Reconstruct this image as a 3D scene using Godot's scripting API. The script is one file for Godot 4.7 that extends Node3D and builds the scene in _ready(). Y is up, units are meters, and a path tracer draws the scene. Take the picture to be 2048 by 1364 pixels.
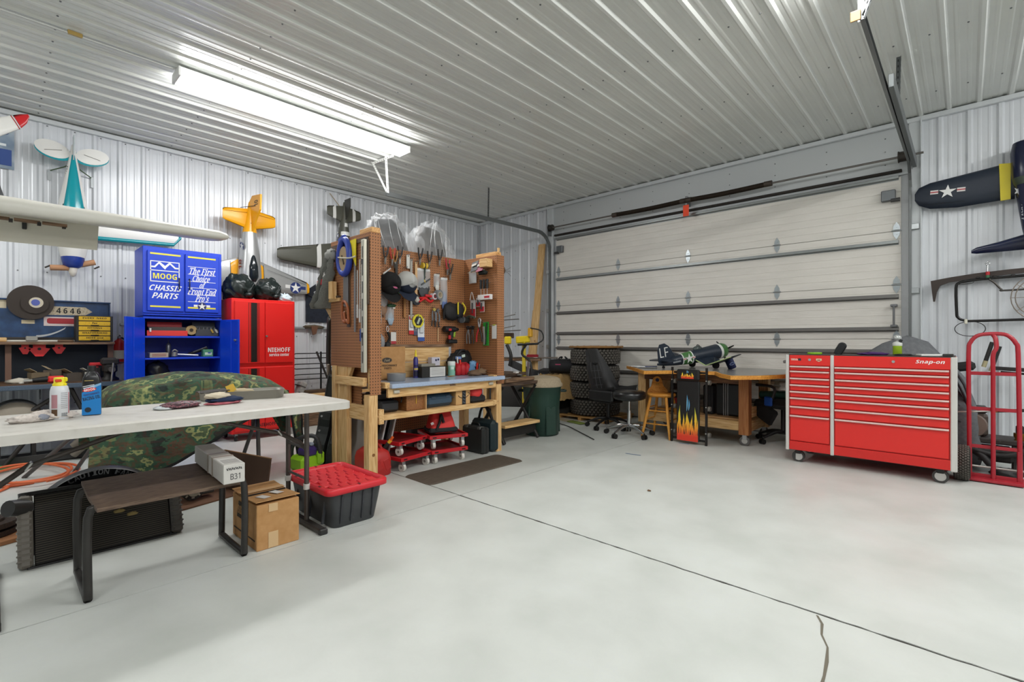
extends Node3D

const BLACK := "1b1b1c"
var taken := {}
var mats := {}
var noise_tex := {}
var rng := RandomNumberGenerator.new()


class B:
	var st := SurfaceTool.new()
	var t := Transform3D()
	var sm := 0
	var col = null
	var n := 0

	func _init() -> void:
		st.begin(Mesh.PRIMITIVE_TRIANGLES)

	func tri(a: Vector3, b: Vector3, c: Vector3, flat := true) -> void:
		st.set_smooth_group(-1 if flat else sm)
		for p in [a, c, b]:
			if col != null:
				st.set_color(col)
			st.add_vertex(t * p)
		n += 1

	func emit(tris: Array, flat := true, fix := true) -> void:
		var mid := Vector3.ZERO
		for q in tris:
			mid += q[0]
		mid /= maxf(1.0, tris.size())
		var vol := 0.0
		if fix:
			for q in tris:
				vol += (q[0] - mid).dot((q[1] - mid).cross(q[2] - mid))
		if not flat:
			sm += 1
		for q in tris:
			if vol < 0.0:
				tri(q[0], q[2], q[1], flat)
			else:
				tri(q[0], q[1], q[2], flat)

	func box(c: Vector3, s: Vector3, e := 0.0) -> B:
		var h := s / 2.0
		e = minf(e, minf(h.x, minf(h.y, h.z)) * 0.95)
		var out := []
		var quad := func(a: Vector3, b: Vector3, cc: Vector3, d: Vector3) -> void:
			var nn := (b - a).cross(d - a)
			if nn.dot(a + b + cc + d) < 0.0:
				out.append([a, cc, b]); out.append([a, d, cc])
			else:
				out.append([a, b, cc]); out.append([a, cc, d])
		var f := func(ax: int, g: Vector3) -> Vector3:
			var v := Vector3(g.x * (h.x - e), g.y * (h.y - e), g.z * (h.z - e))
			v[ax] = g[ax] * h[ax]
			return v
		for ax in 3:
			var u := (ax + 1) % 3
			var w := (ax + 2) % 3
			for sg in [-1.0, 1.0]:
				var g := Vector3.ZERO
				g[ax] = sg
				var pts := []
				for k in [[-1, -1], [1, -1], [1, 1], [-1, 1]]:
					g[u] = k[0]; g[w] = k[1]
					pts.append(f.call(ax, g))
				quad.call(pts[0], pts[1], pts[2], pts[3])
		if e > 0.0:
			for ax in 3:
				var u := (ax + 1) % 3
				var w := (ax + 2) % 3
				for k in [[-1, -1], [1, -1], [1, 1], [-1, 1]]:
					var g := Vector3.ZERO
					g[u] = k[0]; g[w] = k[1]
					g[ax] = -1.0
					var g2 := g
					g2[ax] = 1.0
					quad.call(f.call(u, g), f.call(w, g), f.call(w, g2), f.call(u, g2))
			for i in 8:
				var g := Vector3(1 if i & 1 else -1, 1 if i & 2 else -1, 1 if i & 4 else -1)
				var a: Vector3 = f.call(0, g)
				var b: Vector3 = f.call(1, g)
				var d: Vector3 = f.call(2, g)
				if (b - a).cross(d - a).dot(g) < 0.0:
					out.append([a, d, b])
				else:
					out.append([a, b, d])
		for q in out:
			tri(q[0] + c, q[1] + c, q[2] + c)
		return self

	func loft(rings: Array, cap0 := true, cap1 := true, flat := false, closed := true) -> B:
		var tris := []
		for i in rings.size() - 1:
			var r0 = rings[i]
			var r1 = rings[i + 1]
			var m: int = r0.size()
			for j in (m if closed else m - 1):
				var k := (j + 1) % m
				tris.append([r0[j], r0[k], r1[k]])
				tris.append([r0[j], r1[k], r1[j]])
		var nb := tris.size()
		var caps := []
		for e in [[cap0, 0], [cap1, rings.size() - 1]]:
			if e[0]:
				var r = rings[e[1]]
				var mid := Vector3.ZERO
				for p in r:
					mid += p
				mid /= r.size()
				for j in r.size():
					var k: int = (j + 1) % r.size()
					if e[1] == 0:
						caps.append([mid, r[k], r[j]])
					else:
						caps.append([mid, r[j], r[k]])
		var mid2 := Vector3.ZERO
		var all := tris + caps
		for q in all:
			mid2 += q[0]
		mid2 /= all.size()
		var vol := 0.0
		for q in all:
			vol += (q[0] - mid2).dot((q[1] - mid2).cross(q[2] - mid2))
		if not flat:
			sm += 1
		for i in all.size():
			var q = all[i]
			if vol < 0.0:
				tri(q[0], q[2], q[1], flat or i >= nb)
			else:
				tri(q[0], q[1], q[2], flat or i >= nb)
		return self

	func ring(c: Vector3, u: Vector3, v: Vector3, k: int) -> Array:
		var out := []
		for i in k:
			var a := TAU * i / k
			out.append(c + u * cos(a) + v * sin(a))
		return out

	func cyl(a: Vector3, b: Vector3, r: float, r2 := -1.0, k := 14, cap := true) -> B:
		if r2 < 0.0:
			r2 = r
		var d := (b - a).normalized()
		var u := d.cross(Vector3.UP if absf(d.y) < 0.9 else Vector3.RIGHT).normalized()
		var v := d.cross(u)
		return loft([ring(a, u * r, v * r, k), ring(b, u * r2, v * r2, k)], cap, cap)

	func tube(pts: Array, r, k := 8, closed := false, smooth := 0) -> B:
		var p := pts
		if smooth > 0:
			p = []
			var m := pts.size()
			for i in (m if closed else m - 1):
				var p0: Vector3 = pts[(i - 1 + m) % m] if closed or i > 0 else pts[0]
				var p1: Vector3 = pts[i]
				var p2: Vector3 = pts[(i + 1) % m]
				var p3: Vector3 = pts[(i + 2) % m] if closed or i + 2 < m else p2
				for j in smooth:
					p.append(p1.cubic_interpolate(p2, p0, p3, float(j) / smooth))
			if not closed:
				p.append(pts[-1])
		var rings := []
		var m2: int = p.size()
		var u := Vector3.ZERO
		for i in m2:
			var d: Vector3
			if closed:
				d = (p[(i + 1) % m2] - p[(i - 1 + m2) % m2]).normalized()
			else:
				d = (p[mini(i + 1, m2 - 1)] - p[maxi(i - 1, 0)]).normalized()
			if u == Vector3.ZERO:
				u = d.cross(Vector3.UP if absf(d.y) < 0.9 else Vector3.RIGHT).normalized()
			else:
				u = (u - d * u.dot(d)).normalized()
			var rr: float = r if typeof(r) != TYPE_ARRAY else r[mini(i * r.size() / m2, r.size() - 1)]
			rings.append(ring(p[i], u * rr, d.cross(u) * rr, k))
		if closed:
			rings.append(rings[0])
		return loft(rings, not closed, not closed)

	func lathe(prof: Array, k := 24, o := Vector3.ZERO, ax := Vector3.UP) -> B:
		var u := ax.cross(Vector3.FORWARD if absf(ax.z) < 0.9 else Vector3.UP).normalized()
		var v := ax.cross(u)
		var rings := []
		for q in prof:
			rings.append(ring(o + ax * q[1], u * maxf(q[0], 0.0004), v * maxf(q[0], 0.0004), k))
		for i in rings.size() - 1:
			loft([rings[i], rings[i + 1]], i == 0 and prof[0][0] > 0.0, i == rings.size() - 2 and prof[-1][0] > 0.0)
		return self

	func slathe(prof: Array, k := 24, o := Vector3.ZERO, ax := Vector3.UP) -> B:
		var u := ax.cross(Vector3.FORWARD if absf(ax.z) < 0.9 else Vector3.UP).normalized()
		var v := ax.cross(u)
		var rings := []
		for q in prof:
			rings.append(ring(o + ax * q[1], u * maxf(q[0], 0.0004), v * maxf(q[0], 0.0004), k))
		return loft(rings)

	func ell(c: Vector3, r: Vector3, k := 14, m := 8) -> B:
		var rings := []
		for i in m + 1:
			var a := PI * i / m - PI / 2
			rings.append(ring(c + Vector3(0, sin(a) * r.y, 0), Vector3(r.x * maxf(cos(a), 0.01), 0, 0), Vector3(0, 0, r.z * maxf(cos(a), 0.01)), k))
		return loft(rings)

	# polygon in x,y extruded from z0 to z1
	func prism(poly: Array, z0: float, z1: float) -> B:
		var pv := PackedVector2Array(poly)
		var idx := Geometry2D.triangulate_polygon(pv)
		var tris := []
		for i in idx.size() / 3:
			var a := pv[idx[i * 3]]
			var b := pv[idx[i * 3 + 1]]
			var c := pv[idx[i * 3 + 2]]
			if (b - a).cross(c - a) < 0.0:
				var sw := b
				b = c
				c = sw
			tris.append([Vector3(a.x, a.y, z1), Vector3(b.x, b.y, z1), Vector3(c.x, c.y, z1)])
			tris.append([Vector3(a.x, a.y, z0), Vector3(c.x, c.y, z0), Vector3(b.x, b.y, z0)])
		var ccw := not Geometry2D.is_polygon_clockwise(pv)
		for i in pv.size():
			var p := pv[i]
			var q := pv[(i + 1) % pv.size()]
			if not ccw:
				var sw := p
				p = q
				q = sw
			tris.append([Vector3(p.x, p.y, z0), Vector3(q.x, q.y, z0), Vector3(q.x, q.y, z1)])
			tris.append([Vector3(p.x, p.y, z0), Vector3(q.x, q.y, z1), Vector3(p.x, p.y, z1)])
		for q in tris:
			if z1 < z0:
				tri(q[0], q[2], q[1])
			else:
				tri(q[0], q[1], q[2])
		return self

	# grid of rows of points, th = thickness vector to the back
	func sheet(rows: Array, th := Vector3.ZERO, flat := false) -> B:
		var tris := []
		for i in rows.size() - 1:
			for j in rows[i].size() - 1:
				tris.append([rows[i][j], rows[i][j + 1], rows[i + 1][j + 1]])
				tris.append([rows[i][j], rows[i + 1][j + 1], rows[i + 1][j]])
		emit(tris, flat, false)
		if th != Vector3.ZERO:
			var back := []
			for q in tris:
				back.append([q[0] + th, q[2] + th, q[1] + th])
			emit(back, flat, false)
			var edge := []
			for r in rows:
				edge.append(r[-1])
			var border: Array = rows[0].duplicate()
			border.append_array(edge.slice(1))
			var last: Array = rows[-1].duplicate()
			last.reverse()
			border.append_array(last.slice(1))
			edge = []
			for r in rows:
				edge.append(r[0])
			edge.reverse()
			border.append_array(edge.slice(1))
			for i in border.size() - 1:
				tri(border[i], border[i] + th, border[i + 1] + th)
				tri(border[i], border[i + 1] + th, border[i + 1])
		return self

	func mesh() -> ArrayMesh:
		st.generate_normals()
		return st.commit()


func numbered(called: String) -> String:
	if not taken.has(called):
		taken[called] = 0
		return called
	taken[called] += 1
	return "%s_%03d" % [called, taken[called]]


func place(o: Node3D, parent: Node, called: String) -> void:
	if parent == self:
		o.name = numbered(called)
		add_child(o)
		return
	var base := called
	var i := 0
	while parent.has_node(NodePath(called)):
		i += 1
		called = "%s_%03d" % [base, i]
	o.name = called
	parent.add_child(o)


func tag(o: Node, label: String, cat: String, group := "") -> void:
	o.set_meta("label", label)
	o.set_meta("category", cat)
	if group != "":
		o.set_meta("group", group)


func T(called: String, label: String, cat: String, at := Vector3.ZERO, yaw := 0.0, group := "") -> Node3D:
	var o := Node3D.new()
	place(o, self, called)
	o.position = at
	o.rotation_degrees.y = yaw
	tag(o, label, cat, group)
	return o


# a structure root
func S(called: String, b: B, m: Material) -> MeshInstance3D:
	var o := P(b, called, m, self)
	o.set_meta("kind", "structure")
	return o


func P(b: B, called: String, m: Material, parent: Node, kind := "") -> MeshInstance3D:
	var o := MeshInstance3D.new()
	o.mesh = b.mesh()
	o.material_override = m
	place(o, parent, called)
	if kind != "":
		o.set_meta("kind", kind)
	return o


func dup(o: Node3D, at: Vector3, yaw: float, label: String, group := "") -> Node3D:
	var r: Node3D = o.duplicate()
	var base := String(o.name).rstrip("0123456789").trim_suffix("_")
	place(r, self, base)
	r.position = at
	r.rotation_degrees.y = yaw
	r.set_meta("label", label)
	if group != "":
		r.set_meta("group", group)
	return r


func shared(o: MeshInstance3D, parent: Node, called: String, xf: Transform3D) -> MeshInstance3D:
	var r := MeshInstance3D.new()
	r.mesh = o.mesh
	r.material_override = o.material_override
	r.transform = xf
	place(r, parent, called)
	return r


func bx(parent: Node, called: String, m: Material, c: Vector3, s: Vector3, e := 0.0, rot := Vector3.ZERO) -> MeshInstance3D:
	var b := B.new()
	b.t = Transform3D(Basis.from_euler(rot * PI / 180.0), c)
	b.box(Vector3.ZERO, s, e)
	return P(b, called, m, parent)


func cy(parent: Node, called: String, m: Material, a: Vector3, b2: Vector3, r: float, r2 := -1.0, k := 16) -> MeshInstance3D:
	return P(B.new().cyl(a, b2, r, r2, k), called, m, parent)


func tb(parent: Node, called: String, m: Material, pts: Array, r, smooth := 0, k := 8, closed := false) -> MeshInstance3D:
	return P(B.new().tube(pts, r, k, closed, smooth), called, m, parent)


func V(x: float, y: float, z: float) -> Vector3:
	return Vector3(x, y, z)


func M(hex: String, rough := 0.6, metal := 0.0, spec := 0.5) -> StandardMaterial3D:
	var key := "%s/%s/%s/%s" % [hex, rough, metal, spec]
	if not mats.has(key):
		var m := StandardMaterial3D.new()
		m.albedo_color = Color(hex)
		m.roughness = rough
		m.metallic = metal
		m.metallic_specular = spec
		m.cull_mode = BaseMaterial3D.CULL_DISABLED
		mats[key] = m
	return mats[key]


func ntex(called: String, freq: float, cols: Array, seed_ := 1, oct := 4, size := 256, constant := false) -> NoiseTexture2D:
	if not noise_tex.has(called):
		var f := FastNoiseLite.new()
		f.seed = seed_
		f.noise_type = FastNoiseLite.TYPE_SIMPLEX_SMOOTH
		f.frequency = freq
		f.fractal_octaves = oct
		var g := Gradient.new()
		g.offsets = PackedFloat32Array(cols.map(func(c): return c[0]))
		g.colors = PackedColorArray(cols.map(func(c): return Color(c[1])))
		if constant:
			g.interpolation_mode = Gradient.GRADIENT_INTERPOLATE_CONSTANT
		var n := NoiseTexture2D.new()
		n.width = size
		n.height = size
		n.seamless = true
		n.noise = f
		n.color_ramp = g
		noise_tex[called] = n
	return noise_tex[called]


# a material with a noise colour, sc = repeats per metre on each axis
func N(key: String, tex: Texture2D, sc: Vector3, rough := 0.6, metal := 0.0, world := false, tint := "ffffff") -> StandardMaterial3D:
	if not mats.has(key):
		var m := StandardMaterial3D.new()
		m.albedo_texture = tex
		m.albedo_color = Color(tint)
		m.uv1_triplanar = true
		m.uv1_world_triplanar = world
		m.uv1_scale = sc
		m.roughness = rough
		m.metallic = metal
		m.cull_mode = BaseMaterial3D.CULL_DISABLED
		mats[key] = m
	return mats[key]


# wood with its grain along axis 0, 1 or 2; kind picks the tone
func W(kind: String, ax: int, tint := "ffffff") -> StandardMaterial3D:
	var tones := {
		"pine": [[0.25, "c79a62"], [0.5, "d9b178"], [0.75, "e3c08a"]],
		"old": [[0.25, "5d4633"], [0.5, "7d6048"], [0.75, "94775c"]],
		"dark": [[0.25, "35281f"], [0.5, "4d3b2e"], [0.75, "64503f"]],
		"oak": [[0.25, "b3701f"], [0.5, "cb8a33"], [0.75, "da9f49"]],
		"ply": [[0.25, "b98d5b"], [0.5, "c49a68"], [0.75, "cfa877"]],
	}
	var tex := ntex("wood_" + kind, 0.02, tones[kind], 7, 5)
	var sc := Vector3(9, 9, 9)
	sc[ax] = 0.7
	return N("wood_%s_%d_%s" % [kind, ax, tint], tex, sc, 0.6, 0.0, false, tint)


# lettering fitted into w by h, facing +Z of xf
func txt(parent: Node, s: String, w: float, h: float, m: Material, xf: Transform3D, font := "Droid Sans", bold := false, depth := 0.001, slant := 0.0, called := "lettering") -> MeshInstance3D:
	var t := TextMesh.new()
	var f := SystemFont.new()
	f.font_names = PackedStringArray([font])
	if bold:
		f.font_weight = 700
	t.font = f
	t.text = s
	t.font_size = 40
	t.pixel_size = 0.01
	t.curve_step = 2.0
	t.depth = 0.01
	var bb := t.get_aabb()
	var o := MeshInstance3D.new()
	o.mesh = t
	o.material_override = m
	var sc := Vector3(w / maxf(bb.size.x, 0.001), h / maxf(bb.size.y, 0.001), depth / 0.01)
	var mid := bb.position + bb.size / 2
	var bs := Basis(Vector3(sc.x, 0, 0), Vector3(slant * sc.y, sc.y, 0), Vector3(0, 0, sc.z))
	o.transform = xf * Transform3D(bs, bs * (-mid))
	place(o, parent, called)
	return o


func yrot(deg: float, at := Vector3.ZERO) -> Transform3D:
	return Transform3D(Basis(Vector3.UP, deg_to_rad(deg)), at)


func star(r: float, ri := 0.38) -> Array:
	var out := []
	for i in 10:
		var a := PI / 2 + PI * i / 5
		var q := r if i % 2 == 0 else r * ri
		out.append(Vector2(cos(a) * q, sin(a) * q))
	return out


func disc(r: float, k := 24, c := Vector2.ZERO, ry := -1.0) -> Array:
	var out := []
	for i in k:
		out.append(c + Vector2(cos(TAU * i / k) * r, sin(TAU * i / k) * (r if ry < 0 else ry)))
	return out


func rect(w: float, h: float, c := Vector2.ZERO) -> Array:
	return [c + Vector2(-w / 2, -h / 2), c + Vector2(w / 2, -h / 2), c + Vector2(w / 2, h / 2), c + Vector2(-w / 2, h / 2)]


func rrect(w: float, h: float, r: float, c := Vector2.ZERO, k := 5) -> Array:
	var out := []
	for q in [[1, -1, -90], [1, 1, 0], [-1, 1, 90], [-1, -1, 180]]:
		for i in k + 1:
			var a := deg_to_rad(q[2] + 90.0 * i / k)
			out.append(c + Vector2(q[0] * (w / 2 - r) + cos(a) * r, q[1] * (h / 2 - r) + sin(a) * r))
	return out


# flat shape in x,y lifted off a surface, as a thin piece facing +Z of xf
func pl(parent: Node, called: String, m: Material, poly: Array, xf: Transform3D, d := 0.0015) -> MeshInstance3D:
	var b := B.new()
	b.t = xf
	b.prism(poly, 0, d)
	return P(b, called, m, parent)


# crumpled cloth or bag: a lumpy rounded heap
func lump(c: Vector3, r: Vector3, amp: float, seed_: int, k := 26, m := 16, flatten := true, freq := 2.2) -> B:
	var b := B.new()
	var f := FastNoiseLite.new()
	f.seed = seed_
	f.frequency = 1.0
	f.fractal_octaves = 3
	var rings := []
	for i in m + 1:
		var a := PI * i / m - PI / 2
		var rg := []
		for j in k:
			var q := TAU * j / k
			var d := Vector3(cos(a) * cos(q), sin(a), cos(a) * sin(q))
			var w := 1.0 + amp * f.get_noise_3dv(d * freq)
			var p := Vector3(d.x * r.x, d.y * r.y, d.z * r.z) * w
			if flatten:
				p.y = maxf(p.y, -r.y * 0.7)
			rg.append(c + p + Vector3(0, r.y * 0.7 if flatten else 0.0, 0))
		rings.append(rg)
	return b.loft(rings)


func _ready() -> void:
	rng.seed = 11
	var cam := Camera3D.new()
	cam.name = "camera"
	cam.fov = 2.0 * rad_to_deg(atan(682.0 / 970.0))
	cam.position = V(7.43, 1.2, 6.93)
	cam.rotation_degrees.y = 43.1
	cam.near = 0.05
	cam.far = 60.0
	add_child(cam)
	cam.current = true
	var we := WorldEnvironment.new()
	we.name = "world"
	var env := Environment.new()
	env.background_mode = Environment.BG_COLOR
	env.background_color = Color("8a8f94")
	env.ambient_light_source = Environment.AMBIENT_SOURCE_DISABLED
	env.tonemap_mode = Environment.TONE_MAPPER_LINEAR
	env.tonemap_exposure = 1.1
	env.sdfgi_enabled = true
	env.ssao_enabled = true
	env.ssil_enabled = true
	we.environment = env
	add_child(we)
	ceiling_lights()
	room()
	door()
	left_wall_things()
	cabinets()
	table_area()
	bench()
	bench_items()
	corner_things()
	right_things()


# strip lights: a wrap-round lens on a white body, one area light of its size just below each
func ceiling_lights() -> void:
	var spots := [[2.26, 4.6, "long strip light over the left wall, lit, conduit at its end", 6.5], [2.26, 8.6, "long strip light farther along the row over the left wall", 4.5],
		[6.9, 4.25, "long strip light above the middle of the floor", 6.5], [6.9, 8.8, "long strip light in the middle row, farther from the door", 4.5],
		[9.7, 1.9, "long strip light nearest the right-hand wall and door", 7.5], [9.7, 6.3, "long strip light nearest the right-hand wall, away from door", 5.5]]
	var glow := StandardMaterial3D.new()
	glow.albedo_color = Color("f4f4f0")
	glow.emission_enabled = true
	glow.emission = Color("fbfcff")
	glow.emission_energy_multiplier = 4.0
	for s in spots:
		var o := T("strip_light", s[2], "ceiling light", V(s[0], 3.57, s[1]), 0, "strip lights")
		var b := B.new()
		b.prism([Vector2(-0.115, 0), Vector2(-0.09, -0.025), Vector2(0.09, -0.025), Vector2(0.115, 0), Vector2(0.115, 0.035), Vector2(-0.115, 0.035)], -1.2, 1.2)
		P(b, "lens", glow, o)
		bx(o, "body", M("e4e5e3", 0.5), V(0, 0.049, 0), V(0.2, 0.026, 2.42), 0.004)
		for e in [-1, 1]:
			bx(o, "end_cap", M("e9e9e6", 0.5), V(0, 0.014, e * 1.21), V(0.235, 0.085, 0.02), 0.004)
		# the wrap-round lens throws light down and out to both sides
		for q in [[0.0, 0.6, 0.2, V(0, -0.034, 0)], [78.0, 0.33, 0.05, V(0.122, -0.005, 0)], [-78.0, 0.33, 0.05, V(-0.122, -0.005, 0)]]:
			var l := AreaLight3D.new()
			l.name = "strip_light_glow"
			l.area_size = Vector2(q[2], 2.38)
			l.area_normalize_energy = true
			l.light_color = Color("fbfbfa")
			l.light_energy = s[3] * q[1]
			l.area_range = 30.0
			l.area_attenuation = 2.0
			l.shadow_enabled = true
			l.transform = Transform3D(Basis(Vector3.BACK, deg_to_rad(q[0])) * Basis(Vector3.RIGHT, -PI / 2), q[3])
			o.add_child(l, true)


func profile(w: float) -> Array:
	var out := []
	var n := int(ceil(w / 0.2286 + 0.001))
	for i in n + 1:
		var o := i * 0.2286
		for q in [[-0.03, 0.0], [-0.012, 0.017], [0.012, 0.017], [0.03, 0.0], [0.058, 0.0], [0.068, 0.0028], [0.084, 0.0028], [0.094, 0.0], [0.134, 0.0], [0.144, 0.0028], [0.16, 0.0028], [0.17, 0.0]]:
			if o + q[0] >= 0.0 and o + q[0] <= w:
				out.append(Vector2(o + q[0], q[1]))
	out.insert(0, Vector2(0, 0.017))
	if out[-1].x < w - 0.001:
		out.append(Vector2(w, out[-1].y))
	return out


func sheeting(parent: Node, w: float, len: float, m: Material, xfs: Array) -> void:
	# local: u = x across, v = y along, relief towards +z
	var b := B.new()
	var rows := []
	for y in [0.0, len]:
		rows.append(profile(w).map(func(q): return Vector3(q.x, y, q.y)))
	b.sheet(rows, Vector3.ZERO, true)
	var first: MeshInstance3D = null
	for x in xfs:
		if first == null:
			first = P(b, "steel_panel", m, parent)
			first.transform = x
		else:
			shared(first, parent, "steel_panel", x)


func screws(parent: Node, pts: Array, nrm: Vector3) -> void:
	var b := B.new()
	for p in pts:
		b.cyl(p, p + nrm * 0.006, 0.008, 0.006, 6)
	P(b, "screws", M("77797b", 0.4, 0.6), parent, "stuff")


func room() -> void:
	var steel := N("steel_wall", ntex("steel_n", 0.01, [[0.0, "cfd2d6"], [1.0, "d9dce0"]], 3, 3), V(0.4, 0.4, 0.4), 0.3, 0.08, true)
	var ceil_m := N("steel_ceiling", ntex("steel_c", 0.01, [[0.0, "d5d7d3"], [1.0, "dddfda"]], 4, 3), V(0.4, 0.4, 0.4), 0.27, 0.08, true)
	var grey := M("c9ccce", 0.4)
	var wl := S("wall_left", B.new().box(V(-0.1, 1.83, 6), V(0.16, 3.66, 12.2)), grey)
	var xs := []
	for i in 14:
		xs.append(Transform3D(Basis(Vector3(0, 0, -1), Vector3.UP, Vector3(1, 0, 0)), V(0, 0, 12.0 - (13 - i) * 0.9144 + 0.117 - 0.2286 * 0.0)))
	var xs2 := []
	for i in 14:
		var z := 0.9144 * (i + 1) - 0.05
		if z <= 12.2:
			xs2.append(Transform3D(Basis(Vector3(0, 0, -1), Vector3.UP, Vector3(1, 0, 0)), V(0, 0, z)))
	sheeting(wl, 0.9144, 3.66, steel, xs2)
	var pts := []
	for i in 50:
		for y in [0.5, 1.27, 1.96, 2.62, 3.58]:
			pts.append(V(0.003, y, 0.05 + i * 0.2286 + 0.075))
	screws(wl, pts, Vector3.RIGHT)
	var wb := S("wall_back", B.new().box(V(6.5, 1.83, -0.12), V(13.2, 3.66, 0.16)), grey)
	sheeting(wb, 0.9144, 3.66, steel, [Transform3D(Basis(), V(0.0, 0, 0)), Transform3D(Basis(), V(0.9144, 0, 0))])
	var rp := []
	for i in 7:
		rp.append(Transform3D(Basis(), V(7.0 + i * 0.9144, 0, 0)))
	sheeting(wb, 0.9144, 3.66, steel, rp)
	bx(wb, "header_sheet", M("c3c7c8", 0.35, 0.1), V(4.45, 3.37, -0.02), V(5.1, 0.62, 0.03))
	pts = []
	for i in 40:
		var x := 0.05 + i * 0.2286 + 0.075
		if x < 1.8 or x > 7.05:
			for y in [0.5, 1.1, 1.75, 2.4, 2.95, 3.58]:
				pts.append(V(x, y, 0.003))
	for i in 9:
		for y in [3.2, 3.35, 3.5]:
			pts.append(V(2.2 + i * 0.57, y, -0.006))
	screws(wb, pts, Vector3.BACK)
	S("wall_right", B.new().box(V(13.1, 1.83, 6), V(0.16, 3.66, 12.2)), grey)
	S("wall_front", B.new().box(V(6.5, 1.83, 12.15), V(13.2, 3.66, 0.16)), grey)
	var ce := S("ceiling", B.new().box(V(6.5, 3.75, 6), V(13.2, 0.16, 12.4)), grey)
	xs = []
	for i in 15:
		xs.append(Transform3D(Basis(Vector3(1, 0, 0), Vector3(0, 0, -1), Vector3(0, -1, 0)), V(-0.02 + i * 0.9144, 3.662, 12.1)))
	# v runs along -z, relief points down
	for i in xs.size():
		xs[i] = Transform3D(Basis(Vector3(-1, 0, 0), Vector3(0, 0, -1), Vector3(0, -1, 0)), V(0.9 + i * 0.9144, 3.662, 12.1))
	sheeting(ce, 0.9144, 12.1, ceil_m, xs)
	pts = []
	for i in 56:
		for z in [0.6, 1.8, 3.0, 4.2, 5.4, 6.6]:
			pts.append(V(0.06 + i * 0.2286 + 0.07, 3.659, z))
	screws(ce, pts, Vector3.DOWN)
	# floor: four slabs cut by two joints
	var dirt := ntex("floor_n", 0.006, [[0.0, "bcc0ba"], [0.35, "c3c6c1"], [0.6, "c7cac5"], [1.0, "cccfcb"]], 21, 6, 1024)
	var fm := N("floor_paint", dirt, V(0.28, 0.28, 0.28), 0.38, 0.0, true)
	fm.metallic_specular = 0.45
	var bump := FastNoiseLite.new()
	bump.seed = 5
	bump.frequency = 0.05
	var bt := NoiseTexture2D.new()
	bt.width = 256; bt.height = 256
	bt.seamless = true
	bt.noise = bump
	fm.roughness_texture = ntex("floor_r", 0.02, [[0.0, "8c8c8c"], [1.0, "ffffff"]], 31, 4)
	fm.roughness = 0.55
	var fl := S("floor", B.new().box(V(6.5, -0.154, 6), V(13.4, 0.3, 12.4)), M("2e2a24", 0.9))
	var jx := 4.55
	var jz := 4.452
	var edge := func(a: float, b: float, amp: float, sd: int) -> Array:
		var r := RandomNumberGenerator.new()
		r.seed = sd
		var out := []
		var n := int(absf(b - a) / 0.05)
		for i in n + 1:
			out.append([lerpf(a, b, float(i) / n), r.randf() * amp])
		return out
	var slabs := [[0.0, jx, 0.0, jz], [jx, 13.1, 0.0, jz], [0.0, jx, jz, 12.2], [jx, 13.1, jz, 12.2]]
	for k in 4:
		var q = slabs[k]
		var poly := []
		var gx := 0.0045
		var gz := 0.004
		if k < 2:
			for p in edge.call(q[0], q[1], 0.006 if k == 1 else 0.003, 40 + k):
				poly.append(Vector2(clampf(p[0], q[0] + (gx if q[0] == jx else 0.0), q[1] - (gx if q[1] == jx else 0.0)), q[3] - gz - p[1]))
			poly.append(Vector2(q[1] - (gx if q[1] == jx else 0.0), 0))
			poly.append(Vector2(q[0] + (gx if q[0] == jx else 0.0), 0))
		else:
			for p in edge.call(q[0], q[1], 0.006 if k == 3 else 0.003, 40 + k):
				poly.append(Vector2(clampf(p[0], q[0] + (gx if q[0] == jx else 0.0), q[1] - (gx if q[1] == jx else 0.0)), q[2] + gz + p[1]))
			poly.append(Vector2(q[1] - (gx if q[1] == jx else 0.0), 12.2))
			poly.append(Vector2(q[0] + (gx if q[0] == jx else 0.0), 12.2))
		var b := B.new()
		b.t = Transform3D(Basis(Vector3(1, 0, 0), Vector3(0, 0, 1), Vector3(0, -1, 0)), Vector3.ZERO)
		b.prism(poly, 0.0, 0.05)
		P(b, "slab", fm, fl)
	# a hairline crack that opens from the long joint towards the viewer
	var r2 := RandomNumberGenerator.new()
	r2.seed = 3
	var cb := B.new()
	var cp := [V(6.955, 0, 4.47), V(6.985, 0, 4.53), V(7.0, 0, 4.62), V(7.035, 0, 4.7), V(7.05, 0, 4.8), V(7.06, 0, 4.9), V(7.065, 0, 5.0), V(7.09, 0, 5.2)]
	var rows := [[], []]
	for i in cp.size():
		var w := 0.0025 + r2.randf() * 0.0045
		rows[0].append(cp[i] + V(-w, 0.0012, 0))
		rows[1].append(cp[i] + V(w, 0.0012, 0))
	cb.sheet(rows)
	P(cb, "crack", M("6b6558", 0.9), fl)
	# trims
	var tr := M("ccd0d2", 0.35, 0.1)
	S("trim_1", B.new().box(V(0.03, 3.62, 6), V(0.045, 0.05, 12.0), 0.004), tr)
	S("trim_2", B.new().box(V(6.5, 3.62, 0.03), V(13.0, 0.05, 0.045), 0.004), tr)
	S("trim_3", B.new().box(V(0.025, 1.8, 0.025), V(0.05, 3.6, 0.05), 0.004), M("a9adb0", 0.4))
	for q in [[4, 1.93], [5, 7.02]]:
		var b := B.new()
		b.box(V(q[1], 1.82, 0.012), V(0.1, 3.6, 0.05), 0.003)
		b.box(V(q[1] + (0.055 if q[0] == 5 else -0.055), 1.82, 0.03), V(0.012, 3.6, 0.06), 0.003)
		S("trim_%d" % q[0], b, tr)
	# conduit running along the ceiling into the strip light
	var cd := T("conduit", "thin grey metal conduit along the ceiling ending at the strip light", "conduit", V(2.28, 3.625, 5.84))
	tb(cd, "pipe", M("c8c9c6", 0.35, 0.5), [V(0, 0, 0), V(0, 0, 1.52)], 0.011)
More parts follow.
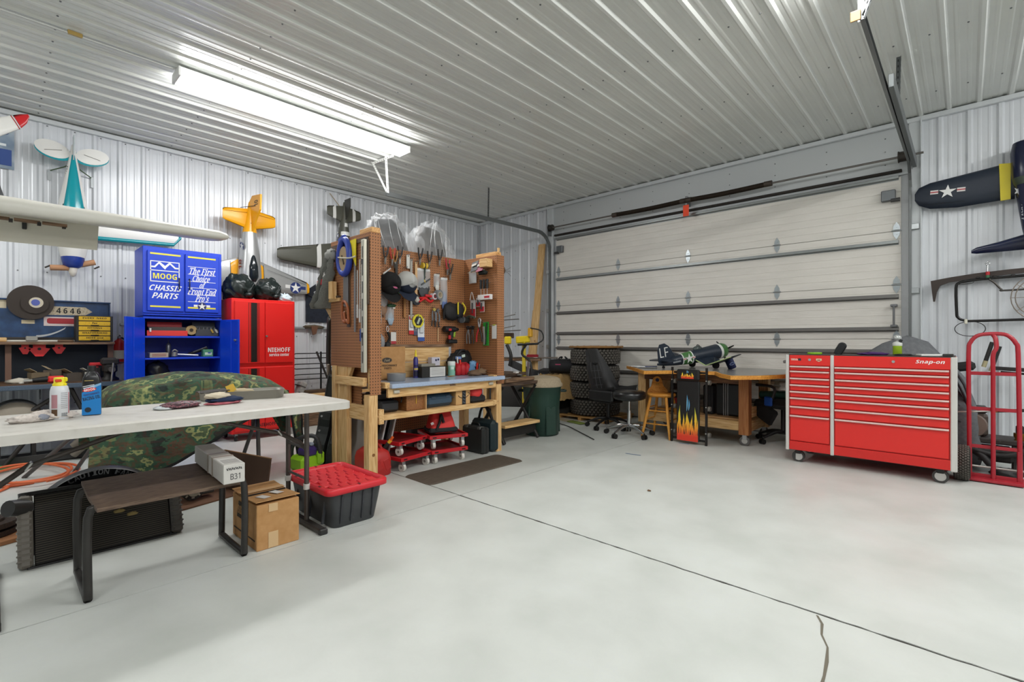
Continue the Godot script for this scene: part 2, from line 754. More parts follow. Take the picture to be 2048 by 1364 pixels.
	for z in [0.65, 1.35]:
		bx(cd, "strap", M("b79a55", 0.5, 0.3) if z == 0.65 else M("b9bab8", 0.4, 0.5), V(0, 0.005, z), V(0.03, 0.03, 0.09 if z == 0.65 else 0.02), 0.004)
	# strips of tape and crumbs on the floor
	var tapes := [[1265, V(4.86, 0.0, 2.31), 0.17, -36, "blue tape strip on the floor in the middle of the room"], [1380, V(5.02, 0.0, 1.41), 0.12, -35, "short dark tape strip on the floor before the flame creeper"]]
	for q in tapes:
		var o := bx(self, "tape_strip", M("4a6484", 0.6), Vector3.ZERO, V(q[2], 0.001, 0.022))
		o.position = q[1] + V(0, 0.001, 0)
		o.rotation_degrees.y = q[3] + 43
		tag(o, q[4], "tape")
	var lf := P(lump(Vector3.ZERO, V(0.016, 0.006, 0.012), 0.6, 4, 10, 6), "dry_leaf", M("6a4f36", 0.9), self)
	lf.position = V(5.58, 0, 3.35)
	tag(lf, "tiny brown dry leaf on the bare floor in the middle", "leaf")


func door() -> void:
	var d := Node3D.new()
	d.set_meta("kind", "structure")
	place(d, self, "door_1")
	d.position = V(4.46, 0, -0.02)
	var skin := N("door_skin", ntex("door_n", 0.012, [[0.0, "dedad2"], [1.0, "e7e3db"]], 9, 4), V(0.5, 2.0, 0.5), 0.42, 0.0)
	var hv := FastNoiseLite.new()
	hv.seed = 2
	hv.frequency = 0.03
	var ht := NoiseTexture2D.new()
	ht.width = 256; ht.height = 256
	ht.seamless = true
	ht.noise = hv
	skin.heightmap_enabled = true
	skin.heightmap_texture = ht
	skin.heightmap_scale = 0.25
	var galv := M("8f9392", 0.35, 0.7)
	var dark := M("7a7875", 0.4, 0.6)
	var prof := [Vector2(0.0, -0.02), Vector2(0.0, 0.0)]
	for i in 6:
		var y := 0.087 * (i + 1)
		prof.append_array([Vector2(y - 0.004, 0.0), Vector2(y, -0.003), Vector2(y + 0.004, 0.0)])
	prof.append_array([Vector2(0.602, 0.0), Vector2(0.606, -0.02)])
	var b := B.new()
	var rows := []
	for x in [-2.44, 2.44]:
		rows.append(prof.map(func(q): return Vector3(x, q.x, q.y)))
	b.sheet(rows, V(0, 0, -0.02), true)
	var sec: MeshInstance3D = null
	for i in 5:
		var x := Transform3D(Basis(), V(0, 0.01 + i * 0.608, 0.0))
		if sec == null:
			sec = P(b, "section", skin, d)
			sec.transform = x
		else:
			sec = shared(sec, d, "section", x)
		if i > 0:
			for hx in [-2.38, -1.165, 0.0, 1.18, 2.4]:
				var hb := B.new()
				hb.prism([Vector2(0, 0.1), Vector2(0.028, 0.05), Vector2(0.032, 0.012), Vector2(-0.032, 0.012), Vector2(-0.028, 0.05)], 0.001, 0.006)
				hb.prism([Vector2(0, -0.1), Vector2(-0.028, -0.05), Vector2(-0.032, -0.012), Vector2(0.032, -0.012), Vector2(0.028, -0.05)], 0.001, 0.006)
				hb.cyl(V(-0.045, 0, 0.008), V(0.045, 0, 0.008), 0.007, -1, 8)
				for sy in [-0.04, 0.04]:
					hb.cyl(V(0, sy, 0.005), V(0, sy, 0.012), 0.007, -1, 6)
				var h := P(hb, "hinge", M("a4abae", 0.3, 0.75), sec)
				h.position = V(hx, 0, 0.002)
	# struts
	for q in [[3.035, 0], [2.31, 0], [1.70, 1], [1.335, 1], [1.075, 1], [0.70, 1], [0.4, 1]]:
		var sb := B.new()
		sb.t = Transform3D(Basis(Vector3(0, 0, 1), Vector3(0, 1, 0), Vector3(-1, 0, 0)), V(0, q[0], 0))
		sb.prism([Vector2(0, 0.028), Vector2(0.004, 0.028), Vector2(0.004, 0.016), Vector2(0.05, 0.013), Vector2(0.05, -0.013), Vector2(0.004, -0.016), Vector2(0.004, -0.028), Vector2(0, -0.028)], -2.42, 2.42)
		P(sb, "strut", galv if q[1] == 0 else dark, d)
	bx(d, "top_seal", M("29241f", 0.8), V(0, 3.10, 0.03), V(4.9, 0.03, 0.05), 0.004)
	for q in [[-2.33, 2.84], [2.33, 2.84]]:
		var fx := bx(d, "top_fixture", M("6f7375", 0.4, 0.7), V(q[0], q[1], 0.03), V(0.13, 0.12, 0.06), 0.006)
		cy(fx, "roller", M("3a3a3a", 0.4), V(q[0] * 1.01, q[1] - 0.06, 0.05), V(q[0] * 1.045, q[1] - 0.06, 0.05), 0.022)
	# lock bar near the right jamb
	var lk := B.new()
	lk.cyl(V(2.38, 1.36, 0.06), V(2.38, 1.60, 0.06), 0.01)
	lk.box(V(2.38, 1.6, 0.03), V(0.06, 0.025, 0.08), 0.003)
	lk.box(V(2.38, 1.37, 0.03), V(0.06, 0.025, 0.08), 0.003)
	P(lk, "lift_handle", M("77787a", 0.4, 0.7), d)

	# tracks
	for s in [-1, 1]:
		var x: float = 4.46 + s * 2.515
		var side: String = "left" if s < 0 else "right"
		var tr := T("door_track", "galvanised garage door track at the %s jamb, curving up to the ceiling" % ("hand truck's" if s > 0 else "lumber's"), "door track", V(x, 0, 0))
		var zt := 3.45
		var pts := [V(0, 0.0, 0.05), V(0, 1.5, 0.05), V(0, 2.75, 0.05)]
		for i in 7:
			var a := deg_to_rad(15.0 * i)
			pts.append(V(0, 2.8 + sin(a) * 0.33, 0.05 + 0.33 - cos(a) * 0.33))
		pts.append(V(0, 3.115, zt))
		var b2 := B.new()
		# channel swept along the path: outline in (side, normal)
		var rings := []
		for i in pts.size():
			var dr: Vector3 = (pts[mini(i + 1, pts.size() - 1)] - pts[maxi(i - 1, 0)]).normalized()
			var nr := dr.cross(Vector3.RIGHT).normalized()
			var out := []
			for o in [[0.0, -0.028], [-0.022, -0.028], [-0.022, -0.025], [0.0, -0.025], [0.004, 0.025], [-0.022, 0.025], [-0.022, 0.028], [0.007, 0.028]]:
				out.append(pts[i] + Vector3.RIGHT * (o[0] * -s) + nr * o[1])
			rings.append(out)
		b2.loft(rings, true, true, true)
		P(b2, "channel", M("757878", 0.4, 0.7), tr)
		for y in [0.4, 1.1, 1.75, 2.45]:
			bx(tr, "jamb_bracket", M("aeb2b3", 0.3, 0.7), V(s * 0.045, y, 0.048), V(0.08, 0.06, 0.05), 0.003)
		bx(tr, "flag_bracket", M("b7bcbe", 0.3, 0.7), V(s * 0.035, 2.72, 0.03), V(0.06, 0.34, 0.006), 0.002)
		# hangers
		var hang := M("9fa2a2", 0.35, 0.7)
		if s < 0:
			hang = M("d2d2ce", 0.4, 0.3)
			for q in [[V(-0.44, 3.64, 3.4), V(0.03, 3.64, 3.36)], [V(-0.4, 3.63, 3.4), V(0.0, 3.12, 3.42)], [V(-0.1, 3.63, 3.38), V(0.01, 3.12, 3.42)]]:
				perforated(tr, q[0], q[1], hang)
			perforated(tr, V(-0.06, 3.64, 1.53), V(0.0, 3.14, 1.6), M("6a6c6c", 0.4, 0.6))
		else:
			bx(tr, "stiffener_angle", M("666a6a", 0.45, 0.6), V(0.05, 3.135, 1.24), V(0.035, 0.1, 2.28), 0.003)
			perforated(tr, V(0.05, 3.64, 1.62), V(0.03, 3.15, 1.5), M("5f6262", 0.4, 0.6))
			perforated(tr, V(-0.05, 3.64, 2.9), V(0.02, 3.09, 3.43), hang)
			perforated(tr, V(0.2, 3.64, 3.4), V(0.02, 3.09, 3.43), hang)
			bx(tr, "end_stop", M("b08a5a", 0.5, 0.4), V(-0.02, 3.115, 3.46), V(0.05, 0.06, 0.01), 0.002)
	# torsion shaft and springs
	var ts := T("torsion_shaft", "long steel torsion shaft above the garage door with two springs", "shaft", V(0, 3.22, 0.13))
	tb(ts, "shaft", M("76726d", 0.35, 0.7), [V(1.95, 0, 0), V(7.1, 0, 0)], 0.0125)
	var coil := M("33291f", 0.5, 0.5)
	for q in [[3.32, 4.46], [4.52, 5.58]]:
		var pts := []
		var n := 150
		for i in n * 6 + 1:
			var a := TAU * i / 6.0
			var u := float(i) / (n * 6)
			pts.append(V(lerpf(q[0], q[1], u), cos(a) * 0.031 - sin(u * PI) * 0.01, sin(a) * 0.031))
		var sp := P(B.new().tube(pts, 0.0045, 4), "spring", coil, ts)
		cy(sp, "cone", M("4a413a", 0.5, 0.5), V(q[0] - 0.04, 0, 0), V(q[0] + 0.05, 0, 0), 0.036)
		cy(sp, "cone", M("4a413a", 0.5, 0.5), V(q[1] - 0.05, 0, 0), V(q[1] + 0.04, 0, 0), 0.036)
	bx(ts, "centre_bracket", M("8a8c8c", 0.4, 0.6), V(4.49, 0.0, -0.07), V(0.03, 0.13, 0.13), 0.004)
	for x in [2.03, 6.93]:
		var dr := B.new()
		dr.cyl(V(x - 0.04, 0, 0), V(x + 0.03, 0, 0), 0.055, -1, 20)
		dr.cyl(V(x - 0.045, 0, 0), V(x - 0.035, 0, 0), 0.062, -1, 20)
		P(dr, "cable_drum", M("3c3833", 0.5, 0.5), ts)
		bx(ts, "bearing_plate", M("7c7f80", 0.4, 0.6), V(x + (-0.07 if x < 4 else 0.07), -0.03, -0.04), V(0.005, 0.2, 0.12), 0.001)
	var wt := bx(self, "warning_tag", M("f2502c", 0.6), V(0, -0.1, 0), V(0.085, 0.16, 0.003), 0.001)
	wt.position = V(4.5, 3.17, 0.15)
	tag(wt, "bright orange warning tag hanging from the torsion springs", "tag")


func perforated(parent: Node, a: Vector3, b: Vector3, m: Material) -> void:
	# slotted angle iron: two narrow flanges with dark slots
	var d := (b - a)
	var l := d.length()
	d = d.normalized()
	var u := d.cross(Vector3.RIGHT if absf(d.x) < 0.8 else Vector3.BACK).normalized()
	var w := d.cross(u)
	var bb := B.new()
	bb.t = Transform3D(Basis(u, d, w), a)
	bb.box(V(0.016, l / 2, 0), V(0.032, l, 0.003))
	bb.box(V(0, l / 2, 0.016), V(0.003, l, 0.032))
	var o := P(bb, "angle_iron", m, parent)
	var sb := B.new()
	sb.t = bb.t
	for i in int(l / 0.045):
		sb.box(V(0.018, 0.03 + i * 0.045, 0), V(0.009, 0.018, 0.0045))
		sb.box(V(0, 0.03 + i * 0.045, 0.018), V(0.0045, 0.018, 0.009))
	P(sb, "slots", M("333434", 0.8), o, "stuff")


func rod_ring(y: float, rz: float, rx: float, cx: float, k := 18) -> Array:
	var out := []
	for i in k:
		var a := TAU * i / k
		out.append(V(cx + cos(a) * rx, y, sin(a) * rz))
	return out


func fuselage(root: Node, called: String, m: Material, secs: Array) -> MeshInstance3D:
	return P(B.new().loft(secs.map(func(s): return rod_ring(s[0], s[1], s[2], s[3]))), called, m, root)


# wing sections: [z, trailing y, leading y, thickness, x]
func wing(root: Node, called: String, m: Material, secs: Array, turn := Transform3D()) -> MeshInstance3D:
	var rings := []
	for s in secs:
		var rg := []
		for q in [[1.0, 0.0], [0.75, 0.25], [0.45, 0.45], [0.2, 0.45], [0.05, 0.25], [0.0, 0.0], [0.05, -0.2], [0.2, -0.3], [0.45, -0.3], [0.75, -0.15]]:
			rg.append(V(s[4] + q[1] * s[3], lerpf(s[2], s[1], q[0]), s[0]))
		rings.append(rg)
	var b := B.new()
	b.t = turn
	return P(b.loft(rings), called, m, root)


func insignia(root: Node, c: Transform3D, r: float, blue: String, bars: Array, ring_too := true) -> void:
	if ring_too:
		pl(root, "roundel", M(blue, 0.4), disc(r, 24), c, 0.001)
	for s in [-1, 1]:
		pl(root, "insignia_bar", M(bars[0 if s < 0 else 1], 0.4), rect(r * 0.85, r * 0.55, Vector2(s * r * 1.4, r * 0.1)), c, 0.001)
		if bars.size() > 2:
			pl(root, "insignia_stripe", M(bars[2], 0.4), rect(r * 0.85, r * 0.16, Vector2(s * r * 1.4, r * 0.1)), c.translated_local(V(0, 0, 0.0008)), 0.001)
	pl(root, "star", M("e9e9e6", 0.4), star(r * 0.97), c.translated_local(V(0, 0, 0.001)), 0.001)


func left_wall_things() -> void:
	var face := Transform3D(Basis(Vector3(0, 0, -1), Vector3.UP, Vector3(1, 0, 0)), Vector3.ZERO)  # faces +x
	var white := M("dcdbd4", 0.3)
	# poster
	var po := T("poster", "grey and blue poster pinned high on the left wall behind the wing tip", "poster", V(0.022, 3.02, 6.86))
	bx(po, "sheet", N("poster", ntex("poster_n", 0.01, [[0.2, "6f8297"], [0.8, "a5afb8"]], 3), V(1, 1, 1), 0.5), V(0, 0.23, 0.05), V(0.004, 0.46, 0.26))
	bx(po, "panel", M("2c4a8c", 0.5), V(0.003, 0.12, 0.03), V(0.003, 0.17, 0.18))
	pl(po, "badge", M("1d3566", 0.5), disc(0.07, 20, Vector2.ZERO, 0.028), face.translated(V(0.003, 0.38, 0.03)))
	pl(po, "plate", M("dfe4e6", 0.5), rect(0.08, 0.025), face.translated(V(0.003, 0.25, 0.02)))
	# white wing with a red tip, high on the left
	var rt := T("model_wing", "white model aeroplane wing with red tip high at the left wall", "model wing", V(0.55, 3.2, 6.65))
	var tip := Transform3D(Basis(Vector3(1, 0, 0), deg_to_rad(-38)), Vector3.ZERO)
	wing(rt, "wing_panel", M("e2e1dc", 0.25), [[0.09, 0.165, 0.035, 0.03, 0.02], [0.35, 0.16, -0.02, 0.035, 0.02], [1.3, 0.16, -0.1, 0.05, 0.02]], Transform3D(Basis(Vector3(1, 0, 0), deg_to_rad(28)), V(0, 0.12, 0)))
	wing(rt, "red_tip", M("c9262b", 0.25), [[-0.03, 0.155, 0.13, 0.01, 0.02], [0.02, 0.165, 0.075, 0.02, 0.02], [0.083, 0.166, 0.04, 0.031, 0.02]], Transform3D(Basis(Vector3(1, 0, 0), deg_to_rad(28)), V(0, 0.12, 0)))
	wing(rt, "pinstripe", M("a02428", 0.3), [[0.096, 0.167, 0.033, 0.034, 0.02], [0.104, 0.167, 0.032, 0.034, 0.02]], Transform3D(Basis(Vector3(1, 0, 0), deg_to_rad(28)), V(0, 0.12, 0)))
	tb(rt, "hanger", M("3a3a3a", 0.6), [V(0.02, -0.2, 0.9), V(0.02, 0.42, 0.9)], 0.006)

	# teal and white model aeroplane, tail up
	var tp := T("model_aeroplane", "teal and white model aeroplane hung tail up behind the big white wing", "model aeroplane", V(0.0, 1.95, 6.33), 0, "model aeroplanes hung on the walls")
	var teal := M("0f8f9b", 0.2)
	var wht := M("e4e3de", 0.25)
	fuselage(tp, "body", wht, [[0.12, 0.08, 0.08, 0.2], [0.2, 0.11, 0.11, 0.2], [0.4, 0.145, 0.14, 0.2], [0.62, 0.14, 0.135, 0.2], [0.8, 0.115, 0.115, 0.2], [1.0, 0.08, 0.09, 0.2], [1.25, 0.04, 0.05, 0.2], [1.42, 0.012, 0.03, 0.2]])
	fuselage(tp, "teal_decking", teal, [[0.5, 0.06, 0.06, 0.3], [0.65, 0.095, 0.045, 0.3], [0.8, 0.075, 0.035, 0.29], [0.95, 0.055, 0.025, 0.275], [1.1, 0.038, 0.016, 0.258], [1.3, 0.012, 0.01, 0.243]])
	fuselage(tp, "canopy", M("38454a", 0.08), [[0.44, 0.03, 0.02, 0.31], [0.5, 0.1, 0.06, 0.295], [0.62, 0.115, 0.06, 0.285], [0.74, 0.09, 0.04, 0.275], [0.82, 0.03, 0.01, 0.26]])
	fuselage(tp, "cowl", M("28408f", 0.25), [[0.06, 0.05, 0.05, 0.2], [0.085, 0.085, 0.085, 0.2], [0.15, 0.098, 0.1, 0.2], [0.2, 0.103, 0.104, 0.2]])
	var sp := B.new()
	sp.slathe([[0.0, -0.13], [0.02, -0.12], [0.035, -0.08], [0.042, -0.03]], 16, V(0.2, 0.09, 0))
	P(sp, "spinner", M("d9d3c8", 0.3), tp)
	for s in [-1, 1]:
		cy(tp, "foam_sleeve", M("b88a66", 0.9), V(0.2, 0.075 - s * 0.018, s * 0.035), V(0.2, 0.075 - s * 0.05 + 0.02, s * 0.185), 0.031)
		cy(tp, "propeller_blade", M("2a2420", 0.5), V(0.2, 0.07, s * 0.18), V(0.2, 0.05 + s * -0.03 + 0.02, s * 0.225), 0.008)
		var e := B.new()
		e.t = Transform3D(Basis(Vector3(0, 0, -1), Vector3.UP, Vector3(1, 0, 0)), V(0.21, 1.33, s * 0.165)) * Transform3D(Basis(Vector3(0, 0, 1), -s * 0.2), Vector3.ZERO)
		e.prism(disc(0.145, 28, Vector2.ZERO, 0.088), -0.004, 0.008)
		P(e, "tailplane", wht, tp)
		var e2 := B.new()
		e2.t = e.t.translated_local(V(s * 0.012, -0.016, -0.003))
		e2.prism(disc(0.155, 28, Vector2.ZERO, 0.088), -0.004, 0.008)
		P(e2, "tailplane_edge", teal, tp)
		tb(tp, "hinge_line", M("50483f", 0.7), [V(0.221, 1.335 + 0.02 * s * 0, s * 0.09), V(0.221, 1.335 - 0.03, s * 0.23)], 0.0022, 0, 4)
		tb(tp, "bungee", M("4c5f43", 0.8), [V(0.25, 1.21, 0), V(0.12, 1.18, s * 0.07), V(0.03, 1.14, s * 0.17)], 0.006)
		bx(tp, "hook_plate", M("9b9fa1", 0.4, 0.6), V(0.022, 1.09, s * 0.18), V(0.004, 0.12, 0.025))
		wing(tp, "wing", wht, [[s * 0.06, 0.66, 0.42, 0.05, 0.12], [s * 0.95, 0.62, 0.46, 0.04, 0.13], [s * 1.0, 0.6, 0.5, 0.02, 0.14]])
		wing(tp, "wing_leading_edge", teal, [[s * 0.06, 0.47, 0.40, 0.06, 0.12], [s * 0.95, 0.50, 0.44, 0.05, 0.13], [s * 1.03, 0.63, 0.54, 0.03, 0.14]])
	var fn := B.new()
	fn.prism([Vector2(0.21, 1.2), Vector2(0.3, 1.28), Vector2(0.36, 1.4), Vector2(0.33, 1.5), Vector2(0.22, 1.5)], -0.005, 0.005)
	P(fn, "fin", M("b9c1c3", 0.3), tp)
	var rv := B.new()
	for i in 8:
		rv.box(V(0.21 + i * 0.004, 0.98 + i * 0.026, 0.075 - i * 0.004), V(0.006, 0.014, 0.006))
	P(rv, "lettering", M("5b5b5b", 0.6), tp)

	# the large white wing in the foreground
	var bw := T("large_wing", "large off-white aircraft wing with lowered flap reaching in from the left", "aircraft wing", V(2.7, 1.985, 5.58))
	var skin := N("wing_skin", ntex("wing_n", 0.01, [[0.0, "d6d3c8"], [1.0, "dfddd4"]], 5), V(1, 1, 1), 0.35)
	var lev := func(secs: Array, m: Material, called: String) -> void:
		var rings := []
		for s in secs:   # [z, leading x, trailing x, thickness, y]
			var rg := []
			for q in [[0.0, 0.0], [0.03, 0.45], [0.12, 0.8], [0.35, 1.0], [0.7, 0.6], [1.0, 0.08], [1.0, -0.08], [0.7, -0.3], [0.35, -0.5], [0.12, -0.62], [0.03, -0.4]]:
				rg.append(V(lerpf(s[1], s[2], q[0]), s[4] + q[1] * s[3], s[0]))
			rings.append(rg)
		P(B.new().loft(rings), called, m, bw)
	lev.call([[0.0, 0.22, 0.02, 0.012, 0.085], [0.02, 0.25, -0.01, 0.035, 0.085], [0.08, 0.26, -0.06, 0.05, 0.087], [0.78, 0.19, -0.13, 0.066, 0.1], [1.35, 0.1, -0.2, 0.08, 0.115], [2.1, 0.0, -0.3, 0.09, 0.13]], skin, "wing_panel")
	var fl := B.new()
	fl.sheet([[V(-0.12, 0.10, 0.8), V(-0.2, 0.115, 1.35), V(-0.32, 0.13, 2.1)], [V(-0.2, -0.08, 0.8), V(-0.28, -0.075, 1.35), V(-0.42, -0.07, 2.1)]], V(-0.03, 0.008, 0))
	P(fl, "flap", N("flap_skin", ntex("flap_n", 0.01, [[0.0, "c4c0b0"], [1.0, "cdc9bb"]], 6), V(1, 1, 1), 0.5), bw)
	var hs := B.new()
	for q in [[0.98, 1.12], [1.12, 1.26], [1.27, 1.5]]:
		hs.box(V(-0.05 - (q[0] - 0.98) * 0.14, 0.052 + (q[0] - 0.98) * 0.02, (q[0] + q[1]) / 2), V(0.03, 0.02, q[1] - q[0] - 0.01))
	P(hs, "hinge_bay", W("old", 2), bw)
	for z in [1.0, 1.13, 1.27]:
		bx(bw, "hinge", M("2e2a27", 0.6), V(-0.07, 0.045, z), V(0.035, 0.022, 0.02))
	bx(bw, "control_horn", M("2d2d2d", 0.5), V(-0.19, 0.04, 1.2), V(0.02, 0.05, 0.025), 0.004)
	tb(bw, "strap", M("8a8a84", 0.8), [V(-0.1, 0.2, 2.0), V(-0.1, 1.66, 2.0)], 0.008)
	tb(bw, "strap", M("8a8a84", 0.8), [V(-0.1, 0.2, 1.75), V(-0.1, 1.66, 1.75)], 0.008)
	# black blade at the very edge
	var bl := T("grey_board", "dark grey panel leaning on the wall at the far left under the poster", "panel", V(0.0, 2.6, 6.93))
	bx(bl, "sheet", M("4a4c4e", 0.5), V(0.03, 0.17, 0.0), V(0.02, 0.34, 0.12), 0.004, V(15, 0, 0))

	# yellow and silver fighter
	var yp := T("model_aeroplane", "silver and yellow model fighter hung tail up above the red cabinet", "model aeroplane", V(0.06, 1.55, 4.55), 5, "model aeroplanes hung on the walls")
	var yel := M("eda60f", 0.3)
	var silv := M("b7b8b8", 0.28, 0.55)
	fuselage(yp, "body", silv, [[0.0, 0.02, 0.02, 0.2], [0.04, 0.06, 0.06, 0.2], [0.25, 0.135, 0.13, 0.2], [0.55, 0.15, 0.14, 0.2], [0.85, 0.125, 0.12, 0.2], [1.13, 0.09, 0.09, 0.2]])
	fuselage(yp, "yellow_tail", yel, [[1.13, 0.091, 0.091, 0.2], [1.3, 0.06, 0.07, 0.205], [1.55, 0.014, 0.03, 0.21]])
	fuselage(yp, "canopy", M("20262a", 0.06), [[0.45, 0.03, 0.02, 0.32], [0.52, 0.062, 0.06, 0.32], [0.66, 0.058, 0.06, 0.31], [0.78, 0.035, 0.035, 0.3], [0.86, 0.008, 0.01, 0.295]])
	bx(yp, "cockpit_figure", M("b2553a", 0.7), V(0.34, 0.53, -0.005), V(0.04, 0.05, 0.08), 0.01)
	for s in [-1, 1]:
		wing(yp, "tailplane", yel, [[0.0, 1.46, 1.17, 0.03, 0.21], [s * 0.31, 1.42, 1.25, 0.022, 0.21], [s * 0.345, 1.40, 1.27, 0.014, 0.21]])
		wing(yp, "wing", silv, [[s * 0.08, 0.8, 0.32, 0.06, 0.12], [s * 0.86, 0.54, 0.36, 0.035, 0.13]])
		wing(yp, "wing_band", yel, [[s * 0.115, 0.79, 0.315, 0.068, 0.12], [s * 0.215, 0.756, 0.321, 0.064, 0.121]])
		wing(yp, "wing_band_edge", M("1f1f22"), [[s * 0.215, 0.758, 0.319, 0.067, 0.121], [s * 0.223, 0.756, 0.32, 0.067, 0.121]])
		wing(yp, "wing_tip", yel, [[s * 0.86, 0.54, 0.36, 0.036, 0.13], [s * 0.9, 0.51, 0.38, 0.022, 0.13]])
		tb(yp, "aileron_gap", M("55575a", 0.6), [V(0.155, 0.66, s * 0.26), V(0.146, 0.5, s * 0.84)], 0.002, 0, 4)
		tb(yp, "hinge_line", M("8f6408", 0.6), [V(0.223, 1.40, s * 0.04), V(0.218, 1.375, s * 0.33)], 0.0018, 0, 4)
	insignia(yp, face * Transform3D(Basis(Vector3(0, 0, 1), -0.03), V(0.68, 0.44, 0.148)), 0.085, "27366f", ["e3e3e0", "27366f"])
	insignia(yp, Transform3D(Basis(Vector3(0, -0.2, 0.98).cross(Vector3(1, 0, 0)).normalized() * -1.0, Vector3(1, 0, 0), Vector3.BACK), V(0.24, 0.93, 0.118)), 0.055, "27366f", ["e3e3e0", "e3e3e0"])
	var fin := B.new()
	fin.prism([Vector2(0.26, 1.1), Vector2(0.40, 1.28), Vector2(0.52, 1.40), Vector2(0.54, 1.60), Vector2(0.3, 1.62), Vector2(0.21, 1.55)], -0.012, 0.012)
	P(fin, "fin", yel, yp)
	txt(yp, "10", 0.08, 0.1, M("5a4a30"), Transform3D(Basis(Vector3(0, 1, 0), Vector3(-1, 0, 0), Vector3.BACK), V(0.42, 1.5, 0.013)), "Droid Sans", true)
	txt(yp, "10", 0.13, 0.08, M("8a2f2a"), Transform3D(Basis(Vector3(0, 1, 0), Vector3(-1, 0, 0), Vector3.BACK), V(0.24, 0.68, 0.142)), "Droid Sans", true)
	tb(yp, "tie_cord", M("3a342c", 0.8), [V(0.03, 1.27, -0.1), V(0.29, 1.25, 0.0), V(0.03, 1.28, 0.12)], 0.006, 4)
	tb(yp, "tie_cord", M("3a342c", 0.8), [V(0.03, 1.5, -0.05), V(0.4, 1.48, -0.012), V(0.38, 1.47, 0.014), V(0.03, 1.5, 0.05)], 0.004)

	# olive fighter
	var op := T("model_aeroplane", "olive drab model fighter with invasion stripes hung behind the pegboard", "model aeroplane", V(0.0, 2.1, 3.13), 0, "model aeroplanes hung on the walls")
	var ol := M("4a4a40", 0.45)
	var ow := M("d5d5d1", 0.45)
	fuselage(op, "body", ol, [[0.0, 0.03, 0.03, 0.2], [0.1, 0.12, 0.11, 0.2], [0.4, 0.13, 0.135, 0.2], [0.7, 0.1, 0.11, 0.21], [1.0, 0.06, 0.07, 0.22], [1.3, 0.012, 0.02, 0.23]])
	for i in 3:
		var y := 0.62 + i * 0.14
		var r := 0.116 - i * 0.019
		fuselage(op, "stripe", ow, [[y, r * 0.93, r * 1.22, 0.206], [y + 0.06, (r - 0.008) * 0.93, (r - 0.009) * 1.24, 0.209]])
	for s in [-1, 1]:
		wing(op, "tailplane", ol, [[0.0, 1.24, 0.96, 0.025, 0.23], [s * 0.26, 1.2, 1.05, 0.02, 0.23], [s * 0.285, 1.18, 1.07, 0.012, 0.23]])
		wing(op, "tail_stripe", ow, [[s * 0.14, 1.222, 1.008, 0.026, 0.23], [s * 0.19, 1.215, 1.025, 0.025, 0.23]])
		wing(op, "wing", ol, [[s * 0.08, 0.66, 0.2, 0.05, 0.12], [s * 0.94, 0.47, 0.29, 0.03, 0.13], [s * 0.99, 0.44, 0.32, 0.015, 0.13]])
		wing(op, "wing_stripe", ow, [[s * 0.33, 0.607, 0.224, 0.05, 0.124], [s * 0.4, 0.592, 0.232, 0.049, 0.124]])
		tb(op, "aileron_gap", M("2f2f2a", 0.6), [V(0.155, 0.52, s * 0.5), V(0.146, 0.45, s * 0.9)], 0.002, 0, 4)
	var of := B.new()
	of.prism([Vector2(0.25, 0.98), Vector2(0.35, 1.08), Vector2(0.42, 1.2), Vector2(0.42, 1.33), Vector2(0.25, 1.33)], -0.007, 0.007)
	P(of, "fin", M("33332e", 0.45), op)
	insignia(op, Transform3D(Basis(Vector3(0, 1, 0), Vector3(-1, 0, 0), Vector3.BACK), V(0.2, 0.76, 0.094)), 0.035, "27366f", ["dcdcd8", "dcdcd8"])
	tb(op, "hanging_cord", M("9c8d72", 0.8), [V(0.25, 1.0, 0), V(0.12, 1.25, 0.02), V(0.01, 1.46, 0.13)], 0.006)

	# dark cloth banners
	var navy := N("navy_cloth", ntex("navy_n", 0.02, [[0.0, "181c26"], [1.0, "242a38"]], 6), V(3, 3, 3), 0.9)
	var b1 := T("banner", "dark banner with white script pinned to the wall behind the pegboard", "banner", V(0.022, 1.49, 3.66))
	var rows := []
	for i in 6:
		var r := []
		for j in 9:
			r.append(V(0.004 + 0.008 * sin(j * 1.3 + i * 0.4), 0.47 - i * 0.094, -j * 0.068))
		rows.append(r)
	P(B.new().sheet(rows, V(-0.002, 0, 0)), "cloth", navy, b1)
	for q in [[0.33, 0.10, 4], [0.28, 0.12, 6]]:
		var pts := []
		for i in q[2] * 8 + 1:
			pts.append(V(0.018, q[0] + 0.016 * sin(i * 1.57) + 0.008 * sin(i * 0.7), -q[1] - i * 0.0065))
		tb(b1, "script_line", M("b9bcc2", 0.7), pts, 0.0022, 0, 4)
	var b2 := T("t_shirt", "black t-shirt with white print hung on the wall under the olive wing", "t-shirt", V(0.03, 1.86, 3.64))
	var sh := B.new()
	sh.t = face
	sh.prism([Vector2(0.0, 0.05), Vector2(0.02, 0.14), Vector2(0.2, 0.27), Vector2(0.36, 0.28), Vector2(0.36, -0.02), Vector2(0.12, 0.0)], 0.0, 0.02)
	P(sh, "cloth", M("1c2028", 0.9), b2)
	txt(b2, "SL MU", 0.2, 0.06, M("d9dadb", 0.7), face.translated(V(0.022, 0.08, -0.2)), "Droid Serif", true)
	var st := B.new()
	st.t = face.translated(V(0.021, 0, 0))
	for i in 3:
		st.prism([Vector2(0.1 + i * 0.03, 0.03 - i * 0.005), Vector2(0.16 + i * 0.03, 0.0), Vector2(0.2 + i * 0.03, 0.0), Vector2(0.13 + i * 0.03, 0.035)], 0, 0.001)
	P(st, "print_stripes", M("cfd0d2", 0.7), b2)
	pl(b2, "print_ring", M("d9dadb", 0.7), disc(0.04, 20, Vector2.ZERO, 0.022), face.translated(V(0.0215, 0.2, -0.25)), 0.001)
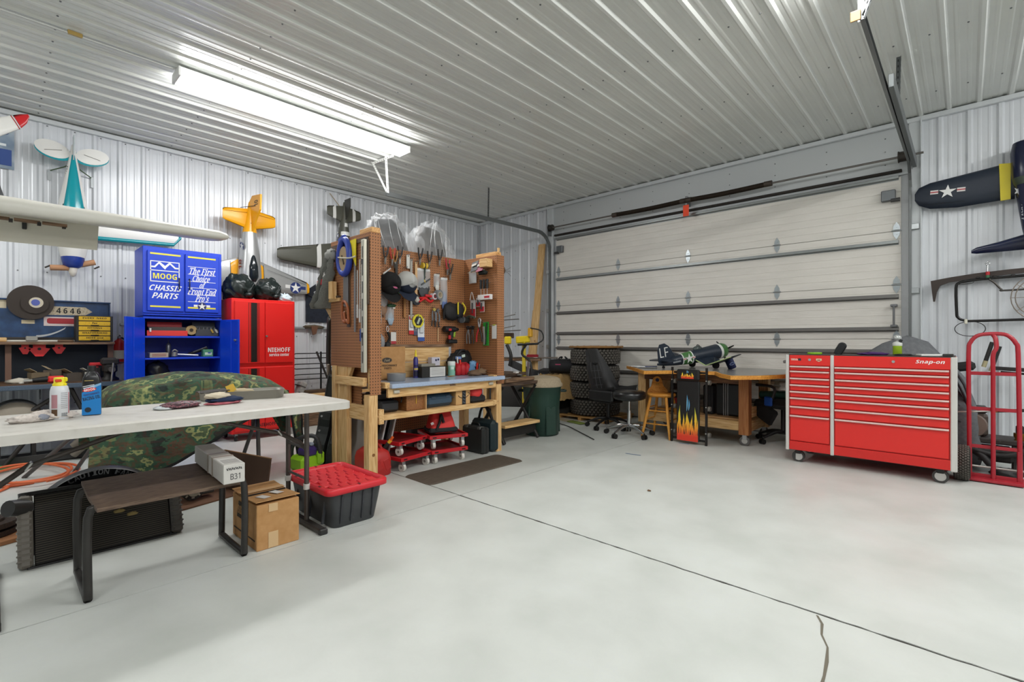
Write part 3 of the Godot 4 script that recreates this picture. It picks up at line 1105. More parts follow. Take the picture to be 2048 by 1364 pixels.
	# wall girt with leather pieces
	var gi := T("wall_rail", "grey metal rail along the left wall with leather scraps hung on it", "rail", V(0.04, 1.40, 2.9))
	bx(gi, "rail", M("a3a8aa", 0.4, 0.5), V(0, 0, 0), V(0.04, 0.03, 6.0), 0.004)
	for i in 6:
		bx(gi, "bracket", M("8b9092", 0.4, 0.5), V(0, -0.03, -2.6 + i * 1.0), V(0.045, 0.04, 0.04), 0.004)
	var lt := T("leather_holster", "brown leather holster and straps draped over the grey wall rail", "holster", V(0.06, 1.29, 3.56))
	P(lump(V(0, 0.1, 0.0), V(0.04, 0.035, 0.16), 0.5, 8, 16, 8), "strap_bundle", M("5e5240", 0.8), lt)
	var hb := B.new()
	hb.t = Transform3D(Basis(Vector3(0, 0, -1), Vector3.UP, Vector3(1, 0, 0)), V(0.03, 0, 0))
	hb.prism([Vector2(-0.02, 0.0), Vector2(0.03, 0.02), Vector2(0.06, 0.14), Vector2(-0.05, 0.14)], 0, 0.025)
	P(hb, "holster", M("6d4a35", 0.7), lt)

	# rack of black loops
	var rk := T("tube_rack", "black tube rack of three long loops leaning on the wall beside red cabinet", "rack", V(0.3, 0.0, 3.9))
	for i in 3:
		var y := 0.98 - i * 0.155
		var pts := [V(0, y + 0.035, -1.6), V(0, y + 0.035, 0.0)]
		for k in 7:
			var a := deg_to_rad(90.0 - 30.0 * k)
			pts.append(V(0, y + sin(a) * 0.035, 0.02 + cos(a) * 0.035))
		pts.append(V(0, y - 0.035, -1.6))
		tb(rk, "loop", M("242425", 0.4, 0.4), pts, 0.007)
	for z in [-0.35, -1.4]:
		bx(rk, "upright", M("242425", 0.4, 0.4), V(0.01, 0.52, z), V(0.02, 1.04, 0.02))
	# boards and beams by the wall
	var k := 0
	for q in [[0.62, 0.07, 3.0, 0.16, 0.14, 2.2, "old", "thick weathered beam lying on the floor by the lumber"], [0.62, 0.21, 2.95, 0.14, 0.14, 2.1, "old", "second weathered beam on top of the beam beside the wall"], [0.4, 0.2, 2.9, 0.2, 0.4, 1.9, "pine", "short pine block standing behind the weathered beams"], [0.6, 0.30, 3.0, 0.2, 0.038, 2.2, "pine", "pale pine board lowest of the boards on the beams"], [0.56, 0.345, 2.9, 0.14, 0.038, 2.1, "pine", "pale pine board second of the boards on the beams"], [0.6, 0.385, 3.0, 0.2, 0.038, 2.15, "pine", "pine board third of the boards under the rusty channel"], [0.58, 0.425, 2.85, 0.12, 0.04, 2.0, "pine", "narrow pine strip on top of the pine boards by wall"], [0.5, 0.47, 2.9, 0.09, 0.05, 2.3, "dark", "dark rusty channel topmost of the lumber pile by the wall"]]:
		var o := bx(self, "board", W(q[6], 2), Vector3.ZERO, V(q[3], q[4], q[5]), 0.005)
		o.position = V(q[0], q[1], q[2])
		tag(o, q[7], "board", "lumber by the left wall")
		k += 1
	var bd := T("stone_block", "grey rough block with black straps beside the boards and red cabinet", "block", V(0.62, 0.42, 4.0))
	bx(bd, "block", N("rough_grey", ntex("rough_n", 0.05, [[0.0, "8b8a86"], [1.0, "b9b7b2"]], 4), V(3, 3, 3), 0.9), V(0, 0.1, 0), V(0.12, 0.24, 0.1), 0.02, V(-25, 0, 0))
	for y in [0.05, 0.15]:
		bx(bd, "strap", M("3b3b3a"), V(0.0, y, -0.005), V(0.13, 0.012, 0.11), 0.002, V(-25, 0, 0))
	# bent black exhaust pipe standing by the pegboard's back
	var ep := T("bent_pipe", "tall bent black pipe standing between the lumber and the pegboard bench", "pipe", V(2.2, 0, 4.35))
	tb(ep, "pipe", M("2f2b28", 0.5, 0.3), [V(0.1, 0.0, 0.1), V(0.03, 0.7, 0.0), V(-0.02, 0.95, 0.0), V(0.0, 1.42, 0.0), V(0.03, 1.48, -0.02), V(0.28, 1.72, -0.12)], [0.022, 0.026, 0.026, 0.024, 0.022, 0.02], 4, 10)
	tb(ep, "side_rod", M("2f2b28", 0.5, 0.3), [V(0.0, 0.78, 0.02), V(-0.1, 1.08, 0.1)], 0.012)
	bx(ep, "rusted_clamp", M("8d8377", 0.7, 0.3), V(0.0, 0.88, 0.015), V(0.03, 0.12, 0.03), 0.006)

	left_bench()


func left_bench() -> void:
	var steel_b := N("blue_steel", ntex("blue_n", 0.02, [[0.0, "1c3350"], [0.6, "24426a"], [1.0, "2f5076"]], 8, 5), V(1.5, 1.5, 1.5), 0.45)
	var rust := M("6b4f40", 0.7)
	var face := Transform3D(Basis(Vector3(0, 0, -1), Vector3.UP, Vector3(1, 0, 0)), Vector3.ZERO)
	var o := T("workbench", "blue steel workbench with raised back and shelf along the left wall", "workbench", V(0.1, 0, 6.0))
	bx(o, "top", N("bench_edge", ntex("speck_n", 0.3, [[0.0, "1c2530"], [0.45, "2c3a4b"], [0.6, "5a6c80"], [1.0, "8596a5"]], 12, 2), V(3, 3, 3), 0.5), V(0.4, 0.755, 0.8), V(0.82, 0.045, 1.6), 0.005)
	bx(o, "top_surface", W("old", 2, "b5a99a"), V(0.39, 0.7785, 0.8), V(0.78, 0.004, 1.6))
	bx(o, "back_panel", steel_b, V(0.03, 1.41, 0.78), V(0.02, 0.46, 1.56), 0.004)
	bx(o, "lower_back_panel", M("142130", 0.55), V(0.03, 0.97, 0.78), V(0.02, 0.4, 1.56))
	bx(o, "panel_rim", steel_b, V(0.045, 1.64, 0.78), V(0.05, 0.012, 1.56))
	bx(o, "panel_rim", steel_b, V(0.045, 1.41, 0.01), V(0.05, 0.46, 0.012))
	bx(o, "shelf", W("old", 2), V(0.2, 1.175, 0.8), V(0.32, 0.025, 1.6), 0.003)
	for z in [0.03, 0.83]:
		bx(o, "shelf_post", rust, V(0.27, 0.97, z), V(0.045, 0.39, 0.045))
	for q in [[0.75, 0.25, 0.5, 0.12], [0.75, 0.25, 0.5, 0.88], [0.75, 1.15, 0.5, 1.4]]:
		tb(o, "leg", M("26221f", 0.6), [V(0.7, 0.73, q[2] - 0.1 + 0.0), V(0.76, 0.0, q[3])], 0.02, 0, 6)
	for z in [0.05, 1.5]:
		bx(o, "rear_leg", M("26221f", 0.6), V(0.08, 0.365, z), V(0.05, 0.73, 0.05))
	for z in [0.2, 0.4, 0.62]:
		bx(o, "drawer_divider", M("22252a", 0.6), V(0.7, 0.68, z), V(0.02, 0.1, 0.012))
	pl(o, "paint_patch", N("spray", ntex("spray_n", 0.05, [[0.0, "a39373"], [0.5, "c2b49a"], [1.0, "d2c7b0"]], 3), V(4, 4, 4), 0.7), [Vector2(0, 0), Vector2(0.0, 0.1), Vector2(0.5, 0.1), Vector2(0.56, 0.05), Vector2(0.5, 0.01)], face.translated(V(0.041, 1.48, 0.72)), 0.001)
	txt(o, "4 6 4 6", 0.2, 0.06, M("191a1d", 0.7), face.translated(V(0.0432, 1.535, 0.36)), "Droid Sans", true)
	pl(o, "stencil_patch", M("d8c8c4", 0.7), rect(0.3, 0.1), face.translated(V(0.041, 1.415, 0.41)), 0.001)
	pl(o, "stencil_overspray", M("a8343a", 0.7), rrect(0.25, 0.06, 0.02), face.translated(V(0.0425, 1.42, 0.41)), 0.001)
	pl(o, "paper_label", M("cfc3a8", 0.7), rect(0.07, 0.085), face.translated(V(0.041, 1.585, 0.875)), 0.001)
	pl(o, "paper_label", M("cbbd9c", 0.7), rect(0.1, 0.04), face.translated(V(0.041, 1.405, 0.68)), 0.001)
	# cutting discs
	var d := T("cutting_disc", "big dark cutting disc hung on the blue bench panel", "cutting disc", V(0.145, 1.61, 6.66), 0, "discs on the bench back")
	var dm := N("abrasive", ntex("abr_n", 0.2, [[0.0, "2f2925"], [1.0, "4b423b"]], 3, 3), V(4, 4, 4), 0.85)
	P(B.new().lathe([[0.02, 0.0], [0.182, 0.0], [0.182, 0.008], [0.02, 0.008]], 40, V(0.02, 0, 0), Vector3.RIGHT), "disc", dm, d)
	var d2 := T("cutting_disc", "smaller cutting disc with blue label hung over the big dark disc", "cutting disc", V(0.18, 1.6, 6.63), 0, "discs on the bench back")
	P(B.new().lathe([[0.012, 0.0], [0.108, 0.0], [0.108, 0.006], [0.012, 0.006]], 36, Vector3.ZERO, Vector3.RIGHT), "disc", dm, d2)
	P(B.new().lathe([[0.012, 0.007], [0.056, 0.007], [0.056, 0.008], [0.012, 0.008]], 28, V(0, 0.01, -0.01), Vector3.RIGHT), "paper_label", M("c9c0ab", 0.7), d2)
	P(B.new().lathe([[0.006, 0.0085], [0.034, 0.0085], [0.034, 0.0095], [0.006, 0.0095]], 24, V(0, 0.01, -0.005), Vector3.RIGHT), "blue_label", M("5560a8", 0.6), d2)
	# yellow drawer chest
	var yc := T("drawer_chest", "small black chest with five yellow lettered drawers on the bench shelf", "drawer chest", V(0.33, 1.19, 6.17))
	bx(yc, "case", M("26241f", 0.6), V(0, 0.143, 0), V(0.2, 0.286, 0.31), 0.004)
	var lines := ["EVERY  NEED", "for", "FITTINGS", "WEATHERHEAD", "HOSE and"]
	var wide := [0.2, 0.045, 0.12, 0.21, 0.14]
	for i in 5:
		var dr := bx(yc, "drawer", N("yellow_enamel", ntex("yel_n", 0.05, [[0.0, "b98a12"], [0.3, "dfb01d"], [1.0, "e8bb25"]], 4), V(4, 4, 4), 0.5), V(0.1, 0.255 - i * 0.054, 0), V(0.012, 0.045, 0.265), 0.003)
		txt(dr, lines[i], wide[i], 0.018, M("2b2413", 0.7), face.translated(V(0.1065, 0.261 - i * 0.054, 0)), "Droid Sans", true, 0.0008)
		if i > 0:
			bx(dr, "pull", M("3a3020", 0.6), V(0.11, 0.236 - i * 0.054, 0), V(0.014, 0.008, 0.07), 0.003)
	# magnets
	for q in [[6.71, 0.09, 0.10, "flat red welding magnet hung left of the bigger red arrow magnets"], [6.605, 0.16, 0.125, "largest red arrow-shaped welding magnet under the bench shelf"], [6.455, 0.105, 0.1, "small red arrow-shaped welding magnet nearest the yellow drawers"]]:
		var w: float = q[1]
		var h: float = q[2]
		var mg := B.new()
		mg.t = face
		mg.prism([Vector2(-w * 0.3, 0.0), Vector2(-w * 0.3, -h * 0.3), Vector2(-w * 0.52, -h * 0.36), Vector2(-w * 0.18, -h), Vector2(w * 0.18, -h), Vector2(w * 0.52, -h * 0.36), Vector2(w * 0.3, -h * 0.3), Vector2(w * 0.3, 0.0)], 0, 0.012)
		var mo := T("welding_magnet", q[3], "magnet", V(0.37, 1.165, q[0]), 0, "red magnets under the bench shelf")
		P(mg, "plate", M("d8282a", 0.5), mo)
		pl(mo, "hole", M("201a1a"), disc(w * 0.09, 14, Vector2(0, -h * 0.38)), face.translated(V(0.0123, 0, 0)), 0.001)
	# things lying on the shelf
	var bar := M("b9b6ae", 0.4, 0.4)
	var shelf := [["metal_strip", "dark flat bar lying along the back of the bench shelf", V(0.2, 1.215, 6.55), V(0.03, 0.05, 0.8), M("3a3530", 0.6), "bar"], ["metal_strip", "bright white metal strip lying along the front of the bench shelf", V(0.33, 1.2, 6.6), V(0.04, 0.02, 0.55), M("d8d4c8", 0.5), "bar"],
		["wood_offcut", "pale wood offcut at the left end of the bench shelf", V(0.32, 1.213, 6.9), V(0.1, 0.045, 0.12), W("pine", 2), "offcut"], ["wood_offcut", "brown wood offcut beside the yellow drawer chest", V(0.33, 1.2, 6.4), V(0.06, 0.022, 0.13), W("old", 2), "offcut"], ["metal_clamp", "small cluttered metal fitting on the bench shelf above the magnets", V(0.33, 1.225, 6.66), V(0.06, 0.05, 0.09), M("a8a69e", 0.4, 0.5), "fitting"]]
	for q in shelf:
		var s := bx(self, q[0], q[4], Vector3.ZERO, q[3], 0.006)
		s.position = q[2]
		tag(s, q[1], q[5])
	var cb := T("bent_strip", "thin bent aluminium strip curling up from the bench shelf", "strip", V(0.24, 1.24, 6.5))
	var rws := [[], []]
	for i in 9:
		var u := i / 8.0
		rws[0].append(V(0, u * u * 0.09, 0.13 - u * 0.23))
		rws[1].append(V(0, u * u * 0.09 + 0.022, 0.12 - u * 0.23))
	P(B.new().sheet(rws, V(0.002, 0, 0)), "strip", M("b9babb", 0.3, 0.7), cb)
	# fire extinguisher
	var fe := T("fire_extinguisher", "red fire extinguisher hung on the wall beside the blue cabinet", "fire extinguisher", V(0.15, 0.93, 5.92))
	P(B.new().slathe([[0.02, 0.0], [0.05, 0.01], [0.052, 0.03], [0.052, 0.24], [0.045, 0.27], [0.02, 0.29], [0.018, 0.3]], 20), "cylinder", M("b3201f", 0.3), fe)
	P(B.new().lathe([[0.053, 0.06], [0.0535, 0.061], [0.0535, 0.16], [0.053, 0.161]], 20), "label", M("d6d2bf", 0.6), fe)
	cy(fe, "valve", M("a5a6a4", 0.3, 0.8), V(0, 0.29, 0), V(0, 0.325, 0), 0.018)
	bx(fe, "lever", M("b5b6b4", 0.3, 0.8), V(0.03, 0.335, 0), V(0.09, 0.012, 0.018), 0.003, V(0, 0, 18))
	tb(fe, "hose", M("1d1d1d"), [V(0.0, 0.31, -0.02), V(0.02, 0.26, -0.06), V(0.02, 0.1, -0.06)], 0.01, 4)
	# on the bench top
	var y := 0.781
	var bt := [["brown tattered carton lying open at the middle of the bench top", V(0.55, y, 6.62), V(0.14, 0.1, 0.13), "6d5f49", 10], ["dark tattered carton flap on the pile of cartons on the bench", V(0.5, y + 0.0, 6.49), V(0.16, 0.12, 0.14), "5c5145", -20], ["grey tattered carton right of the brown cartons on the bench", V(0.58, y, 6.36), V(0.14, 0.085, 0.15), "4e463d", 15], ["small white and black parts carton standing on the bench", V(0.62, y, 6.25), V(0.09, 0.1, 0.075), "2f2d2b", 5]]
	for i in bt.size():
		var q = bt[i]
		var c := T("carton", q[0], "carton", q[1], q[4], "old cartons on the steel bench")
		var cm := M(q[3], 0.9)
		var s: Vector3 = q[2]
		bx(c, "bottom", cm, V(0, 0.004, 0), V(s.x, 0.006, s.z))
		for f in [[V(s.x / 2, s.y / 2, 0), V(0.005, s.y, s.z)], [V(-s.x / 2, s.y / 2, 0), V(0.005, s.y, s.z)], [V(0, s.y / 2, s.z / 2), V(s.x, s.y, 0.005)], [V(0, s.y / 2, -s.z / 2), V(s.x, s.y, 0.005)]]:
			bx(c, "side", cm, f[0], f[1])
		bx(c, "flap", M("9b8a6c" if i < 3 else "d8d4c4", 0.9), V(0.0, s.y + 0.02, s.z * 0.45), V(s.x, 0.004, s.z * 0.5), 0, V(-35, 0, 8))
		if i == 3:
			bx(c, "label", M("d9d5c5", 0.7), V(s.x / 2 + 0.004, 0.05, 0.0), V(0.002, 0.08, 0.06))
	var dr2 := T("power_drill", "red and black power drill lying at the bench front edge", "drill", V(0.72, 0.78, 6.5), 0)
	bx(dr2, "body", M("d9302b", 0.45), V(0, 0.035, 0), V(0.07, 0.065, 0.13), 0.015)
	bx(dr2, "trigger_guard", M("26201e", 0.5), V(0.036, 0.035, -0.02), V(0.004, 0.03, 0.035))
	cy(dr2, "chuck", M("2b2b2b", 0.4, 0.5), V(0, 0.04, 0.06), V(0, 0.03, 0.17), 0.03, 0.022)
	cy(dr2, "bit_holder", M("a5a5a0", 0.3, 0.8), V(0, 0.03, 0.17), V(0, 0.025, 0.23), 0.018)
	var wr := T("wire_scrap", "crumpled pale packaging scrap at the left of the bench top", "scrap", V(0.62, 0.78, 6.76))
	P(lump(Vector3.ZERO, V(0.06, 0.03, 0.08), 0.6, 9, 14, 8), "scrap", M("b7b0a2", 0.8), wr)
	bx(wr, "paper", M("ddd9cf", 0.8), V(0.07, 0.012, -0.03), V(0.04, 0.018, 0.06), 0.003, V(0, 20, 0))
	# vise and pipe cutter stand
	var vi := T("bench_vise", "black bench vise with a long steel handle at the bench corner", "vise", V(0.72, 0.78, 6.08))
	P(B.new().slathe([[0.08, 0.0], [0.08, 0.02], [0.05, 0.04], [0.05, 0.09]], 16), "base", M("23211f", 0.5, 0.3), vi)
	bx(vi, "body", M("2a2725", 0.5, 0.3), V(0.0, 0.13, 0.0), V(0.2, 0.1, 0.11), 0.02)
	bx(vi, "jaw", M("2f2b28", 0.5, 0.3), V(0.07, 0.2, 0.0), V(0.05, 0.06, 0.14), 0.01)
	bx(vi, "rear_jaw", M("2f2b28", 0.5, 0.3), V(-0.06, 0.2, 0.0), V(0.1, 0.08, 0.14), 0.02)
	cy(vi, "screw_head", M("6b6561", 0.4, 0.6), V(0.1, 0.12, 0), V(0.17, 0.12, 0), 0.028)
	tb(vi, "handle", M("9b9691", 0.35, 0.7), [V(0.16, 0.19, -0.01), V(0.175, -0.1, 0.015)], 0.009)
	var cl := T("red_clamp", "red bar clamp lying beside the vise on the bench", "clamp", V(0.55, 0.86, 6.1))
	bx(cl, "jaw", M("c2262c", 0.5), V(0, 0.09, 0.07), V(0.06, 0.035, 0.12), 0.008)
	bx(cl, "lower_jaw", M("a51f26", 0.5), V(0, 0.05, 0.09), V(0.06, 0.03, 0.08), 0.008)
	bx(cl, "bar", M("37322e", 0.5, 0.4), V(0, 0.1, -0.07), V(0.02, 0.015, 0.2))
	bx(cl, "yellow_label", M("d8b33a", 0.5), V(0.04, 0.04, -0.06), V(0.004, 0.04, 0.035))
	bx(cl, "foot", M("2a2624", 0.5), V(0, -0.01, 0.06), V(0.07, 0.13, 0.05), 0.006)
	# compressor tank under the bench, crates and hose
	var ct := T("air_tank", "grey air compressor tank with beige end under the steel bench", "air tank", V(0.62, 0, 6.78))
	P(B.new().slathe([[0.0, -0.3], [0.12, -0.28], [0.19, -0.22], [0.2, -0.15], [0.2, 0.15]], 28, V(0.0, 0.42, 0), Vector3.RIGHT), "tank", M("3b3a38", 0.5), ct)
	P(B.new().slathe([[0.19, 0.15], [0.17, 0.2], [0.1, 0.24], [0.0, 0.25]], 28, V(0.0, 0.42, 0), Vector3.RIGHT), "end_cap", M("8d8476", 0.6), ct)
	for s in [-1, 1]:
		bx(ct, "foot", M("2a2826", 0.6), V(0.0, 0.12, s * 0.12), V(0.3, 0.24, 0.03))
	var hs := T("ribbed_hose", "fat grey ribbed hose bundle under the bench corner", "hose", V(0.85, 0, 6.28))
	for i in 4:
		tb(hs, "hose_run", M("7d766b", 0.8), [V(0, 0.05 + i * 0.09, 0.1), V(0.1, 0.28 + i * 0.08, -0.1), V(0.05, 0.5 + i * 0.05, -0.28)], 0.035, 4, 10)
	var tr := T("floor_tray", "dark metal tray on the floor under the steel bench", "tray", V(0.55, 0, 6.6))
	bx(tr, "base", M("2d2c2b", 0.7), V(0, 0.02, 0.1), V(0.5, 0.03, 1.0), 0.004)
	bx(tr, "rim", M("3a3938", 0.7), V(0.26, 0.05, 0.1), V(0.02, 0.08, 1.0), 0.004)
	bx(tr, "green_scrap", M("1f8a55", 0.6), V(0.33, 0.02, 0.22), V(0.08, 0.03, 0.2), 0.008)


func cabinets() -> void:
	var face := Transform3D(Basis(Vector3(0, 0, -1), Vector3.UP, Vector3(1, 0, 0)), Vector3.ZERO)
	var blue := M("0c3fc9", 0.35)
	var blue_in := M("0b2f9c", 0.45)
	var yel := M("e3d84a", 0.5)
	var wh := M("eeeeec", 0.5)
	# upper cabinet, closed; origin at its left front bottom corner
	var u := T("upper_cabinet", "closed blue steel cabinet with white and yellow lettering stacked on the open one", "cabinet", V(0.95, 1.475, 5.83))
	bx(u, "body", blue, V(-0.235, 0.38, -0.38), V(0.44, 0.76, 0.76), 0.004)
	var tx := face.translated(V(0.0135, 0, 0))
	for s in 2:
		var z0 := -0.036 - s * 0.35
		var dr := bx(u, "door", blue, V(-0.005, 0.385, z0 - 0.17), V(0.03, 0.66, 0.338), 0.004)
		for y in [0.105, 0.683]:
			pl(dr, "stripe", yel, rect(0.28, 0.018), face.translated(V(0.0105, y, z0 - 0.165)), 0.001)
		tb(dr, "handle", M("14182a", 0.4), [V(0.01, 0.31, -0.325 - s * 0.1), V(0.03, 0.31, -0.325 - s * 0.1), V(0.03, 0.43, -0.325 - s * 0.1), V(0.01, 0.43, -0.325 - s * 0.1)], 0.006)
		if s == 0:
			# emblem: a box with a zigzag line over the name
			for q in [[rect(0.27, 0.009, Vector2(0, 0.12)), 0], [rect(0.27, 0.009, Vector2(0, 0.02)), 0], [rect(0.27, 0.009, Vector2(0, -0.1)), 0], [rect(0.009, 0.22, Vector2(-0.131, 0.01)), 0], [rect(0.009, 0.22, Vector2(0.131, 0.01)), 0]]:
				pl(dr, "emblem_line", wh, q[0], tx.translated(V(-0.003, 0.48, z0 - 0.16)), 0.001)
			var zg := [Vector2(-0.13, 0.05), Vector2(-0.09, 0.05), Vector2(-0.055, 0.095), Vector2(-0.02, 0.055), Vector2(-0.005, 0.03), Vector2(0.01, 0.055), Vector2(0.045, 0.095), Vector2(0.09, 0.05), Vector2(0.13, 0.05), Vector2(0.13, 0.066), Vector2(0.098, 0.066), Vector2(0.05, 0.113), Vector2(0.035, 0.113), Vector2(0.0, 0.075), Vector2(-0.045, 0.113), Vector2(-0.06, 0.113), Vector2(-0.098, 0.066), Vector2(-0.13, 0.066)]
			zg[4] = Vector2(0.0, 0.035)
			pl(dr, "emblem_zigzag", wh, zg, tx.translated(V(-0.003, 0.48, z0 - 0.16)), 0.001)
			txt(dr, "MOOG", 0.22, 0.06, M("f0e13c", 0.5), tx.translated(V(-0.003, 0.44, z0 - 0.16)), "Droid Sans", true)
			txt(dr, "CHASSIS", 0.29, 0.062, wh, tx.translated(V(-0.003, 0.31, z0 - 0.165)), "Droid Sans", true, 0.001, 0.35)
			txt(dr, "PARTS", 0.23, 0.062, wh, tx.translated(V(-0.003, 0.225, z0 - 0.165)), "Droid Sans", true, 0.001, 0.35)
		else:
			var words := [["The First", 0.26, 0.075, 0.53, 0.0], ["Choice", 0.17, 0.075, 0.445, 0.01], ["of", 0.05, 0.07, 0.37, 0.0], ["Front End", 0.28, 0.072, 0.295, 0.0], ["Pro's", 0.13, 0.075, 0.215, 0.0]]
			for q in words:
				txt(dr, q[0], q[1], q[2], wh, tx.translated(V(-0.003, q[3], z0 - 0.17 + q[4])), "Droid Serif", true, 0.001, 0.3)
			for y in [0.575, 0.487, 0.407, 0.335, 0.255, 0.175]:
				pl(dr, "rule_line", wh, rect(0.28, 0.005), tx.translated(V(-0.003, y, z0 - 0.165)), 0.0006)
			insignia(dr, tx.translated(V(-0.0025, 0.125, z0 - 0.165)), 0.045, "27306a", ["eeeeec", "eeeeec"])
	for i in 2:
		bx(u, "plinth_ridge", blue, V(-0.004, 0.012 + i * 0.025, -0.38), V(0.02, 0.014, 0.75), 0.004)
	# lower cabinet with both doors open
	var l := T("lower_cabinet", "blue steel cabinet with both doors open, tools on its shelves", "cabinet", V(0.95, 0.0, 5.83))
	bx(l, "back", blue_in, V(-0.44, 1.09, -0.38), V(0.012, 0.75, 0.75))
	for s in 2:
		bx(l, "side", blue, V(-0.225, 0.78, -0.008 - s * 0.744), V(0.44, 1.36, 0.014), 0.002)
	bx(l, "top", blue, V(-0.225, 1.455, -0.38), V(0.45, 0.024, 0.76), 0.004)
	bx(l, "lower_body", blue, V(-0.225, 0.4, -0.38), V(0.43, 0.7, 0.74), 0.003)
	bx(l, "bottom_shelf", blue, V(-0.215, 0.765, -0.38), V(0.43, 0.02, 0.73), 0.003)
	for i in 3:
		bx(l, "lower_drawer", blue, V(0.0, 0.69 - i * 0.2, -0.38), V(0.02, 0.1 if i == 0 else 0.19, 0.72), 0.008)
	for y in [1.245, 1.005]:
		bx(l, "shelf", blue, V(-0.215, y, -0.38), V(0.41, 0.02, 0.725), 0.003)
	for s in 2:
		var dd := B.new()
		var ang := -36.0 if s == 0 else 15.0
		var hz := -0.01 if s == 0 else -0.75
		dd.t = Transform3D(Basis(Vector3.UP, deg_to_rad(ang)), V(0.0, 0, hz))
		dd.box(V(0.175, 1.105, 0), V(0.35, 0.69, 0.018), 0.003)
		dd.box(V(0.175, 1.105, -0.012 if s == 0 else 0.012), V(0.1, 0.66, 0.012), 0.004)
		var dr := P(dd, "door", blue, l)
		var kb := B.new()
		kb.t = dd.t
		if s == 1:
			kb.cyl(V(0.3, 1.21, 0.01), V(0.3, 1.21, 0.025), 0.014)
			kb.box(V(0.305, 1.21, 0.026), V(0.035, 0.012, 0.006), 0.002)
		for y in [1.08, 1.17]:
			kb.cyl(V(0.05 if s == 0 else 0.31, y, 0.008 if s else -0.02), V(0.05 if s == 0 else 0.31, y, 0.013 if s else -0.025), 0.004, -1, 6)
		P(kb, "latch", M("c2c4c6", 0.25, 0.8), dr)
	# contents
	var red := M("c42127", 0.45)
	var tbx := T("red_tool_tray", "long red metal tool tray on the top shelf of the blue cabinet", "tool tray", V(0.82, 1.256, 5.6))
	bx(tbx, "front", M("d8352f", 0.45), V(0.09, 0.03, 0), V(0.01, 0.06, 0.38), 0.003)
	bx(tbx, "base", M("3f3936", 0.6), V(0, 0.05, 0), V(0.17, 0.1, 0.35), 0.004)
	bx(tbx, "lid", red, V(-0.05, 0.13, 0.0), V(0.02, 0.06, 0.33), 0.004, V(0, 0, 12))
	bx(tbx, "white_tag", M("dedcd6", 0.6), V(0.1, 0.065, 0.16), V(0.006, 0.04, 0.016))
	var cl := T("canvas_roll", "tan canvas roll beside the red tray on the top cabinet shelf", "canvas roll", V(0.8, 1.256, 5.37))
	cy(cl, "roll", M("a38a5e", 0.9), V(0, 0.07, 0.0), V(0.1, 0.07, 0.0), 0.05, 0.055)
	cy(cl, "core", M("3a3026", 0.9), V(0.099, 0.07, 0.0), V(0.102, 0.07, 0.0), 0.02)
	var sk := T("socket_box", "dark socket set box with brass pieces at top shelf's right end", "socket set", V(0.8, 1.256, 5.21))
	bx(sk, "case", M("3a3b3c", 0.5), V(0, 0.04, 0), V(0.2, 0.08, 0.24), 0.005)
	bx(sk, "lid", M("55585a", 0.5, 0.3), V(-0.05, 0.12, 0), V(0.02, 0.1, 0.24), 0.004, V(0, 0, 10))
	for i in 5:
		cy(sk, "socket", M("8e8f8e", 0.35, 0.7), V(0.05, 0.08, -0.09 + i * 0.04), V(0.05, 0.105, -0.09 + i * 0.04), 0.012, -1, 10)
	for q in [[-0.05, "b99a45"], [-0.095, "cfcab4"]]:
		bx(sk, "brass_piece", M(q[1], 0.4, 0.6), V(0.1, 0.06, q[0]), V(0.02, 0.05, 0.022), 0.004, V(30, 0, 0))
	var sb := T("parts_carton", "flat pale parts carton on the middle shelf of the blue cabinet", "carton", V(0.86, 1.016, 5.68))
	bx(sb, "box", M("b5a794", 0.8), V(0, 0.027, 0), V(0.12, 0.054, 0.17), 0.003)
	for i in 2:
		bx(sb, "print_line", M("8c3b35", 0.8), V(0.0605, 0.02 + i * 0.018, 0), V(0.001, 0.006, 0.13))
	var gg := T("grease_gun", "upright grey grease gun canister on the cabinet's middle shelf", "grease gun", V(0.75, 1.016, 5.56))
	P(B.new().slathe([[0.022, 0.0], [0.026, 0.02], [0.026, 0.13], [0.014, 0.16], [0.006, 0.165], [0.006, 0.19]], 14), "canister", M("77797b", 0.35, 0.6), gg)
	var pg := T("pipe_wrench", "steel ratchet wrench lying along the cabinet's middle shelf", "wrench", V(0.88, 1.016, 5.5))
	tb(pg, "handle", M("b3b3b0", 0.3, 0.8), [V(0, 0.03, 0.0), V(0.01, 0.018, -0.2)], 0.012)
	cy(pg, "head", M("a5a5a2", 0.3, 0.8), V(0, 0.012, 0.03), V(0, 0.06, 0.03), 0.03)
	tb(pg, "ring", M("8c8c8a", 0.3, 0.8), [V(0.0, 0.065, 0.05), V(0, 0.085, 0.03), V(0, 0.065, 0.0)], 0.008, 3)
	var gb := T("green_carton", "small green parts carton on the cabinet's middle shelf, right side", "carton", V(0.86, 1.016, 5.2))
	bx(gb, "box", M("4d8c6a", 0.7), V(0, 0.042, 0), V(0.09, 0.084, 0.1), 0.003)
	pl(gb, "label", M("c9d8c4", 0.7), rect(0.07, 0.03), face.translated(V(0.046, 0.035, 0)), 0.001)
	pl(gb, "label", M("3f57a0", 0.7), rect(0.03, 0.014), face.translated(V(0.0475, 0.045, -0.01)), 0.001)
	var gn := T("air_tool", "dark angled air tool lying behind the green carton on shelf", "air tool", V(0.78, 1.016, 5.27))
	tb(gn, "body", M("3b3a38", 0.4, 0.5), [V(0, 0.03, 0.1), V(0, 0.06, 0.02), V(0, 0.1, -0.09)], 0.018, 3)
	tb(gn, "lever", M("8a8c8a", 0.3, 0.7), [V(0.02, 0.055, 0.06), V(0.02, 0.115, -0.08)], 0.006)
	var bg := T("black_bag", "black vinyl bag slumped on the bottom shelf of the blue cabinet", "bag", V(0.8, 0.776, 5.68))
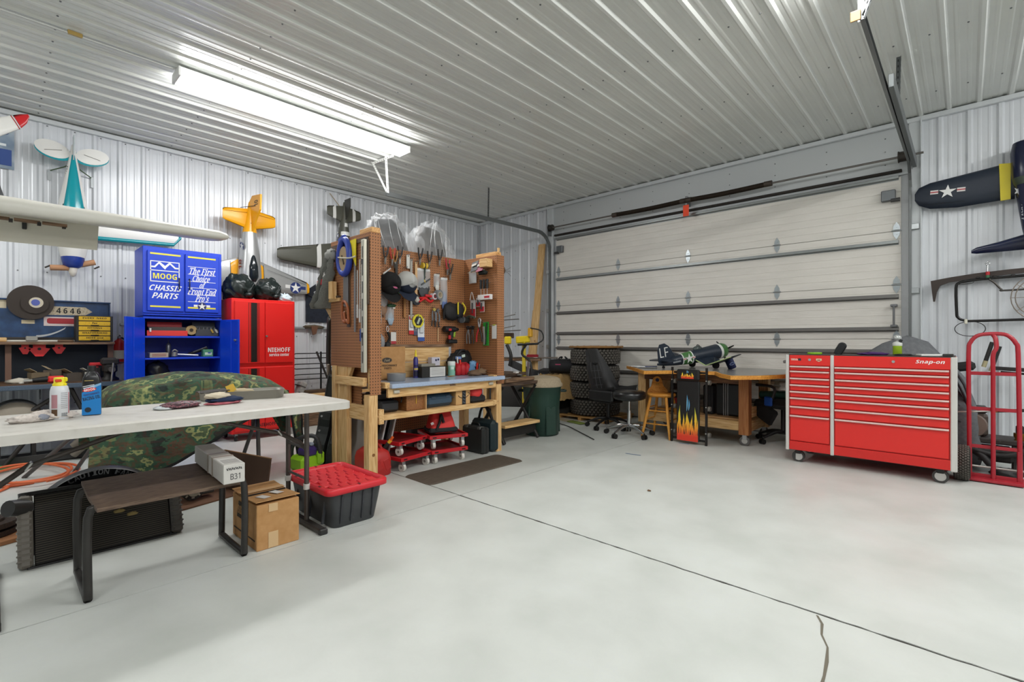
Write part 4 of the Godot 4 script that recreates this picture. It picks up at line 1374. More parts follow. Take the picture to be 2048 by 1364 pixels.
	P(lump(V(0, 0, 0), V(0.08, 0.115, 0.11), 0.35, 14, 20, 12), "bag", M("1d1d1c", 0.35), bg)
	var sp := T("spanner_set", "loose dark sockets and spanners on the bottom cabinet shelf", "spanners", V(0.85, 0.776, 5.38))
	for i in 9:
		var a := rng.randf() * 3.0
		var c := V(-0.05 + rng.randf() * 0.1, 0.012, -0.14 + i * 0.034)
		tb(sp, "spanner", M("4b5160" if i % 3 else "a6abb3", 0.35, 0.7), [c, c + V(sin(a) * 0.05, 0.008, cos(a) * 0.05)], 0.009, 0, 6)
	var bk := T("white_tray", "flat white tray at the right of the bottom cabinet shelf", "tray", V(0.85, 0.776, 5.17))
	bx(bk, "tray", M("c8c8c4", 0.5), V(0, 0.012, 0), V(0.12, 0.022, 0.17), 0.004)

	# red cabinet
	var rd := M("e3221f", 0.38)
	var r := T("red_cabinet", "tall red steel cabinet with black stripes and white service center lettering", "cabinet", V(1.1, 0.0, 5.01))
	bx(r, "body", rd, V(-0.24, 0.9, -0.37), V(0.46, 1.62, 0.74), 0.005)
	for q in [[0.93, 1.68, 0], [0.115, 0.88, 1]]:
		for s in 2:
			var dr := bx(r, "door", rd, V(0.0, (q[0] + q[1]) / 2, -0.2 - s * 0.345), V(0.02, q[1] - q[0], 0.34), 0.005)
			if s == 0:
				for w in [[-0.185, 0.006], [-0.206, 0.004], [-0.245, 0.068], [-0.288, 0.006], [-0.302, 0.005]]:
					bx(dr, "black_stripe", M("17110f", 0.45), V(0.0105, (q[0] + q[1]) / 2, w[0]), V(0.0015, q[1] - q[0] - 0.03, w[1]))
			elif q[2] == 0:
				txt(dr, "NIEHOFF", 0.27, 0.055, wh, face.translated(V(0.0108, 1.09, -0.54)), "Droid Sans", true)
				txt(dr, "service center", 0.24, 0.04, wh, face.translated(V(0.0108, 1.03, -0.54)), "Droid Sans", true)
				cy(dr, "lock", M("bfc0c2", 0.25, 0.8), V(0.01, 1.26, -0.385), V(0.03, 1.26, -0.385), 0.012)
			elif q[2] == 1:
				txt(dr, "NIEHOFF", 0.2, 0.04, M("1a1212"), face.translated(V(0.0108, 0.17, -0.4)), "Droid Sans", true)
	for z in [-0.06, -0.68]:
		for x in [-0.05, -0.42]:
			cy(r, "caster", M("2a2928", 0.5), V(x, 0.035, z - 0.012), V(x, 0.035, z + 0.012), 0.035)
			bx(r, "caster_fork", M("8f9193", 0.35, 0.7), V(x, 0.07, z), V(0.04, 0.04, 0.034), 0.003)
	# bags on top of the red cabinet
	var tk := M("1b2423", 0.3)
	for q in [[V(0.86, 1.712, 4.86), V(0.18, 0.185, 0.17), 31, "big black trash bag on the red cabinet, nearer the blue cabinet"], [V(0.88, 1.712, 4.53), V(0.16, 0.165, 0.155), 47, "smaller black trash bag on the red cabinet with gathered knot"]]:
		var bgo := T("trash_bag", q[3], "trash bag", q[0], 0, "black bags on the red cabinet")
		P(lump(Vector3.ZERO, q[1], 0.3, q[2], 34, 22, true, 2.6), "bag", tk, bgo)
		P(lump(V(q[1].x * 0.95, q[1].y * 0.15, -q[1].z * 0.35), V(0.03, 0.035, 0.04), 0.6, q[2] + 1, 14, 8), "knot", tk, bgo)
		for i in 7:
			var a := -0.9 + i * 0.3
			tb(bgo, "fold", tk, [V(q[1].x * 1.0, q[1].y * 0.4, -q[1].z * 0.35), V(q[1].x * 0.8, q[1].y * (0.9 + cos(a) * 0.3), -q[1].z * 0.3 + sin(a) * q[1].z * 0.6)], 0.006, 0, 5)
	var wb := T("clear_bag", "crumpled pale blue plastic bag at the red cabinet's top edge", "plastic bag", V(0.98, 1.705, 4.35))
	P(lump(Vector3.ZERO, V(0.06, 0.062, 0.075), 0.6, 77, 22, 14), "bag", N("pale_plastic", ntex("plas_n", 0.06, [[0.0, "7fa4bd"], [0.5, "cfdce2"], [1.0, "f0f3f4"]], 5), V(5, 5, 5), 0.25), wb)
	var bt := T("dark_bottle", "dark bottle standing between the blue cabinet and first trash bag", "bottle", V(0.7, 1.71, 4.96))
	P(B.new().slathe([[0.03, 0], [0.032, 0.14], [0.02, 0.18], [0.018, 0.21]], 12), "bottle", M("26282a", 0.3), bt)


func table_area() -> void:
	var white := N("table_plastic", ntex("tabl_n", 0.02, [[0.0, "b3afa6"], [0.35, "c2beb6"], [1.0, "c9c6bf"]], 15, 5), V(1.6, 1.6, 1.6), 0.5)
	var grey := M("57514d", 0.4, 0.4)
	# folding table: top at 0.82
	var t := T("folding_table", "long white plastic folding table with grey steel legs", "table", V(4.2, 0, 6.235))
	var tp := B.new()
	tp.t = Transform3D(Basis(Vector3(1, 0, 0), Vector3(0, 0, 1), Vector3(0, -1, 0)), V(0, 0.82, 0))
	var o1 := rrect(0.70, 1.73, 0.05)
	var o2 := rrect(0.735, 1.76, 0.065)
	var rg := []
	for q in [[o1, 0.0], [o2, 0.008], [o2, 0.05], [rrect(0.71, 1.74, 0.05), 0.052]]:
		rg.append(q[0].map(func(p): return Vector3(p.x, p.y, q[1])))
	tp.loft(rg, true, true, true)
	P(tp, "top", white, t)
	for s in [-1, 1]:
		var z: float = s * 0.70
		var leg := B.new()
		for x in [-0.2, 0.09]:
			leg.cyl(V(x, 0.03, z), V(x, 0.77, z), 0.0155, -1, 12)
		var lg := P(leg, "leg", grey, t)
		for x in [-0.2, 0.09]:
			cy(lg, "collar", M("c9c9c4", 0.5), V(x, 0.235, z), V(x, 0.27, z), 0.021)
		bx(t, "foot", M("4c4846", 0.4, 0.4), V(-0.04, 0.018, z), V(0.72, 0.036, 0.05), 0.008)
		for e in [-0.4, 0.32]:
			bx(t, "foot_cap", M("2b2a29", 0.5), V(e, 0.018, z), V(0.03, 0.038, 0.052), 0.006)
		tb(t, "cross_bar", grey, [V(-0.2, 0.5, z), V(0.09, 0.5, z)], 0.011)
		tb(t, "cross_bar", grey, [V(-0.2, 0.3, z), V(0.09, 0.3, z)], 0.009)
		tb(t, "brace", grey, [V(-0.05, 0.765, z * 0.1), V(-0.06, 0.6, z * 0.82)], 0.012)
		tb(t, "brace_fork", grey, [V(-0.06, 0.605, z * 0.82), V(0.0, 0.52, z), V(0.09, 0.49, z)], 0.014)
		bx(t, "brace_clip", M("b4b4b0", 0.3, 0.7), V(-0.06, 0.598, z * 0.83), V(0.05, 0.045, 0.01), 0.002, V(-35 * s, 0, 0))
		bx(t, "hinge_rail", grey, V(0.0, 0.766, z), V(0.6, 0.02, 0.03))

	# on the table
	var can := T("spray_can", "white aerosol can with yellow trigger cap on the folding table", "spray can", V(4.2, 0.82, 6.71))
	var body := P(B.new().slathe([[0.033, 0.0], [0.036, 0.004], [0.036, 0.135], [0.031, 0.158], [0.024, 0.165]], 28), "body", M("d4d6da", 0.3), can)
	P(B.new().slathe([[0.027, 0.162], [0.027, 0.172], [0.022, 0.176], [0.022, 0.2], [0.018, 0.203]], 18), "cap", M("e7d51c", 0.4), can)
	bx(can, "trigger", M("d0451f", 0.4), V(0.018, 0.188, 0.006), V(0.014, 0.014, 0.024), 0.003)
	bx(can, "cap_hook", M("e7d51c", 0.4), V(0.004, 0.192, -0.022), V(0.022, 0.022, 0.012), 0.004)
	for q in [[0.02, 0.075, -0.5, 0.6, "c8c9cb", "text_panel"], [0.055, 0.12, 0.65, 1.35, "b07f86", "pink_panel"], [0.012, 0.05, 0.65, 1.35, "5b4028", "picture_panel"], [0.02, 0.13, -0.75, -0.62, "b92a2a", "red_band"], [0.012, 0.032, -0.45, 0.25, "7a7d80", "code_panel"]]:
		arc_label(body, q[5], M(q[4], 0.5), 0.0364, q[0], q[1], q[2] - 0.35, q[3] - 0.35)
	for i in 9:
		arc_label(body, "print_line", M("8d9094", 0.5), 0.0367, 0.126 - i * 0.009, 0.129 - i * 0.009, -0.8, -0.05)
	var bo := T("oil_bottle", "blue and black oil bottle with slanted label on the folding table", "bottle", V(4.146, 0.82, 6.585), -8)
	var bbm := M("1e1e20", 0.25)
	var rr := []
	for q in [[0.072, 0.05, 0.0], [0.076, 0.054, 0.005], [0.076, 0.054, 0.165], [0.07, 0.05, 0.19], [0.05, 0.04, 0.215], [0.03, 0.03, 0.222], [0.03, 0.03, 0.226]]:
		rr.append(rrect(q[0], q[1], q[1] * 0.3).map(func(p): return Vector3(p.y, q[2], p.x)))
	P(B.new().loft(rr), "body", bbm, bo)
	cy(bo, "cap", M("141415", 0.4), V(0, 0.224, 0), V(0, 0.252, 0), 0.017)
	var fx := Transform3D(Basis(Vector3(0, 0, -1), Vector3.UP, Vector3(1, 0, 0)), V(0.0272, 0, 0))
	pl(bo, "blue_label", M("1378bf", 0.35), [Vector2(-0.0375, 0.004), Vector2(0.0375, 0.004), Vector2(0.0375, 0.163), Vector2(0.0, 0.14), Vector2(-0.0375, 0.118)], fx, 0.0006)
	pl(bo, "grey_blue_band", M("7fa9cb", 0.4), [Vector2(-0.03, 0.122), Vector2(0.037, 0.155), Vector2(0.037, 0.165), Vector2(-0.03, 0.14)], fx.translated_local(V(0, 0, 0.0004)), 0.0006)
	pl(bo, "red_badge", M("d2322c", 0.4), disc(0.027, 20, Vector2.ZERO, 0.0095), fx.translated_local(V(-0.008, 0.132, 0.0014)) * Transform3D(Basis(Vector3.BACK, 0.18), Vector3.ZERO), 0.0006)
	txt(bo, "MOOG", 0.042, 0.011, M("efecec"), fx.translated_local(V(-0.008, 0.132, 0.0022)) * Transform3D(Basis(Vector3.BACK, 0.18), Vector3.ZERO), "Droid Sans", true, 0.0004)
	txt(bo, "PERFORMANCE", 0.062, 0.009, M("3a2c62"), fx.translated_local(V(0.0, 0.11, 0.001)) * Transform3D(Basis(Vector3.BACK, 0.2), Vector3.ZERO), "Droid Sans", true, 0.0004)
	txt(bo, "RACING OIL", 0.068, 0.017, M("181a1c"), fx.translated_local(V(0.0, 0.09, 0.001)) * Transform3D(Basis(Vector3.BACK, 0.2), Vector3.ZERO), "Droid Sans", true, 0.0004)
	pl(bo, "dark_emblem", M("16222e"), disc(0.013, 14), fx.translated_local(V(-0.014, 0.03, 0.001)), 0.0004)
	for i in 2:
		pl(bo, "white_line", M("dfe3e6"), rect(0.045, 0.003, Vector2(-0.012, 0.152 - i * 0.008)), fx.translated_local(V(0, 0, 0.0008)) * Transform3D(Basis(Vector3.BACK, 0.2), V(0.03, 0.006, 0)), 0.0004)
	pl(bo, "gold_line", M("b9a15a"), rect(0.035, 0.003, Vector2(-0.01, 0.178)), fx.translated_local(V(0, 0, -0.001)), 0.0012)
	var gl := T("work_gloves", "pair of crumpled dirty white cloth gloves on the folding table", "gloves", V(4.2, 0.82, 6.76), 12)
	var gm := N("dirty_cotton", ntex("cot_n", 0.04, [[0.0, "8f8a86"], [0.4, "c8beb6"], [1.0, "dcd5cd"]], 9), V(6, 6, 6), 0.95)
	for q in [[V(0.0, 0, -0.05), V(0.045, 0.022, 0.065), 3], [V(0.02, 0.0, 0.06), V(0.04, 0.02, 0.075), 6], [V(-0.02, 0.012, 0.0), V(0.03, 0.02, 0.05), 8]]:
		P(lump(q[0], q[1], 0.45, q[2], 20, 12), "glove", gm, gl)
	P(lump(V(0.045, 0.008, 0.02), V(0.018, 0.016, 0.022), 0.4, 12, 14, 8), "cuff", M("8b8f9a", 0.95), gl)
	var bg := T("plastic_bag", "clear plastic bag holding dark cloth on the folding table", "plastic bag", V(4.17, 0.82, 6.2), 10)
	P(lump(Vector3.ZERO, V(0.06, 0.022, 0.1), 0.4, 21, 20, 12), "cloth", N("red_black_cloth", ntex("rbc", 0.05, [[0.0, "231f22"], [0.5, "3a2a31"], [0.62, "7d2f3c"], [1.0, "b7aeb2"]], 6), V(6, 6, 6), 0.4), bg)
	P(lump(V(0, 0.0, 0.085), V(0.05, 0.012, 0.05), 0.3, 23, 16, 10), "film", M("c3c8ca", 0.2), bg)
	var rg2 := T("folded_rags", "stack of folded rags, cream, dark blue and pink, on the table", "rags", V(4.15, 0.82, 5.98), 8)
	for q in [["pink_rag", V(0.0, 0, 0.0), V(0.055, 0.012, 0.1), "c7707a", 2], ["blue_rag", V(0.0, 0.012, -0.01), V(0.055, 0.02, 0.1), "22304d", 5], ["cream_rag", V(-0.01, 0.036, 0.03), V(0.05, 0.02, 0.07), "cfc3ab", 7]]:
		P(lump(q[1], q[2], 0.35, q[4], 20, 12), q[0], M(q[3], 0.95), rg2)
	var tr := T("metal_pan", "long shallow aluminium pan with rounded end on the folding table", "pan", V(3.93, 0.82, 5.8), -16)
	var rs := []
	for q in [[0.19, 0.46, 0.0], [0.2, 0.48, 0.006], [0.21, 0.49, 0.055], [0.214, 0.494, 0.056], [0.205, 0.485, 0.054], [0.195, 0.47, 0.008]]:
		rs.append(rrect(q[0], q[1], 0.07, Vector2.ZERO, 6).map(func(p): return Vector3(p.x, q[2], p.y)))
	P(B.new().loft(rs), "pan", M("9d9a91", 0.4, 0.6), tr)
	P(lump(V(-0.02, 0.03, 0.02), V(0.05, 0.02, 0.08), 0.5, 41, 16, 10), "paper_scraps", M("b8a98c", 0.9), tr)
	bx(tr, "yellow_tag", M("d2a93a", 0.7), V(0.02, 0.07, 0.07), V(0.004, 0.05, 0.05), 0, V(20, 10, 12))
	bx(tr, "dark_paper", M("3b3630", 0.8), V(0.0, 0.058, 0.17), V(0.16, 0.004, 0.16), 0, V(4, 12, 0))
	var df := T("dirt_clump", "small brown dirt clump beside the aluminium pan on the table", "dirt", V(3.93, 0.82, 5.6))
	P(lump(Vector3.ZERO, V(0.03, 0.01, 0.035), 0.8, 61, 14, 8), "clump", M("8d6f4c", 0.95), df)

	# camo cover over a long object on a folding stand
	var camo := N("camo", ntex("camo_n", 0.011, [[0.0, "1d2022"], [0.3, "3b5a43"], [0.43, "5f4534"], [0.54, "365640"], [0.66, "a3a76c"], [0.75, "4a6043"], [0.88, "1d2022"]], 17, 5, 512, true), V(0.7, 0.85, 0.7), 0.85)
	var qn := FastNoiseLite.new()
	qn.seed = 3
	qn.noise_type = FastNoiseLite.TYPE_CELLULAR
	qn.frequency = 0.06
	var qt := NoiseTexture2D.new()
	qt.width = 256; qt.height = 256
	qt.seamless = true
	qt.noise = qn
	camo.heightmap_enabled = true
	camo.heightmap_texture = qt
	camo.heightmap_scale = 1.2
	var cv := T("camo_cover", "camouflage quilted cover draped over a long low object behind the table", "cover", V(2.45, 0, 5.7))
	var rows := []
	var fn := FastNoiseLite.new()
	fn.seed = 8
	fn.frequency = 1.6
	for i in 29:
		var u := i / 28.0     # 0 at the near left end (z=+0.78), 1 at the far right end
		var z := lerpf(0.74, -0.78, u)
		var w := 0.42 * pow(maxf(sin(clampf(u * 0.9 + 0.1, 0, 1) * PI), 0.05), 0.35)
		var cx := lerpf(-0.12, 0.2, u)
		var top := 0.86 + 0.07 * sin(u * PI) - 0.13 * pow(absf(u - 0.45) * 2.0, 3.0)
		if u < 0.08:
			top -= (0.08 - u) * 3.0
		if u > 0.9:
			top -= (u - 0.9) * 0.9
		var hem := lerpf(0.14, 0.62, smoothstep(0.12, 0.86, u))
		if u > 0.9:
			hem = lerpf(0.62, 0.12, smoothstep(0.9, 0.97, u))
		if u < 0.12:
			hem = lerpf(0.16, 0.14, u / 0.12)
		var r := []
		for j in 21:
			var v := j / 20.0 * 2.0 - 1.0    # -1 back hem, +1 front hem
			var x: float
			var y: float
			if absf(v) < 0.5:
				x = cx + v * 2.0 * w
				y = top - 0.06 * pow(absf(v) * 2.0, 2.0)
			else:
				var d := (absf(v) - 0.5) * 2.0
				x = cx + signf(v) * (w + 0.03 * sin(d * 3.0))
				y = lerpf(top - 0.06, maxf(hem, 0.3) if v < 0 else hem, d)
			var n := fn.get_noise_3d(x * 2.0, y * 2.0, z * 2.0)
			r.append(V(x + n * 0.05, y + n * 0.025, z + fn.get_noise_3d(z * 2.0, y * 3.0, x) * 0.02))
		rows.append(r)
	P(B.new().sheet(rows, V(-0.004, -0.006, 0)), "quilted_cloth", camo, cv)
	var hemp := []
	for r in rows:
		hemp.append(r[20] + V(0.003, 0.0, 0))
	tb(cv, "black_hem", M("161616", 0.9), hemp, 0.012, 0, 6)
	var endr := []
	for j in 21:
		endr.append(rows[28][j])
	tb(cv, "black_hem", M("161616", 0.9), endr, 0.012, 0, 6)
	var st := T("folding_stand", "folding tubular stand with crossed grey legs beneath the camouflage cover", "stand", V(2.5, 0, 5.6))
	for q in [[V(-0.05, 0.0, -0.24), V(0.05, 0.66, -0.42)], [V(0.52, 0.0, -0.22), V(-0.1, 0.66, -0.42)], [V(-0.9, 0.0, 0.85), V(-0.5, 0.66, 0.55)], [V(-1.1, 0.0, 1.15), V(-0.55, 0.68, 0.6)]]:
		tb(st, "leg", M("5a5654", 0.4, 0.4), [q[0], q[1]], 0.017, 0, 10)
	tb(st, "bar", M("4d4947", 0.4, 0.4), [V(0.0, 0.66, -0.42), V(-0.5, 0.66, 0.55)], 0.018)
	bx(st, "deck", M("3c352e", 0.8), V(-0.1, 0.7, 0.0), V(0.6, 0.06, 1.2))
	tb(st, "hook", M("2e2a28", 0.5), [V(0.1, 0.6, 0.35), V(0.3, 0.4, 0.3), V(0.32, 0.25, 0.32), V(0.28, 0.2, 0.36)], 0.01, 4)

	# tube-legged plank seat
	var ps := T("plank_seat", "old wooden plank on two black tube loops, used as a low bench", "bench", V(4.3, 0, 6.3))
	var pk := B.new()
	var pr := []
	for z in [-0.27, -0.1, 0.1, 0.315]:
		pr.append([V(-0.275, 0.46, z), V(-0.02, 0.44, z), V(0.03, 0.441, z), V(0.30, 0.452, z)])
	pk.sheet(pr, V(0, -0.018, 0), true)
	P(pk, "plank", N("grey_plank", ntex("plank_n", 0.03, [[0.0, "3a2d24"], [0.4, "5b493b"], [1.0, "7a6655"]], 19, 5), V(10, 10, 1.2), 0.7), ps)
	for q in [[0.335, -1.0], [-0.325, 1.0]]:
		var z: float = q[0]
		var pts := [V(-0.2, 0.425, z + q[1] * 0.16), V(-0.2, 0.425, z + q[1] * 0.05), V(-0.2, 0.39, z), V(-0.2, 0.05, z), V(-0.17, 0.018, z), V(0.16, 0.018, z), V(0.19, 0.05, z), V(0.19, 0.39, z), V(0.19, 0.428, z + q[1] * 0.05), V(0.19, 0.428, z + q[1] * 0.16)]
		tb(ps, "tube_loop", M("3a3836", 0.35, 0.5), pts, 0.0175, 3, 12)
	var wbx := T("long_carton", "long narrow white carton marked B31 lying across the plank seat", "carton", V(4.33, 0.46, 6.06), -3)
	bx(wbx, "box", M("c9c6c0", 0.7), V(0, 0.052, 0), V(0.66, 0.1, 0.1), 0.003)
	var ex := Transform3D(Basis(Vector3(0, 0, -1), Vector3.UP, Vector3(1, 0, 0)), V(0.3305, 0.05, 0))
	txt(wbx, "B31", 0.045, 0.03, M("26262a"), ex.translated_local(V(0.005, -0.012, 0)), "Droid Sans", false, 0.0006)
	for i in 9:
		bx(wbx, "marker_scrawl", M("26262a"), V(0.331, 0.078 + 0.002 * (i % 2), 0.032 - i * 0.008), V(0.0008, 0.012, 0.004), 0, V(20, 0, 0))
	bx(wbx, "shipping_label", M("dedcd8", 0.6), V(0.23, 0.1025, 0.0), V(0.14, 0.0008, 0.09))
	for i in 5:
		bx(wbx, "print_line", M("76716c", 0.7), V(0.21 + i * 0.02, 0.1032, 0.0), V(0.006, 0.0006, 0.075))
	for x in [0.1, 0.0]:
		bx(wbx, "tape", M("a3988a", 0.3), V(x, 0.052, 0), V(0.03, 0.1015, 0.1012))
	# cardboard carton
	var cbm := N("cardboard", ntex("card_n", 0.02, [[0.0, "b0824f"], [1.0, "bf9260"]], 22, 4), V(3, 3, 3), 0.85)
	var cb := T("cardboard_box", "open-flapped brown cardboard box with taped seams under the folding table", "box", V(4.29, 0, 5.79))
	bx(cb, "body", cbm, V(0, 0.13, 0), V(0.4, 0.26, 0.24), 0.003)
	bx(cb, "flap", cbm, V(0.1, 0.272, 0.0), V(0.2, 0.004, 0.25), 0, V(0, 0, 4))
	bx(cb, "flap", cbm, V(-0.104, 0.274, 0.0), V(0.19, 0.004, 0.25), 0, V(0, 0, -3))
	bx(cb, "gap", M("20170f", 0.9), V(-0.004, 0.268, 0.0), V(0.012, 0.012, 0.24))
	for q in [[V(0.202, 0.05, 0.03), V(0.002, 0.09, 0.055), 0], [V(0.202, 0.235, 0.03), V(0.002, 0.045, 0.05), 0]]:
		bx(cb, "tape", M("cfae82", 0.5), q[0], q[1])
	for q in [[V(0.1, 0.277, 0.05), 4], [V(0.06, 0.278, -0.04), 4]]:
		bx(cb, "paper_label", M("d8d5cf", 0.6), q[0], V(0.09, 0.001, 0.045), 0, V(0, 12, q[1]))
	bx(cb, "top_tape", M("c9a273", 0.45), V(-0.05, 0.279, 0.0), V(0.05, 0.001, 0.25))
	var lx := Transform3D(Basis(), V(0, 0.13, 0.1215))
	pl(cb, "print_frame", M("3c3126", 0.8), [Vector2(-0.12, 0.0), Vector2(-0.03, 0.0), Vector2(-0.03, 0.1), Vector2(-0.09, 0.1)], lx, 0.0006)
	txt(cb, "BBI", 0.06, 0.05, M("b0824f"), lx.translated_local(V(-0.07, 0.05, 0.0008)), "Droid Sans", true, 0.0006)
	bx(cb, "print_band", M("3c3126", 0.8), V(0.0, 0.055, 0.1215), V(0.35, 0.008, 0.001))
	bx(cb, "print_band", M("5b4936", 0.8), V(0.02, 0.085, 0.1215), V(0.1, 0.006, 0.001))
	# standing flap of dark cardboard
	var dc := T("cardboard_sheet", "dark brown cardboard sheet standing behind the white long carton", "cardboard", V(3.28, 0, 5.58), 14)
	bx(dc, "sheet", M("4b3526", 0.9), V(0, 0.15, 0), V(0.6, 0.31, 0.012), 0, V(-8, 0, 0))
	bx(dc, "edge", M("8d6a47", 0.9), V(0, 0.305, -0.022), V(0.6, 0.006, 0.013), 0, V(-8, 0, 0))
	# tote
	var to := T("storage_tote", "black plastic storage tote with bright red ribbed lid", "tote", V(4.22, 0, 5.3))
	var rr2 := []
	for q in [[0.54, 0.30, 0.0], [0.55, 0.31, 0.006], [0.585, 0.35, 0.13], [0.61, 0.38, 0.235]]:
		rr2.append(rrect(q[0], q[1], 0.05).map(func(p): return Vector3(p.x, q[2], p.y)))
	P(B.new().loft(rr2), "body", M("3a3c3e", 0.5), to)
	for z in [-0.11, 0.11]:
		bx(to, "rib", M("34363a", 0.5), V(0.292, 0.12, z), V(0.02, 0.19, 0.012), 0.003, V(0, 0, -7))
		bx(to, "rib", M("34363a", 0.5), V(0.292, 0.12, z * 0.35), V(0.016, 0.19, 0.01), 0.003, V(0, 0, -7))
	for x in [-0.2, 0.0, 0.2]:
		bx(to, "rib", M("34363a", 0.5), V(x, 0.12, 0.178), V(0.012, 0.19, 0.02), 0.003, V(-8, 0, 0))
	var redm := M("d2232f", 0.4)
	var lid := []
	for q in [[0.64, 0.42, 0.225], [0.66, 0.44, 0.23], [0.66, 0.44, 0.262], [0.645, 0.425, 0.27], [0.6, 0.38, 0.27], [0.585, 0.365, 0.245]]:
		lid.append(rrect(q[0], q[1], 0.05).map(func(p): return Vector3(p.x, q[2], p.y)))
	var ld := P(B.new().loft(lid), "lid", redm, to)
	for i in 7:
		for j in 5:
			var w := 0.072
			bx(ld, "lid_scale", redm, V(-0.24 + i * 0.076, 0.25 + 0.0, -0.135 + j * 0.066 + (0.012 if i % 2 else -0.012)), V(w, 0.012, 0.058), 0.005, V(0, 0, -4))
			pass
	for q in [[-0.31, 0.0], [0.315, 0.0], [0.2, 0.208], [-0.15, 0.208]]:
		bx(ld, "slot", M("5b1216", 0.6), V(q[0], 0.2705, q[1]), V(0.03, 0.002, 0.012))
	# radiator
	var ra := T("radiator", "dusty black car radiator leaning beside the plank seat", "radiator", V(3.85, 0, 6.48))
	var tilt := Transform3D(Basis(Vector3.BACK, deg_to_rad(20)), Vector3.ZERO)
	var core := B.new()
	core.t = tilt
	core.box(V(-0.03, 0.2, 0.0), V(0.035, 0.37, 0.6), 0.003)
	var co := P(core, "core", M("17130f", 0.6, 0.2), ra)
	var fins := B.new()
	fins.t = tilt
	for i in 30:
		fins.box(V(-0.011, 0.03 + i * 0.0117, 0.0), V(0.008, 0.004, 0.595))
	P(fins, "fins", M("4a4337", 0.6, 0.2), co, "stuff")
	for s in [-1, 1]:
		var tk := B.new()
		tk.t = tilt
		tk.box(V(-0.03, 0.2, s * 0.335), V(0.07, 0.38, 0.06), 0.015)
		for i in 11:
			tk.box(V(-0.03, 0.05 + i * 0.03, s * 0.339), V(0.078, 0.014, 0.062), 0.006)
		P(tk, "side_tank", M("79736a" if s > 0 else "4f4b46", 0.5), ra)
	var nk := B.new()
	nk.t = tilt
	nk.cyl(V(-0.03, 0.33, 0.33), V(0.03, 0.33, 0.4), 0.045, 0.042)
	nk.cyl(V(-0.03, 0.37, 0.34), V(-0.03, 0.405, 0.34), 0.02, 0.022)
	P(nk, "hose_neck", M("2b2a29", 0.4), ra)
	for y in [0.005, 0.395]:
		var ch := B.new()
		ch.t = tilt
		ch.box(V(-0.03, y, 0.0), V(0.05, 0.02, 0.66), 0.003)
		P(ch, "frame_rail", M("191817", 0.4, 0.3), ra)
	for q in [[0.2, -0.06], [0.17, -0.12]]:
		P(lump(tilt * V(-0.008, q[0], q[1]), V(0.008, 0.012, 0.025), 0.8, 5, 10, 6), "straw", M("8d7a4c", 0.9), ra)
	# fan shroud behind it
	var sh := T("fan_shroud", "black plastic fan shroud with raised warning letters behind the radiator", "fan shroud", V(3.62, 0, 6.5))
	var ar := []
	for q in [[0.315, 0.05], [0.33, 0.02], [0.31, -0.02], [0.26, -0.03], [0.2, -0.02], [0.05, -0.015]]:
		var r := []
		for i in 25:
			var a := deg_to_rad(-8.0 + i * 8.2)
			r.append(V(q[1] + 0.02, 0.13 + sin(a) * q[0] * 0.98, -cos(a) * q[0]))
		ar.append(r)
	P(B.new().sheet(ar, V(-0.006, 0.0, 0)), "hood", M("242427", 0.35), sh)
	bx(sh, "back_plate", M("1e1e20", 0.5), V(0.0, 0.14, 0.0), V(0.012, 0.28, 0.62), 0.004)
	var sx := Transform3D(Basis(Vector3(0, 0, -1), Vector3.UP, Vector3(1, 0, 0)), V(0.034, 0.385, 0.0))
	var word := "CAUTION FAN"
	for i in word.length():
		if word[i] != " ":
			var a := deg_to_rad(26.0 - i * 5.6)
			txt(sh, word[i], 0.024, 0.03, M("7d7d80", 0.4), Transform3D(Basis(Vector3(0, 0, -1), Vector3.UP, Vector3(1, 0, 0)), V(0.008, 0.13 + cos(a) * 0.283, sin(a) * 0.283)) * Transform3D(Basis(Vector3.BACK, a), Vector3.ZERO), "Droid Sans", true, 0.004, 0.0, "letter")
	# board and engine part on the floor
	var eb := bx(self, "floor_cardboard", M("6b4a35", 0.9), Vector3.ZERO, V(0.55, 0.012, 0.7), 0.002)
	eb.position = V(3.1, 0.006, 5.98)
	eb.rotation_degrees.y = 14
	tag(eb, "flat brown cardboard on the floor under the engine part", "cardboard")
	var al := T("engine_part", "greasy alternator-like engine part on cardboard behind the plank seat", "engine part", V(3.18, 0.013, 5.92))
	cy(al, "housing", M("34312f", 0.5, 0.4), V(-0.06, 0.08, 0.0), V(0.06, 0.08, 0.0), 0.075)
	cy(al, "pulley", M("8b8375", 0.4, 0.5), V(0.06, 0.08, 0.0), V(0.1, 0.08, 0.0), 0.04)
	for i in 8:
		var a := TAU * i / 8
		bx(al, "fin", M("b3aa98", 0.5, 0.3), V(0.062, 0.08 + sin(a) * 0.055, cos(a) * 0.055), V(0.012, 0.02, 0.012), 0.002, V(rad_to_deg(a), 0, 0))
	bx(al, "bracket", M("44403c", 0.5, 0.4), V(0.0, 0.05, -0.1), V(0.1, 0.04, 0.09), 0.006)
	var cbp := T("carburetor", "small pale carburetor lying under the camouflage cover's front hem", "carburetor", V(2.55, 0.0, 5.8))
	for q in [[V(0, 0.03, 0), V(0.1, 0.05, 0.16)], [V(0.02, 0.07, 0.03), V(0.07, 0.04, 0.07)]]:
		bx(cbp, "casting", M("8f8b83", 0.5, 0.4), q[0], q[1], 0.01)
	cy(cbp, "throat", M("c6bfa9", 0.4, 0.5), V(0, 0.085, -0.03), V(0.0, 0.11, -0.03), 0.035)
	cy(cbp, "knob", M("2a2827", 0.5), V(0.04, 0.04, 0.1), V(0.04, 0.05, 0.13), 0.018)
	# orange hose and brake discs at the far left
	var oh := T("orange_hose", "orange air hose coiled on the floor at the far left", "hose", V(1.3, 0.0, 6.7))
	var hp := []
